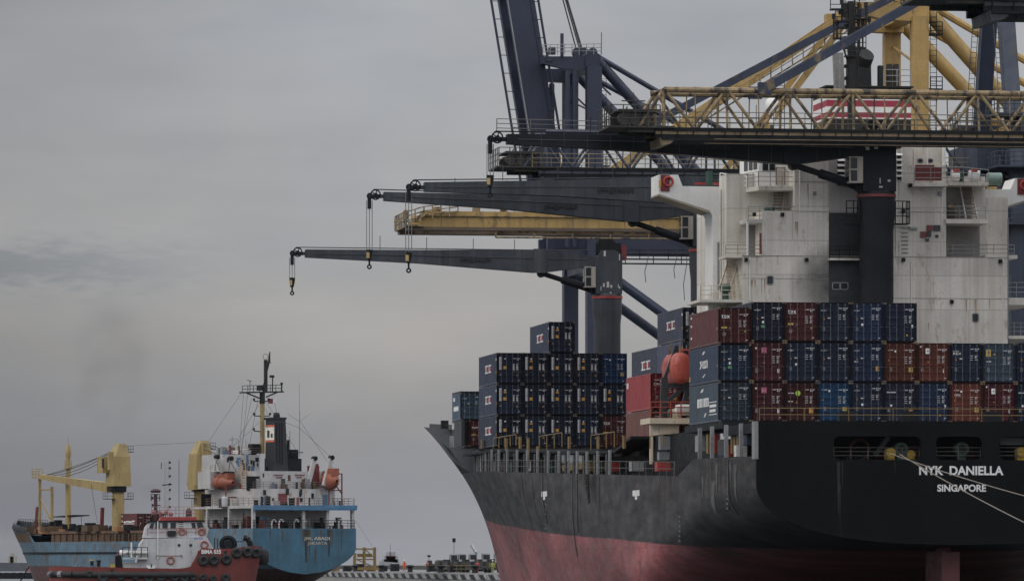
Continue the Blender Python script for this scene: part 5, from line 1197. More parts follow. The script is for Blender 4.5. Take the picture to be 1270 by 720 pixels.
def cB(d, z):
    w = min(1, max(0, z / 10)); de = 90.5 + 7.5 * w; L = 34 - 10 * w; x = min(1, max(0, (de - d) / L)); b = 8.5 * (1 - (1 - x) ** 2)
    zt_ = ip(d, [0, 8, 20], [6.2, 4.5, 1]); zb_ = ip(d, [0, 8, 20], [2.4, -.5, -4])
    if z < zt_: b *= max(0, 1 - ((zt_ - z) / (zt_ - zb_)) ** 1.7) ** (1 / 1.7) if z > zb_ else 0
    return b, zb_
mb = MB(); ds = [0, 1, 3, 6, 10, 15, 22, 22.6, 30, 45, 60, 66, 72, 74, 76, 79, 82, 85, 88, 90, 92, 94, 96, 97, 98]; NS = 14
for sg in (-1, 1):
    k = len(mb.v)
    for d in ds:
        z1 = cz(d); zb_ = max(cB(d, 5)[1], -2)
        for i in range(NS): z = z1 + (zb_ - z1) * i / (NS - 1); mb.v.append((sg * cB(d, z)[0], min(d, 90.5 + 7.5 * min(1, max(0, z / 10))), z))
    for i in range(len(ds) - 1):
        for j in range(NS - 1): a = k + i * NS + j; q = [a, a + 1, a + NS + 1, a + NS]; mb.f.append(q if sg > 0 else q[::-1]); mb.m.append(0)
ch = mb.build('hull', CBLUE, cargo, True)
z1 = cz(0); zb_ = cB(0, 5)[1]; pr = [(cB(0, z1 + (zb_ - z1) * i / 20)[0], z1 + (zb_ - z1) * i / 20) for i in range(21)]
ct = MB().prism([(-b, -.02, z) for b, z in pr] + [(b, -.02, z) for b, z in pr[::-1][1:]], (0, .2, 0)).build('transom', CTRANS, cargo)
rgq = random.Random(3)
for u, v0, v1, w_, c_ in ((380, 656, 697, .55, 0), (384, 656, 688, .3, 1), (376, 656, 676, .2, 1), (408, 656, 690, .4, 0), (412, 656, 675, .2, 1), (398, 656, 668, .15, 1), (424, 657, 684, .15, 1), (350, 657, 672, .2, 1), (335, 657, 668, .15, 1), (391, 680, 700, .2, 1)):
    a = CG.pd(u, v0, -.03); b = CG.pd(u + rgq.uniform(-.6, .6), v1, -.03); MB().beam((a.x, -.025, a.z), (b.x, -.025, b.z), w_ * 1.6, .01, up=(0, 1, 0), w2=w_ * .4).build('rust_run', (mat('transom_dark_run', (.028, .030, .026), .8, .4), mat('transom_rust_run', (.060, .045, .03), .8, .4))[c_], ct)
def cl_(txt, u0, v0, u1, v1, mt_=None):
    a = CG.pd((u0 + u1) / 2, v1, -.05); text(txt, CG.pd(u0, v0, -.05).z - a.z, CG.pd(u1, v1, -.05).x - CG.pd(u0, v1, -.05).x, mt_ or mat('faded_white', (.36, .32, .25), .7, .4), 'lettering', ct, (a.x, -.05, a.z), bold=.02)
cl_('JML ABADI', 377, 665, 409, 670.2); cl_('JAKARTA', 381, 671.2, 406, 676)
mb = MB()
for d0, d1, z in ((.2, 22.5, 8.0), (22.5, 74, 6.6), (74, 97, 8.6)):
    k = len(mb.v)
    for i in range(9): d = d0 + (d1 - d0) * i / 8; b = cB(d, min(z, cz(d)))[0] - .1; mb.v += [(-b, d, z), (b, d, z)]
    for i in range(8): mb.f.append([k + 2 * i, k + 2 * i + 1, k + 2 * i + 3, k + 2 * i + 2]); mb.m.append(0)
cdk = mb.build('deck', RUSTY, cargo)
mb = MB()
for i in range(20):
    a, b = 23 + i * 3.6, 26.6 + i * 3.6
    if b > 90: break
    mb.prism([(-cB(a, 5.6)[0] - .12, a, 5.75), (-cB(b, 5.6)[0] - .12, b, 5.75), (-cB(b, 5.6)[0] - .12, b, 5.45), (-cB(a, 5.6)[0] - .12, a, 5.45)], (.14, 0, 0))
mb.build('rubbing_strake', DARK, ch)
mb = MB()
for z0, z1, m_, i0, i1 in ((7.35, 8.7, 0, 76, 96), (8.7, 9.9, 1, 77, 97)):
    for sg in (-1, 1):
        for d in range(i0, i1, 2):
            q = []
            for dd_, z in ((d, z0), (d + 2, z0), (d + 2, min(z1, cz(d + 2))), (d, min(z1, cz(d)))): q.append((sg * (cB(dd_, z)[0] + .05), dd_, z))
            mb.prism(q, (-sg * .04, 0, 0), m_)
mb.build('forecastle_side', [RUSTY, SLATE], ch)
mb = MB().box((-6.3, 24, 6.6), (6.3, 44, 8.6), 0).box((-6.3, 48, 6.6), (6.3, 72, 8.6), 0).box((-6.5, 24, 8.6), (6.5, 44, 9.0), 1).box((-6.5, 48, 8.6), (6.5, 72, 9.0), 1)
for i in range(22): mb.box((-6.55, 24.5 + i * 2.2, 7.0), (-6.3, 24.8 + i * 2.2, 8.5), 1)
mb.build('hatch_coaming', [RUSTY, mat('hatch_cover', (.10, .055, .035), .7, .3, .3, (.18, .14, .10), .6)], cdk)
mb = MB(); rg = random.Random(5)
for i in range(26): mb = MB(); d = rg.uniform(46, 90); s_ = rg.uniform(.3, .9); x = -rg.uniform(4, 7.0) * (1 if d < 80 else .6); mb.box((x - s_, d - s_, 8.9 if d < 74 else 8.6), (x + s_, d + s_, 9.0 + s_ * 1.0)); mb.build('deck_gear', (RUSTY, DARK, mat('rust_orange', (.26, .13, .06), .8))[i % 3], cdk)

# bulwark of the forecastle (dark inside) and its rail
mb = MB()
for sg in (-1, 1):
    for a, b in ((77, 82), (82, 87), (87, 91), (91, 95), (95, 97.6)):
        mb.prism([(sg * (cB(a, 9)[0] - .05), a, cz(a) - .05), (sg * (cB(b, 9.5)[0] - .05), b, cz(b) - .05), (sg * (cB(b, 9.5)[0]), b, cz(b) + .7), (sg * cB(a, 9)[0], a, cz(a) + .5)], (-sg * .1, 0, 0))
mb.build('bulwark', SLATE, cargo)
# poop house: canopy deck, pillars, house tiers
def cbx(mb, u0, v0, u1, v1, d0, d1, m=0): CG.box(mb, u0, v0, u1, v1, d0, d1, m)
mb = MB().box((-8.4, -.1, 12.0), (8.4, 23, 12.4), 0).box((-8.5, -.25, 11.75), (8.5, .1, 12.45), 1); mb.box((3, -.3, 12.0), (8.55, 9, 12.5), 1)
can = mb.build('boat_deck', [CWHITE, CBLUE2], cargo)
mb = MB()
for x, y in ((-8.2, .6), (-8.2, 8), (-8.2, 15), (-8.2, 22), (8.2, .6), (8.2, 9), (0, .6), (4, .6)): MB().box((x - .22, y - .25, 8), (x + .22, y + .25, 12)).build('pillar', [CWHITE], can)
hs = MB().box((-6.2, 5, 8), (6.2, 20, 12), 0).box((-6.6, 3.6, 12.4), (6.9, 19, 14.9), 0).box((-5.6, 4.8, 14.9), (6.4, 18, 17.5), 0).box((-7.4, 11.5, 17.5), (-1.4, 18.5, 20.0), 0).box((-8.3, 14, 15), (-2, 18, 17.5), 0)
chs = hs.build('accommodation_block', CWHITE, cargo)
def cpart(name, mt_, rects, d):
    m = MB()
    for r in rects: cbx(m, *r, d, d + .1)
    return m.build(name, mt_, chs)
cpart('door', CBLUE2, [(325.5, 615.5, 331, 629)], 3.5); cpart('door', REDD, [(345.5, 611.5, 356, 629)], 3.5); cpart('door', CBLUE2, [(400.5, 613, 406.5, 628)], 3.5)
cpart('pipe_mount', BLACKM, [(327, 607, 330, 613), (355, 605, 358.5, 613), (372, 606, 375, 613)], 3.4)
cpart('wall_lettering', REDD, [(340 + i * 3, 588, 342.3 + i * 3, 589.2) for i in range(4)] + [(366 + i * 3.2, 588, 368.4 + i * 3.2, 589.2) for i in range(4)] + [(343, 591, 350, 592), (368, 591, 374, 592)], 4.7)
cpart('wall_pipe', CBLUE2, [(294, 567, 298, 578), (306, 563, 308, 582)], 11.4); cpart('window', GLASS, [(300, 570, 302, 575), (311, 570, 313, 575), (317, 567, 321, 572)], 11.4)
m = MB(); cbx(m, 306, 590, 322, 608, 4.7, 4.82); m.build('dark_opening', DARK, chs); m = MB(); cbx(m, 250, 612, 262, 628, 15.8, 16, 0); m.build('dark_opening', DARK, chs)
m = MB(); cbx(m, 295, 558, 313, 562, 12, 14); cbx(m, 299, 555, 309, 558, 12.5, 13.5); m.build('compass_deck', MWHITE, chs)
m = MB()
for pts, h in (([(-8.3, .2, 12.4), (8.3, .2, 12.4)], 1.1), ([(-6.6, 3.7, 14.9), (6.9, 3.7, 14.9)], 1.0), ([(-8.3, .2, 12.4), (-8.3, 20, 12.4)], 1.1), ([(-7.4, 11.6, 20), (-1.4, 11.6, 20)], 1.0), ([(-8.3, 14, 17.5), (-2, 14, 17.5)], .9), ([(8.3, .3, 12.4), (8.3, 12, 12.4)], 1.1)): m.rail(pts, h, 1.6, 3, .03)
m.build('railing', mat('rail_rust', (.14, .10, .08), .6), chs)
m = MB(); m.rail([(-8.3, .1, 9.1), (8.3, .1, 9.1)], 1.2, 1.1, 3, .035); m.rail([(-8.4, .1, 9.1), (-8.4, 22, 9.1)], 1.2, 1.3, 3, .035); m.rail([(-8.4, 24, 7.3), (-8.4, 46, 7.3)], 1.2, 1.4, 3, .03); m.rail([(-5, 76, 9.6), (-2, 93, 9.9)], 1.2, 1.4, 3, .03); m.build('railing', DARK, cdk)
rg = random.Random(9); PG = [DARK, SLATE, REDD, mat('dim_grey', (.1, .1, .1))]
for i in range(34):
    x = rg.uniform(-8, 8); h = rg.uniform(.5, 1.9); y = rg.uniform(.7, 4.5); MB().box((x - rg.uniform(.15, .6), y, 8), (x + rg.uniform(.15, .6), y + .6, 9 + h)).build('poop_gear', PG[i % 4], cdk)
for i in range(20): y = rg.uniform(3, 21); x = -rg.uniform(6.3, 8); MB().box((x, y, 8), (x + .5, y + rg.uniform(.3, 1), 9 + rg.uniform(.3, 1.9))).build('poop_gear', PG[i % 4], cdk)
m = MB()
for u in (337, 346, 365, 374, 411, 420):
    p = CG.pd(u, 655, .8); m.path([p, p + Vector((0, 0, .9)), p + Vector((.15, 0, 1.25)), p + Vector((.55, 0, 1.3)), p + Vector((.7, 0, 1.0))], .12, 6)
m.build('air_vent', [MWHITE], cdk)
m = MB(); cbx(m, 324, 640, 331, 654, 2, 2.5); m.build('deck_locker', CBLUE2, cdk)
for a, b in (((303, 655, 6), (309, 612, 9)), ((305, 608, 5), (300, 570, 9)), ((316, 608, 5), (309, 588, 8))):
    m = MB(); m.ladder(CG.pd(*a), CG.pd(*b), .9, sp=.5, r=.07); m.build('stair', mat('stair_tan', (.24, .16, .09), .7), chs)
# small fittings all over the house and boat deck
rg = random.Random(21)
for i in range(46):
    tier = rg.choice([(-8.2, 8.2, .2, 3.2, 12.42), (-6.5, 6.8, 3.7, 4.6, 14.92), (-5.5, 6.3, 5, 12, 17.52), (-7.2, -1.5, 11.6, 17, 20.02)]); x = rg.uniform(tier[0], tier[1]); y = rg.uniform(tier[2], tier[3]); h = rg.uniform(.4, 1.5); w_ = rg.uniform(.08, .35)
    MB().box((x - w_, y, tier[4]), (x + w_, y + w_ * 2, tier[4] + h)).build('deck_fitting', rg.choice([DARK, DARK, SLATE, GREYM, REDD, RUSTY, CBLUE2]), chs)
for i in range(22):
    wl = rg.choice([(-6.5, 6.8, 3.58, 12.4, 14.9), (-5.5, 6.3, 4.78, 14.9, 17.5), (-7.3, -1.5, 11.48, 17.5, 20)]); x = rg.uniform(wl[0], wl[1]); z = rg.uniform(wl[3] + .2, wl[4] - .9); w_ = rg.uniform(.06, .28); h = rg.uniform(.3, 1.1)
    MB().box((x - w_, wl[2] - .06, z), (x + w_, wl[2], z + h)).build('wall_fitting', rg.choice([DARK, GLASS, GREYM, RUSTM, RUSTY, SLATE]), chs)
m = MB()
for a, b in (((325, 500, 12), (357, 560, 8)), ((325, 490, 12), (370, 562, 8)), ((325, 495, 12), (285, 560, 14)), ((345, 520, 8), (371, 530, 6)), ((276, 566, 11), (325, 520, 12)), ((411, 567, 2.5), (371, 530, 6)), ((371, 520, 6), (425, 600, 3)), ((300, 486, 12), (250, 560, 26)), ((248, 548, 27), (150, 553, 52)), ((441, 645, 0), (461, 676, -6))): m.tube(CG.pd(*a), CG.pd(*b), .022, 4)
m.build('rigging_line', WIRE, cargo)
# funnel
m = MB(); pts = [CG.pd(u, v, 7) for u, v in ((340.5, 585), (357.5, 585), (354, 518), (341, 519))]
m.prism(pts, (0, 2.9, 0)); fu = m.build('funnel', mat('funnel_black', (.012, .013, .016), .5, .2), cargo)
m = MB(); fx = CG.pd(340.7, 540, 7).x; Zf = lambda v: CG.pd(340, v, 7).z
for y0, y1, v0, v1, c, e in ((7.15, 9.75, 545, 529, 0, .02), (7.1, 9.8, 547.6, 545.2, 1, .03), (7.1, 9.8, 528.6, 526.4, 1, .03), (8.5, 9.2, 542, 533, 2, .04), (7.5, 8.1, 542, 537, 2, .04)): m.box((fx - .05 - e, y0, Zf(v0)), (fx + .1, y1, Zf(v1)), c)
m.build('funnel_emblem', [mat('emblem_cream', (.62, .58, .52), .6), mat('emblem_orange', (.5, .12, .06), .6), SLATE], fu)
m = MB(); p = CG.pd(343, 518, 8.5); m.lathe(p, [(.5, -.4), (.5, .5), (.35, .8)], 12); m.box(CG.pd(340.2, 519.8, 7) - Vector((.1, .1, 0)), CG.pd(355, 517.6, 7) + Vector((0, 3.1, .05))); 
for u in (344, 347.5, 350.5): m.beam(CG.pd(u, 575, 6.95), CG.pd(u - .6, 524, 6.95), .1, .1)
m.build('funnel_top', BLACKM, fu)
m = MB(); cbx(m, 338, 568, 374, 586, 8, 10.5); cbx(m, 361, 557, 370, 569, 8.5, 10); cbx(m, 313, 550, 323, 562, 11.6, 13); cbx(m, 357, 545, 359, 560, 8, 8.3); cbx(m, 356, 560, 376, 561, 7.5, 8); m.build('engine_casing', DARK, cargo)
# main mast
m = MB(); a = CG.pd(325.3, 562, 12); b = CG.pd(325.3, 500, 12); c = CG.pd(325.3, 486, 12); m.tube(a, b, .36, 10, 0, .34); m.tube(b, c, .40, 10, 1); 
mm_ = m.build('mast', [CYEL, BLACKM], cargo, True)
m = MB(); P = lambda u, v: CG.pd(u, v, 12)
m.beam(P(298.5, 486.5), P(350.5, 485.5), .9, .2); m.rail([P(300.5, 486), P(349, 485)], .95, .9, 2, .045); m.beam(P(306, 487), P(322, 493.5), .18, .18); m.beam(P(344, 486), P(330, 492), .18, .18)
m.beam(P(329.5, 486), P(329.5, 446), .42, .42); m.beam(P(326, 480), P(334, 450), .1, .1); m.beam(P(332, 455), P(334.5, 437), .14, .14); m.tube(P(334.5, 450), P(334.5, 436), .09, 5); m.beam(P(329, 449), P(336, 449.5), .12, .12)
m.tube(P(338, 485), P(338, 465), .1, 6); m.box(P(335, 468) - Vector((0, .2, 0)), P(339.5, 465) + Vector((0, .2, 0))); m.tube(P(349.3, 486), P(349.3, 475), .12, 6); m.lathe(P(349.3, 476), [(.2, -.1), (.2, .25)], 8)
m.tube(P(310, 486), P(310, 472), .05, 5); m.tube(P(306.5, 471), P(312, 472.5), .05, 5); m.torus(P(329.3, 442), .42, .035, 'y', 18, 5); m.lathe(P(328.5, 481), [(.35, -.5), (.35, .5)], 10); m.box(P(319, 484) - Vector((0, .2, 0)), P(325, 478) + Vector((0, .2, 0)))
for u, v in ((315, 498), (315, 516), (335, 516), (315, 535), (333, 498)): m.beam(P(325, v), P(u, v - 1), .1, .14); m.lathe(P(u, v - 2.5), [(.16, -.1), (.16, .25)], 8)
m.build('crosstree', BLACKM, mm_)
m = MB()
for u, v, e in ((307, 487, 300), (302, 487, 297), (312, 494, 298), (320, 494, 308), (338, 488, 345)): m.tube(P(u, v), P(e, 560 if e < 320 else 520), .025, 4)
m.build('stay_wire', WIRE, mm_)
fl = MB().box(P(332.5, 500) - Vector((0, .02, 0)), P(338.5, 494) , 0).box(P(338.5, 499) - Vector((0, .02, 0)), P(343, 490.5), 1)
fl.build('flag', [REDD, MWHITE], mm_)
m = MB(); m.tube(CG.pd(371.5, 566, 6), CG.pd(371.5, 510, 6), .07, 6); m.tube(CG.pd(371.5, 512, 6), CG.pd(371, 475, 6), .035, 5); m.tube(CG.pd(371.5, 522, 6), CG.pd(357, 513, 6), .03, 4); m.tube(CG.pd(371.5, 522, 6), CG.pd(386, 512, 6), .03, 4)
for u, v0, v1 in ((288, 562, 541), (296, 562, 545), (305, 562, 545), (359.5, 562, 534)): m.tube(CG.pd(u, v0, 13), CG.pd(u, v1, 13), .06, 5)
m.tube(CG.pd(284, 545, 13), CG.pd(293, 544, 13), .06, 5); m.build('whip_antenna', mat('antenna_grey', (.18, .18, .18)), cargo)
# davits
for (u0, v0), (u1, v1), d in (((276, 585), (269, 566), 11), ((296, 585), (286, 568), 9), ((381, 604), (390, 568), 4.5), ((402, 602), (411, 567), 2.5)):
    m = MB(); m.beam(CG.pd(u0, v0, d), CG.pd(u1, v1, d), .55, .6); m.lathe(CG.pd(u1, v1, d), [(.35, -.4), (.35, .4)], 10, 1, 'y'); m.tube(CG.pd(u1, v1, d), CG.pd(u1 + (1 if u1 > 350 else -3), v1 + 20, d), .04, 4, 1); m.build('davit', [CWHITE, DARK], cargo)
m = MB()
for u0, u1, v0, v1, d in ((280, 298, 600, 632, 9), (408, 424, 587, 628, 3)):
    for u in (u0, u1): m.tube(CG.pd(u, v1, d), CG.pd(u, v0, d), .12, 6)
    for v in (v0, (v0 + v1) / 2): m.tube(CG.pd(u0, v, d), CG.pd(u1, v, d), .1, 6)
m.tube(CG.pd(410, 592, 3), CG.pd(424, 612, 3), .09, 6); m.build('boat_cradle', REDD, cargo)
def cargo_boat(label, u, v, d, L, w, h):
    p = CG.pd(u, v, d); b = empty('lifeboat', label, 'lifeboat', None, (p.x, p.y, p.z), 0, CG); m = MB(); S_, Rn = 10, 12
    for i in range(S_):
        f = i / (S_ - 1); k = max(.05, 1 - abs(2 * f - 1) ** 2.8) ** .6
        for j in range(Rn): a = 2 * pi * j / Rn; m.v.append((w * k * cos(a), (f - .5) * L, h * k * sin(a)))
    for i in range(S_ - 1):
        for j in range(Rn): m.f.append([i * Rn + j, i * Rn + (j + 1) % Rn, (i + 1) * Rn + (j + 1) % Rn, (i + 1) * Rn + j]); m.m.append(0)
    m.build('hull', ORANGED, b, True); MB().box((-w * .55, -L * .42, h * .55), (w * .55, L * .05, h * 1.35)).box((-w * .4, L * .05, h * .55), (w * .4, L * .35, h * 1.1)).build('canopy', ORANGED, b); MB().torus((0, 0, 0), w * .98, .07, 'y', 16, 5).build('rope_line', REDD, b)
cargo_boat('orange lifeboat on the port side of the cargo ship, above its white deck', 277, 598, 12, 6.0, 1.1, 1.0)
cargo_boat('small reddish orange lifeboat hanging at the cargo ship stern, right of its house', 409, 596, 2.6, 4.4, 1.0, 1.35)
m = MB(); cbx(m, 387, 577, 396, 602, 4.5, 6); cbx(m, 275, 618, 285, 629, 9, 10, 1); m.lathe(CG.pd(279, 627, 8.6), [(.45, -.1), (.5, .4), (.5, 1.2), (.4, 1.4)], 10, 2); m.build('boat_deck_gear', [REDD, SLATE, CWHITE], cargo)
# the two yellow cranes
def cargo_crane(u, d, v_base, v_col, v_top, jib=None):
    p = CG.pd(u, v_base, d); x = p.x; zc_ = CG.pd(u, v_col, d).z; zt_ = CG.pd(u, v_top, d).z; k = 1
    m = MB().lathe((x, d, 6), [(.95, 0), (.95, zc_ - 6)], 16, 0); m.lathe((x, d, zc_ - .1), [(1.25, 0), (1.3, .5), (1.3, .9)], 16, 1)
    b0, t0_ = zc_ + .8, zt_
    for a, b, z0, z1, o0, o1 in ((1.5, 1.3, b0, b0 + (t0_ - b0) * .7, 0, .15), (1.3, .7, b0 + (t0_ - b0) * .7, t0_, .15, .55)):
        i = len(m.v)
        for h, z, o_ in ((a, z0, o0), (b, z1, o1)): m.v += [(x - h + o_, d - h, z), (x + h + o_ * .6, d - h, z), (x + h + o_ * .6, d + h, z), (x - h + o_, d + h, z)]
        for f in ((0, 1, 5, 4), (1, 2, 6, 5), (2, 3, 7, 6), (3, 0, 4, 7), (4, 5, 6, 7)): m.f.append([i + q for q in f]); m.m.append(0)
    c = m.build('cargo_crane', [CYEL, DARK], cargo, False)
    m = MB()
    for z in (zc_ - 1.2, t0_ - 1.3): 
        for sg in ((-1, 1) if z < zc_ else (1,)): m.box((x + sg * .9, d - .8, z), (x + sg * 2.2, d + .8, z + .1)); m.rail([(x + sg * 1.2, d - .8, z), (x + sg * 2.2, d - .8, z), (x + sg * 2.2, d + .8, z)], 1.0, .9, 2, .025)
    m.build('crane_platform', DARK, c)
    return c, x, zc_, zt_
c, x, zc_, zt_ = cargo_crane(146.5, 52, 640, 609, 550)
m = MB(); a = CG.pd(137, 604, 54); b = CG.pd(50, 590.5, 84)
m.beam(a, b, 1.2, 1.45, 0, (0, 0, 1), .8, .7); m.rail([b + Vector((.4, 0, 0)), b + Vector((-1, 1, 0))], 1.2, .6, 3, .04); j = m.build('jib', CYEL, c)
m = MB()
for o_ in (-.5, -.2, .2, .5):
    q = CG.pd(148, 552 + 8 * abs(o_), 53) ; pts = [q.lerp(b, i / 8) - Vector((0, 0, (1 - 4 * (i / 8 - .5) ** 2) * (.3 + 1.2 * (o_ + .5)))) for i in range(9)]; m.path(pts, .05, 4)
m.build('luffing_rope', WIRE, c)
m = MB(); CG.box(m, 127.5, 566, 135, 586, 52.5, 54.5, 0); CG.box(m, 135.5, 560, 141, 582, 50.2, 50.8, 0); CG.box(m, 127, 568, 129, 580, 52.3, 52.5, 1); m.build('operator_cab', [CYEL, GLASS], c)
m = MB(); q = CG.pd(113, 600, 60); m.tube(q, CG.pd(121, 650, 60), .03, 4); m.tube(b, CG.pd(47, 650, 86), .025, 4); m.build('hoist_rope', WIRE, c)
c, x, zc_, zt_ = cargo_crane(248, 27, 630, 608, 546)
m = MB(); a = CG.pd(255, 603, 25.2); m.prism([CG.pd(u, v, 25) for u, v in ((241, 607), (270, 604), (268, 598), (241, 601))], (0, 2.2, 0)); m.prism([CG.pd(u, v, 25.3) for u, v in ((252, 549), (262, 560), (262, 575), (252, 575))], (0, 1.5, 0)); m.build('jib', CYEL, c)
m = MB()
for v0, v1 in ((549, 561), (551, 566), (556, 571)): m.tube(CG.pd(251, v0, 26), CG.pd(291, v1, 14), .06, 5)
m.build('luffing_rope', WIRE, c)
# fore masts
m = MB(); a = CG.pd(84.5, 658, 76); b = CG.pd(84.5, 556, 76); m.tube(a, b, .50, 10, 0, .36); m.lathe(CG.pd(84.5, 580, 76), [(.75, -.1), (.75, .1)], 10); m.rail([CG.pd(80.5, 580, 76), CG.pd(88.5, 580, 76)], 1.2, .5, 2, .04); m.lathe(CG.pd(84.5, 560, 76), [(.4, -.8), (.5, -.3), (.4, .6), (.15, 1.2)], 10); m.tube(b, CG.pd(84.5, 541, 76), .04, 5)
for v in (568, 592, 610): m.box(CG.pd(82.2, v + 4, 76), CG.pd(83.5, v, 76) + Vector((0, .3, 0)))
m.build('fore_mast', CYEL, cargo, True)
m = MB(); m.tube(CG.pd(49.5, 655, 86), CG.pd(49.5, 593, 86), .26, 8); m.tube(CG.pd(64.5, 652, 83), CG.pd(64.5, 603, 83), .26, 8); m.tube(CG.pd(49.5, 606.5, 86), CG.pd(64.5, 606.5, 83), .14, 6); m.beam(CG.pd(50, 618, 86), CG.pd(62, 642, 83), .2, .2); m.beam(CG.pd(43, 592, 87), CG.pd(53, 592, 85), 1, .2); m.rail([CG.pd(40.5, 591, 87), CG.pd(48, 591, 86)], 1.0, .6, 3, .04); m.build('goalpost_mast', CYEL, cargo)
m = MB(); m.beam(CG.pd(44, 656, 88), CG.pd(46, 629, 88), .35, .35); m.beam(CG.pd(45.5, 629, 88), CG.pd(50, 628, 88), .5, .25); m.build('derrick_post', REDD, cargo); m = MB(); m.beam(CG.pd(126, 656, 55), CG.pd(127, 629, 55), .5, .4); m.build('derrick_post', REDD, cargo)
m = MB(); p = CG.pd(76, 640.5, 80); q = CG.pd(101, 638.5, 74); m.beam(p, q, 3, .15); m.tube(CG.pd(101, 639, 74), CG.pd(101, 655, 74), .04, 5)
m.build('awning', DARK, cargo)
for u in (57, 60, 66, 72, 79, 90, 94, 112, 118, 122): r_ = rg.uniform(.4, .8); z_ = CG.pd(u, 653, 92 - (u - 30) * .33); m = MB(); m.box(z_ - Vector((r_, .4, 1.4)), z_ + Vector((r_, .4, rg.uniform(.1, 1.2)))); m.build('deck_gear', DARK, cdk)
m = MB(); a = CG.pd(43, 690, 90.5); b = CG.pd(24, 722, 112); m.tube(a, b, .12, 6); o = m.build('anchor_chain', DARK); o.matrix_world = CG.mat(); tag(o, 'dark anchor chain slanting from the cargo ship bow into the water', 'chain')
p = CG.pd(147, 657.5, 44); container('maroon container with white script on the cargo ship deck by the crane', 'maroon', (CG.pd(137, 650, 50).x + 3.6, 45.5, 9.02), 2.6, 6.06, 'one', 0, 'script', fr=CG)
container('second maroon container on the cargo ship, right of the one with script', 'maroon', (CG.pd(137, 650, 50).x + 6.2, 45.9, 9.02), 2.6, 6.06, 'bare', 0, None, fr=CG)

# ------------------------------------------------------------------ tug
TRED = mat('tug_red', (.155, .030, .025), .5, .22, .35, (.12, .04, .03), .3, (.08, .03, .02), bump=.1)
TWHITE = mat('tug_white', (.42, .42, .43), .5, .12, .4, (.28, .24, .21), .3, (.2, .1, .06))
tug = empty('tugboat', 'red and white harbour tugboat with tyre fenders, in front of the cargo ship', 'tugboat', fr=TG)
T = lambda u, v, t=4.6: TG.pt(u, v, t)
def tz(u): return ip(u, [60, 66, 100, 225, 236, 249, 290, 315, 328], [705, 702, 702.5, 704.5, 702, 679.8, 679.5, 676, 677])
def thb(f): return 4.6 * max(.0, 1 - abs(2 * f - 1.0) ** (5 if f < .5 else 2.6)) ** (.5) if 0 < f < 1 else 0
m = MB(); us = [61, 63, 66, 72, 80, 100, 140, 180, 220, 228, 236, 240, 244, 249, 260, 275, 290, 300, 308, 314, 319, 323, 326, 328]; NS = 9
for sg in (1, -1):
    k = len(m.v)
    for u in us:
        f = (u - 60) / (329 - 60); hb2 = max(.05, thb(f)); y = T(u, 700, 4.4).y; zt_ = T(u, tz(u)).z
        for j in range(NS):
            g = j / (NS - 1); z = zt_ + (-1 - zt_) * g; yy = y - (1.5 * g if u > 290 else 0) * (u - 290) / 38; m.v.append((sg * hb2 * (1 - .10 * g), yy, z))
    for i in range(len(us) - 1):
        for j in range(NS - 1): a = k + i * NS + j; q = [a, a + 1, a + NS + 1, a + NS]; m.f.append(q if sg > 0 else q[::-1]); m.m.append(0)
th = m.build('hull', TRED, tug, True)
m = MB(); k = 0
for u in us:
    f = (u - 60) / 269; hb2 = max(.05, thb(f)) - .05; y = T(u, 700, 4.4).y; z = T(u, min(tz(u) + 8, 706)).z; m.v += [(-hb2, y, z), (hb2, y, z)]
for i in range(len(us) - 1): m.f.append([2 * i, 2 * i + 1, 2 * i + 3, 2 * i + 2]); m.m.append(0)
m.build('deck', DECKM, tug)
m = MB(); pts = [T(u, v, max(1.0, thb((u - 60) / 269)) + .12) for u, v in ((62, 711.5), (68, 711.5), (90, 711.5), (140, 712), (200, 712.5), (240, 712)) ]; m.path(pts, .42, 10)
pts = [T(u, v, max(.6, thb((u - 60) / 269)) + .1) for u, v in ((62, 711.5), (63, 711.5), (77, 711.5))]; m.path(pts, .43, 8, 1); m.build('rubbing_strake', [RUBBER, mat('worn_rubber', (.2, .2, .21), .7)], th, True)
def tyre(u, v, R_, r):
    t = max(.8, thb((u - 60) / 269)); p = T(u, v, t + .15); MB().torus(p, R_ - r, r, 'x', 18, 8).lathe(p, [(R_ * .55, -.05), (R_ * .55, .05)], 12, 0, 'x').build('tyre_fender', RUBBER, th, True)
for u, v in ((111, 711), (128, 715), (150, 715), (168, 714.5), (185, 716), (200, 714), (217, 715), (229, 716), (240, 715), (252, 715), (264, 717), (280, 716)): tyre(u, v, .62 + .1 * ((u * 7) % 3 - 1), .24)
for u, v in ((252.5, 694.5), (265.5, 694), (281, 693), (294, 685), (307, 684), (318, 685)): tyre(u, v, .74, .28)
tt_ = T(262, 686.2, 4.75); o = text('BIMA 035', .56, 2.55, MWHITE, 'lettering', th, (4.66, T(262, 686).y, T(262, 686.2).z), 'starboard', bold=.03)
m = MB()
for u, v in ((139, 707), (280, 684)): p = T(u, v, 4.7); m.lathe(p, [(.22, -.2), (.22, .06)], 12, 0, 'x')
m.build('hawse_hole', BLACKM, th)
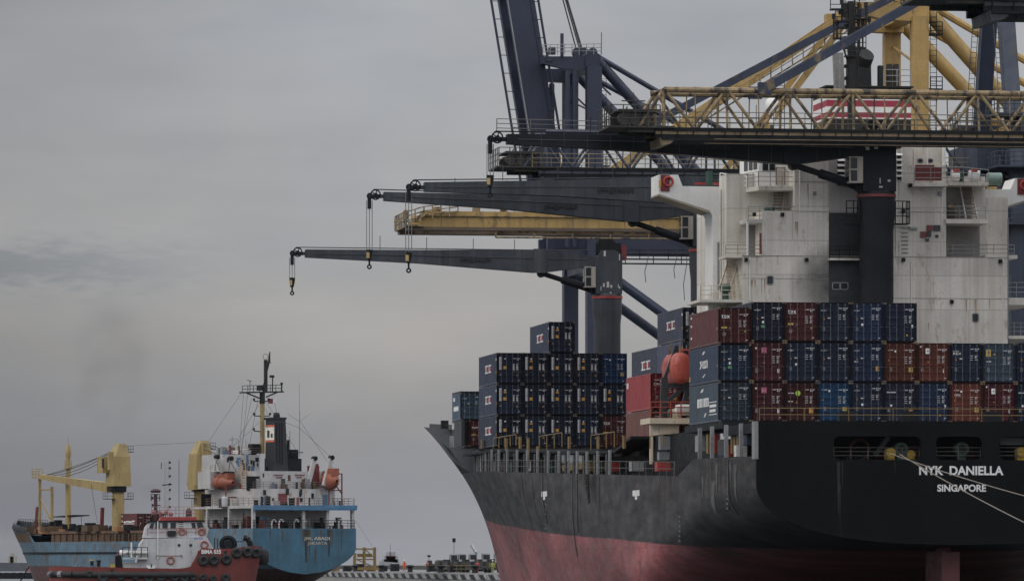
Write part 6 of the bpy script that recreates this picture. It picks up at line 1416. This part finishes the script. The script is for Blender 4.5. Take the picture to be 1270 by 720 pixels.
# deckhouse
def tprism(pts, t0, t1, m, mi=0): m.prism([Vector((t1, *T(u, v, t1).yz)) for u, v in pts], (t0 - t1, 0, 0), mi)
m = MB(); tprism(((150, 706), (150, 697), (170, 696.5), (174, 674), (179, 667.5), (257, 666), (266, 681.5), (246, 682), (239, 704)), -3.4, 3.4, m); dh = m.build('deckhouse', TWHITE, tug)
m = MB(); tprism(((178, 666.4), (181, 653), (186, 647), (253, 646), (259, 655), (256, 666)), -2.9, 2.9, m); wh2 = m.build('wheelhouse', TWHITE, tug)
m = MB(); tprism(((198, 646.4), (200, 640.5), (243, 640.5), (246, 646.4)), -3.0, 3.0, m); tprism(((182, 647), (184, 645.2), (252, 644.4), (254, 646.2)), -3.1, 3.1, m, 1); m.build('roof', [REDP, DARK], wh2)
m = MB()
for pts in (((185, 654.5), (187, 648.5), (191, 648), (190, 655)), ((192.5, 655), (193, 648), (198, 648), (198, 655)), ((201.5, 655), (201.5, 647.5), (208, 647.5), (208, 655)), ((211.5, 655), (211.5, 647.5), (218, 647.5), (218, 655)), ((238.5, 654.5), (237, 647.5), (242, 647.5), (243, 654)), ((245, 654), (244, 647.5), (250, 647), (253, 653))): tprism(pts, 2.88, 2.95, m)
m.build('window', GLASS, wh2)
m = MB(); tprism(((221.5, 655), (221.5, 647), (227.5, 647), (227.5, 655)), 2.88, 2.93, m, 1); 
for v in (649, 651, 653): m.tube(T(221, v, 2.97), T(228, v, 2.97), .05, 5, 0)
tprism(((195, 692), (195, 646), (196.3, 646), (196.3, 692)), 3.5, 3.6, m, 0); tprism(((208, 664.5), (208, 657.5), (218, 657.5), (218, 664.5)), 2.9, 3.2, m, 2); m.build('wall_fitting', [MWHITE, SLATE, BLACKM], wh2)
m = MB(); m.rail([T(183, 663.5, 3.0), T(255, 663, 3.0)], .9, 1.2, 2, .03); m.build('railing', mat('tug_rail', (.3, .12, .1)), wh2)
m = MB(); m.rail([T(188, 640.5, 2.9), T(248, 640, 2.9)], 1.3, 1.0, 3, .03)
for u, v in ((191, 635), (199, 636), (206, 635), (212, 637)): m.lathe(T(u, v + 3, 2.5), [(.25, 0), (.3, .4), (.15, .6)], 8)
m.build('roof_rail', mat('tug_rail2', (.25, .1, .1)), wh2)
for u, v, r_ in ((225.5, 659, .38), (250, 659, .38), (253.5, 675, .44), (211.5, 694.5, .44)):
    p = T(u, v, 3.5 if v > 670 else 3.0); MB().torus(p, r_, .12, 'x', 16, 6).build('lifebuoy', mat('buoy_orange', (.26, .09, .07), .6), dh if v > 670 else wh2, True)
m = MB()
for u in (222, 236.5): m.lathe(T(u, 675.5, 3.42), [(.2, -.03), (.2, .03)], 12, 0, 'x')
m.build('porthole', GLASS, dh)
tt = text('BIMA', .28, 1.15, mat('letter_blue', (.05, .10, .32), .6), 'lettering', dh, (3.42, T(247, 668).y, T(247, 668.4).z), 'starboard')
m = MB(); m.tube(T(195, 688.5, 3.5), T(225, 688.5, 3.5), .04, 5); m.lathe(T(195, 688.5, 3.5), [(.12, -.1), (.12, .1)], 8, 0, 'x'); m.lathe(T(225, 688.5, 3.5), [(.12, -.1), (.12, .1)], 8, 0, 'x'); tprism(((181, 700.5), (184, 704.5), (191, 704.5), (194, 700.5)), 4.7, 4.8, m, 1); tprism(((187, 699), (187, 703), (188.5, 703), (188.5, 699)), 4.81, 4.9, m, 2); m.build('wall_fitting', [YELD, MWHITE, BLACKM], dh)
# raft platform aft of the house
m = MB(); tprism(((152, 693), (152, 690.5), (183, 690.5), (183, 693)), 2.0, 4.2, m, 0)
for u in (154, 157, 170, 174, 178): p = T(u, 685, 3.4); m.lathe(p, [(.35, -.6), (.38, 0), (.38, .6)], 12, 1, 'y')
m.rail([T(152, 690.5, 4.2), T(183, 690.5, 4.2)], 1.3, .8, 3, .04, 2); tprism(((176, 690), (176, 680), (185, 679), (185, 690)), 3.0, 3.3, m, 2); m.tube(T(163, 691, 4.3), T(163, 672, 4.3), .1, 8, 1); m.build('raft_platform', [TWHITE, MWHITE, DARK], tug)
m = MB(); tprism(((143, 706), (143, 689), (150, 687), (153, 706)), 1.5, 3.5, m, 0); tprism(((137, 703), (137, 699), (150, 699), (150, 703)), 2.5, 3.4, m, 1)
for u, v in ((114, 694), (122.5, 695)): p = T(u, v + 7, 3); m.tube(p, T(u, v, 3), .22, 8, 0); m.tube(T(u, v + 1, 3), T(u, v - 1, 3), .3, 8, 1 if u < 120 else 0)
m.tube(T(137, 700, 3), T(147, 684, 3), .05, 5, 2); m.build('towing_gear', [DARK, MYELL, REDP], tug)
m = MB(); p = T(283, 674, 1.5); m.torus(p, .85, .32, 'x', 20, 8).lathe(p, [(.5, -.5), (.5, .5)], 14, 0, 'x'); m.path([T(311, 677, 1), T(309, 670, 1), T(306, 667, 1), T(302, 666, 1)], .38, 8); m.tube(T(270, 680, 1), T(270, 667, 1), .06, 5); m.tube(T(266, 680, 1), T(266, 666, 1), .06, 5); m.tube(T(284, 671, 1), T(303, 671, 1), .05, 5); m.build('bow_winch', DARK, tug, True)
m = MB(); m.lathe(T(326, 690, 0), [(.5, -1.0), (.8, -.6), (.8, .6), (.5, 1.0)], 16, 0); m.build('bow_fender', RUBBER, th, True)
# masts
m = MB(); a = T(207, 641, 0); b = T(206.5, 570, 0)
for dx in (-.28, .28): m.tube(a + Vector((0, dx, 0)), b + Vector((0, dx, 0)), .06, 6, 0)
for i in range(20): q = a.lerp(b, i / 20); w_ = a.lerp(b, (i + 1) / 20); m.tube(q + Vector((0, -.28, 0)), w_ + Vector((0, .28, 0)), .04, 4, 0)
for v in (573, 580, 590, 600, 607, 618, 628): p = T(207, v, 0); m.box(p - Vector((.18, -.25, .14)), p + Vector((.18, .5, .14)), 1)
m.beam(T(201, 601, 0), T(213, 600, 0), .15, .12, 1); m.beam(T(200, 573, 0), T(207, 573, 0), .08, .08, 0); m.tube(T(200, 573, 0), T(200, 581, 0), .05, 5, 1); m.tube(T(222, 641, 0), T(222, 570, 0), .03, 4, 1)
m.build('lattice_mast', [mat('mast_grey', (.33, .33, .34)), DARK], tug)
m = MB(); m.beam(T(193, 645, 1), T(193, 612, 1), .45, .45); m.lathe(T(193, 609, 1), [(.6, -.15), (.7, .1), (.35, .35)], 12)
for v in (617, 626, 634): m.beam(T(188, v, 1), T(199, v, 1), .2, .14); m.box(T(188, v + 2, 1), T(190, v - 2, 1) + Vector((.3, 0, 0)))
m.rail([T(187.5, 621, 1), T(198, 621, 1)], .9, .5, 2, .04); m.lathe(T(234, 640, 1), [(.4, 0), (.4, .7), (.2, 1.1)], 10); m.build('exhaust_mast', mat('mast_dark_red', (.045, .02, .025), .6), tug)

# ------------------------------------------------------------------ things on the quay
def qroot(name, label, cat, u, v, t, group=None, rz=0):
    p = SH.pt(u, v, t); return empty(name, label, cat, group, (t, p.y, QZ + .012), rz, SH)
fr_ = qroot('spreader_stand', 'yellow steel lattice stand on the quay, right of the cargo ship stern', 'steel stand', 453, 705, QT + 6)
m = MB()
for x in (-1.9, -.2, 1.7):
    for y in (-1, 1): m.beam((x, y, .6), (x * .96, y, 4.2 if x != -1.9 else 3.2), .28, .28)
for z in (.6, 2.1, 3.9): m.beam((-1.9, -1, z), (1.8, -1, z), .25, .25); m.beam((-1.9, 1, z), (1.8, 1, z), .25, .25)
m.beam((-1.7, -1, 2.1), (1.6, -1, .7), .2, .2); m.beam((-.2, -1, 3.9), (1.7, -1, 2.2), .16, .16); m.box((-2.3, -1.3, .2), (2.3, 1.3, .6)); m.box((-1.4, -.4, 2.5), (1.2, .4, 3.1)); m.build('frame', YELP, fr_)
m = MB()
for i in range(6): MB().box((-6 + i * 2.1, -1, 0), (-4.6 + i * 2.1, 1, .5 + .4 * (i % 3))).build('base_block', DARK if i % 3 else YELD, fr_)
# row of terminal tractors
def tractor(u, label, flat=False, t=QT + 8, sc=1):
    r = qroot('terminal_tractor', label, 'terminal tractor', u, 706, t, 'parked terminal tractors', R(180))
    m = MB().box((-1.2, -.2, .7), (1.2, 5.2, 1.0), 0).box((-1.25, 3.6, .5), (1.25, 5.3, 1.5), 0).box((-1.2, -6, .5), (1.2, -.3, 1.7), 0).box((.2, 3.0, 1.5), (1.1, 4.6, 2.0), 0); m.build('chassis', mat('chassis_black', (.02, .02, .02), .7), r)
    m = MB().prism([(-1.05, 3.4, 1.3), (-1.05, 5.1, 1.3), (-1.05, 4.8, 2.9), (-1.05, 3.4, 2.9)], (1.15, 0, 0)); cab = m.build('cab', mat('cab_white', (.26, .27, .28), .5, .2), r)
    m = MB().box((-.95, 4.84, 2.0), (0, 5.0, 2.7)).box((-.95, 3.36, 1.8), (0, 3.4, 2.7)).box((-1.07, 3.7, 1.9), (-1.03, 4.7, 2.7)).box((.08, 3.7, 1.9), (.12, 4.7, 2.7)); m.build('window', GLASS, cab)
    for x in (-1.0, 1.0):
        for y in (.9, 4.5): MB().lathe((x, y, .52), [(.3, -.2), (.52, -.16), (.52, .16), (.3, .2)], 14, 0, 'x').build('wheel', RUBBER, r)
    m = MB()
    for i in range(6): m.box((-1.2 + i * .42, 5.3, .75), (-1.0 + i * .42, 5.36, 1.55), 0)
    m.build('bumper', [mat('bumper_yellow', (.17, .12, .03), .6, .4)], r)
    if flat:
        m = MB(); m.beam((.8, 3.0, 2.9), (.8, -2.5, 4.2), .3, .4); m.build('lifting_arm', GREYM, r)
    return r
for u, lab in ((554.5, 'leftmost white terminal tractor in the parked row on the quay'), (565, 'second white terminal tractor from the left in the parked row'), (578, 'third white terminal tractor from the left in the parked row'), (594, 'white terminal tractor with raised lifting arm near the bow'), (609, 'white terminal tractor partly hidden by the container ship bow')):
    tractor(u, lab, u == 594)
m = MB(); m.rail([(0, 0, 0), (0, 40, 0)], 1.1, 5, 2, .05)
o = m.build('crowd_barrier', mat('barrier_yellow', (.10, .075, .03), .6)); p = SH.pt(560, 706, QT + 5); o.matrix_world = SH.mat() @ Matrix.Translation((QT + 5, p.y - 26, QZ)); tag(o, 'low black and yellow barrier in front of the tractors', 'barrier')
for u, w_, h, lab in ((541, 5, 1.3, 'low dark pallet stack on the quay beside the wedge shaped block'), (551, 4, 1.9, 'dark generator box standing just left of the parked tractors'), (570, 6, 1.2, 'dark spare trailer chassis lying in front of the parked tractors'), (601, 5, 1.7, 'dark tool container between the last two parked tractors')):
    r = qroot('equipment_crate', lab, 'equipment', u, 706, QT + (6 if u == 570 else 10)); k = w_ / 9
    MB().box((-w_ / 4, 0, .15), (w_ / 4, 3, h)).build('body', DARK, r); MB().box((-w_ / 4 - .04, -.03, h - .25), (w_ / 4 + .04, 3.03, h - .1)).build('rim', mat('barrier_yellow', (.10, .075, .03), .6), r); MB().box((-w_ / 4, .2, 0), (-w_ / 4 + .3, 2.8, .15)).build('skid', RUBBER, r); MB().box((w_ / 4 - .3, .2, 0), (w_ / 4, 2.8, .15)).build('skid', RUBBER, r)
def person(label, u, t, top, pose=0, frm=SH, z=None, dloc=None, s=1.0):
    if dloc is None: p = SH.pt(u, 706, t); r = empty('person', label, 'person', None, (t, p.y, QZ + .012), 0, SH)
    else: r = empty('person', label, 'person', None, dloc, 0, frm)
    def skin(name, vs, es, mt_, par, sub=1):
        me = bpy.data.meshes.new(name); me.from_pydata([v[:3] for v in vs], es, []); o = bpy.data.objects.new(name, me); COL.objects.link(o); o.parent = par
        o.modifiers.new('skin', 'SKIN')
        for i, v in enumerate(vs): me.skin_vertices[0].data[i].radius = (v[3], v[3] * (.75 if len(v) < 5 else v[4]))
        me.skin_vertices[0].data[0].use_root = True
        sb = o.modifiers.new('sub', 'SUBSURF'); sb.levels = sub; sb.render_levels = sub; me.materials.append(mt_); return o
    a = .12 if pose else .0
    V = [(0, 0, .95, .15), (0, 0, 1.15, .145), (0, 0, 1.38, .17), (0, 0, 1.50, .06), (0, -.02, 1.60, .085), (0, -.02, 1.72, .09), (-.09, 0, .9, .09), (-.11, -.03, .5, .07), (-.12, .02, .09, .05), (-.12, -.12, .05, .045), (.09, 0, .9, .09), (.11, .03 + a, .5, .07), (.12, .06 + a, .09, .05), (.12, -.08 + a, .05, .045), (-.20, 0, 1.40, .07), (-.25, 0, 1.14, .05), (-.25, -.1 - a, .92, .04), (-.25, -.13 - a, .83, .035), (.20, 0, 1.40, .07), (.25, .02, 1.14, .05), (.25, -.08 - a, .92, .04), (.25, -.11 - a, .83, .035)]
    E_ = [(0, 1), (1, 2), (2, 3), (3, 4), (4, 5), (0, 6), (6, 7), (7, 8), (8, 9), (0, 10), (10, 11), (11, 12), (12, 13), (2, 14), (14, 15), (15, 16), (16, 17), (2, 18), (18, 19), (19, 20), (20, 21)]
    b = skin('body', V, E_, mat('skin_tone', (.25, .13, .08), .6), r, 2)
    V2 = [(x, y, z, rr * 1.16) for x, y, z, rr in V[:3]]
    skin('overalls', [(0, 0, .95, .175), (0, 0, 1.15, .17), (0, 0, 1.40, .195), (-.09, 0, .9, .11), (-.11, -.03, .5, .09), (-.12, .02, .12, .075), (.09, 0, .9, .11), (.11, .03 + a, .5, .09), (.12, .06 + a, .12, .075), (-.21, 0, 1.40, .09), (-.26, 0, 1.14, .07), (-.255, -.1 - a, .94, .055), (.21, 0, 1.40, .09), (.26, .02, 1.14, .07), (.255, -.08 - a, .94, .055)], [(0, 1), (1, 2), (0, 3), (3, 4), (4, 5), (0, 6), (6, 7), (7, 8), (2, 9), (9, 10), (10, 11), (2, 12), (12, 13), (13, 14)], top[0], r, 2)
    MB().lathe((0, -.02, 1.72), [(.15, 0), (.125, .02), (.12, .07), (.08, .12), (.02, .14)], 14).build('helmet', top[1], r, True)
    r.scale = (s, s, s); return r
HIVIS = mat('overalls_orange', (.55, .08, .03), .7); HIYEL = mat('vest_yellow', (.22, .28, .06), .7)
person('person in orange overalls and white helmet standing at the quay edge', 501.5, QT + 3, (HIVIS, MWHITE), 0, s=1.08)
person('person in orange overalls near the lamp post on the quay', 530, QT + 12, (HIVIS, REDP), 1)
person('person in red beside the parked tractors', 592, QT + 4, (REDP, REDP), 1)
person('person in a yellow vest at the right end of the tractor row', 611, QT + 4, (HIYEL, MWHITE), 0)
p = CG.pd(75, 658, 80); person('person in a red jacket standing under the awning on the cargo ship bow', 0, 0, (REDP, REDD), 1, CG, None, (p.x, 80, 9.0))
for u, lab, h in ((532, 'thin grey lamp pole standing beside the orange worker on the quay', 2.8), (563, 'thin antenna pole rising above the parked tractors', 5.5)):
    r = qroot('signal_pole', lab, 'pole', u, 706, QT + 13); MB().tube((0, 0, 0), (0, 0, h), .07, 8).build('post', GREYM, r); MB().box((-.25, -.2, h * .88), (.25, .2, h)).build('lamp_head', DARK, r)
r = qroot('concrete_ramp', 'dark wedge shaped block lying on the quay left of the tractors', 'ramp', 543, 706, QT + 14); MB().prism([(-1.6, 0, 0), (1.6, 0, 0), (1.6, 0, 1.5), (.9, 0, 1.3), (-.8, 0, .9), (-1.0, 0, 1.9), (-1.6, 0, 1.9)], (0, 2, 0)).build('block', SLATE, r)

# ------------------------------------------------------------------ far ships and breakwater
def wpt(u, v, s): return Vector(((u - CU) * (FP / s) / FP, FP / s, EYE + (HV - v) / s))
a = wpt(-60, 709.6, 4.75); b = wpt(62, 709.6, 4.75)
m = MB(); n = 40
for i in range(n + 1):
    x = a.x + (b.x + 12 - a.x) * i / n; h = a.z + .25 * sin(i * 3.1) * .5; m.v += [(x, a.y - 6, -1), (x, a.y, h), (x, a.y + 5, h), (x, a.y + 12, -1)]
for i in range(n):
    for j in range(3): q = 4 * i + j; m.f.append([q, q + 1, q + 5, q + 4]); m.m.append(0)
m.f.append([4 * n, 4 * n + 1, 4 * n + 2, 4 * n + 3]); m.m.append(0)
tag(m.build('breakwater', mat('dark_rock', (.006, .007, .009), .95, .4, fine=.5, spec=.02)), 'low dark stone breakwater lying left of the cargo ship bow', 'breakwater')
def far_ship(label, u0, u1, vd, vw, s, hc, house, parts):
    r = empty('distant_ship', label, 'ship', 'ships far out at sea', wpt((u0 + u1) / 2, 698, s) * 1); r.location.z = 0
    L = (u1 - u0) / s; zd = EYE + (HV - vd) / s
    m = MB().prism([(-L / 2, 0, -1), (L / 2, 0, -1), (L / 2, 0, zd), (-L / 2 - L * .03, 0, zd + .5)], (0, L * .18, 0)); m.build('hull', hc, r)
    for x0, x1, h in parts: MB().box((x0 * L, L * .02, zd), (x1 * L, L * .16, zd + h)).build('superstructure', house, r)
    return r
GRH = mat('far_grey', (.075, .08, .092), .8); FRH = mat('far_red', (.26, .10, .11), .8); FW = mat('far_white', (.24, .24, .25), .7)
far_ship('hazy grey freighter on the horizon at the far left', -40, 50, 697.6, 702, 2.4, GRH, mat('far_tan', (.30, .27, .23), .7), [(-.5, -.2, 1.2), (.05, .16, 3.4), (.08, .13, 5), (-.3, -.1, 2)])
far_ship('hazy red freighter on the horizon just left of the cargo ship bow', 34, 62, 696, 702, 2.6, FRH, FW, [(-.5, -.42, .8), (.2, .4, 2.5)])
w = far_ship('small white ship with red stripe far behind the quay', 471, 497, 697.5, 701, 4.5, FW, FW, [(-.42, .42, 1.0), (-.3, .36, 1.9), (-.2, .25, 3.0), (-.02, .02, 5.2)])
MB().box((-1.4, -.02 + .1, 5.95), (1.2, .4, 6.1)).build('stripe', REDD, w)
# thin smoke over the cargo ship
def smoke(name, c, sc, dens, tilt=0):
    m = MB(); n, k = 14, 10
    for i in range(k + 1):
        f = i / k; w_ = (.8 + .2 * f) * max(.05, 1 - abs(2 * f - 1) ** 4)
        for j in range(n): a = 2 * pi * j / n; m.v.append(((cos(a) * w_ + tilt * f) * sc[0], sin(a) * w_ * sc[1], f * sc[2]))
    for i in range(k):
        for j in range(n): m.f.append([i * n + j, i * n + (j + 1) % n, (i + 1) * n + (j + 1) % n, (i + 1) * n + j]); m.m.append(0)
    m.f += [list(range(n))[::-1], [k * n + j for j in range(n)]]; m.m += [0, 0]
    mt_ = bpy.data.materials.new('smoke'); mt_.use_nodes = True; nt = mt_.node_tree; N = nt.nodes; L = nt.links; N.remove(N['Principled BSDF'])
    pv = N.new('ShaderNodeVolumePrincipled'); pv.inputs['Color'].default_value = (.12, .10, .085, 1)
    tc = N.new('ShaderNodeTexCoord'); nz = N.new('ShaderNodeTexNoise'); nz.inputs['Scale'].default_value = .16; nz.inputs['Detail'].default_value = 3; L.new(tc.outputs['Object'], nz.inputs['Vector'])
    g = N.new('ShaderNodeMapRange'); g.inputs[1].default_value = .38; g.inputs[2].default_value = .75; g.inputs[3].default_value = 0; g.inputs[4].default_value = dens; L.new(nz.outputs[0], g.inputs[0])
    sp = N.new('ShaderNodeSeparateXYZ'); L.new(tc.outputs['Generated'], sp.inputs[0]); cur = g.outputs[0]
    for ax in 'XYZ':
        m1 = N.new('ShaderNodeMath'); m1.operation = 'MULTIPLY_ADD'; L.new(sp.outputs[ax], m1.inputs[0]); m1.inputs[1].default_value = 2; m1.inputs[2].default_value = -1
        m2 = N.new('ShaderNodeMath'); m2.operation = 'MULTIPLY'; L.new(m1.outputs[0], m2.inputs[0]); L.new(m1.outputs[0], m2.inputs[1])
        m3 = N.new('ShaderNodeMath'); m3.operation = 'SUBTRACT'; m3.use_clamp = True; m3.inputs[0].default_value = 1; L.new(m2.outputs[0], m3.inputs[1])
        mu = N.new('ShaderNodeMath'); mu.operation = 'MULTIPLY'; L.new(cur, mu.inputs[0]); L.new(m3.outputs[0], mu.inputs[1]); cur = mu.outputs[0]
    L.new(mu.outputs[0], pv.inputs['Density']); L.new(pv.outputs[0], N['Material Output'].inputs['Volume'])
    o = m.build(name, mt_); o.location = c; o['kind'] = 'stuff'; o['label'] = 'thin grey smoke drifting up above the cargo ship'; return o
smoke('smoke', wpt(140, 562, 7.6), (7.5, 6, 28), .05, 0)
smoke('smoke', wpt(187, 622, 7.6), (2.4, 2, 3.2), .16, 0)
# small fittings on the white house of the container ship
rg = random.Random(31)
for u, v in ((990, 188), (1010, 240), (1120, 262), (1165, 240), (925, 322), (1000, 322), (1120, 322), (1240, 324), (1180, 374), (935, 266), (970, 266), (1128, 230)):
    m = MB(); p = SH.pd(u, v, 33); m.box((p.x - .12, 32.7, p.z - .14), (p.x + .12, 32.99, p.z + .14)); m.build('wall_lamp', rg.choice([DARK, GREYM]), house)
for u, v0, v1 in ((992, 180, 262), (950, 263, 317), (1012, 264, 317), (930, 319, 372), (1112, 180, 318), (1168, 232, 318), (1244, 319, 418), (1130, 322, 418)):
    m = MB(); a = SH.pd(u, v0, 32.93); b = SH.pd(u, v1, 32.93); m.tube(a, b, .045, 6); m.build('wall_pipe', WHITE2, house)
m = MB()
for i in range(7): p = SH.pd(1122.5, 283 + i * 5, 32.9); m.box((p.x - .25, 32.88, p.z - .03), (p.x + .25, 32.99, p.z + .03))
m.build('rung_ladder', GREYM, house)
# scrapes, rust runs and draught marks on the port side of the hull
def on_hull(u, v):
    p = SH.pt(u, v, -16.1)
    for _ in range(8): p = SH.pt(u, v, -(hullB(p.y, p.z)[0]))
    return p
rg = random.Random(12)
RUSTH = mat('hull_rust_run', (.075, .045, .035), .8, .4); PALE = mat('hull_pale_run', (.10, .096, .092), .7, .4); RUSTR = mat('boot_scrape', (.22, .15, .13), .7, .4); BOOTD = mat('boot_stain', (.055, .025, .025), .8, .4)
def run(u, v0, v1, w, mt_, name):
    p = on_hull(u, v0); q = on_hull(u, v1); n = 8; m = MB(); zs_ = [p.z + (q.z - p.z) * i / n for i in range(n + 1)]; k = 0
    for i, z in enumerate(zs_):
        ww = w * (1 - .75 * i / n) * rg.uniform(.6, 1.2)
        for s_ in (-1, 1): d = p.y + s_ * ww; m.v.append((-hullB(d, z)[0] - .02, d, z))
    for i in range(n): m.f.append([2 * i, 2 * i + 1, 2 * i + 3, 2 * i + 2]); m.m.append(0)
    m.build(name, mt_, hull)
for i in range(13): u = rg.uniform(600, 900); v = 570 if u > 830 else 589; run(u, v + 1, v + rg.uniform(15, 80), rg.uniform(.08, .35), rg.choice([RUSTH, SCUFF, RUSTH, SCUFF, PALE]), 'weather_run')
for u, v0, v1, w_ in ((884, 596, 640, 1.1), (889, 575, 612, .5), (912, 575, 625, .5), (906, 572, 600, .4), (872, 590, 615, .4)): run(u, v0, v1, w_, SCUFF, 'pale_scuff')
for u, v0, n_ in ((677, 625, 7), (843, 640, 6), (902, 600, 6)):
    for i in range(n_):
        p = on_hull(u, v0 + i * 6); m = MB(); m.box((p.x - .02, p.y - .35, p.z - .06), (p.x + .02, p.y + .35, p.z + .06)); m.build('draught_mark', PALE, hull)
# ------------------------------------------------------------------ air
hm = bpy.data.materials.new('haze'); hm.use_nodes = True; nt = hm.node_tree; nt.nodes.remove(nt.nodes['Principled BSDF'])
pv = nt.nodes.new('ShaderNodeVolumePrincipled'); pv.inputs['Color'].default_value = (.66, .67, .70, 1); pv.inputs['Density'].default_value = .00001
nt.links.new(pv.outputs[0], nt.nodes['Material Output'].inputs['Volume'])
o = MB().box((-31000, -3000, -4), (31000, 31000, 130)).build('haze', hm); o['kind'] = 'stuff'
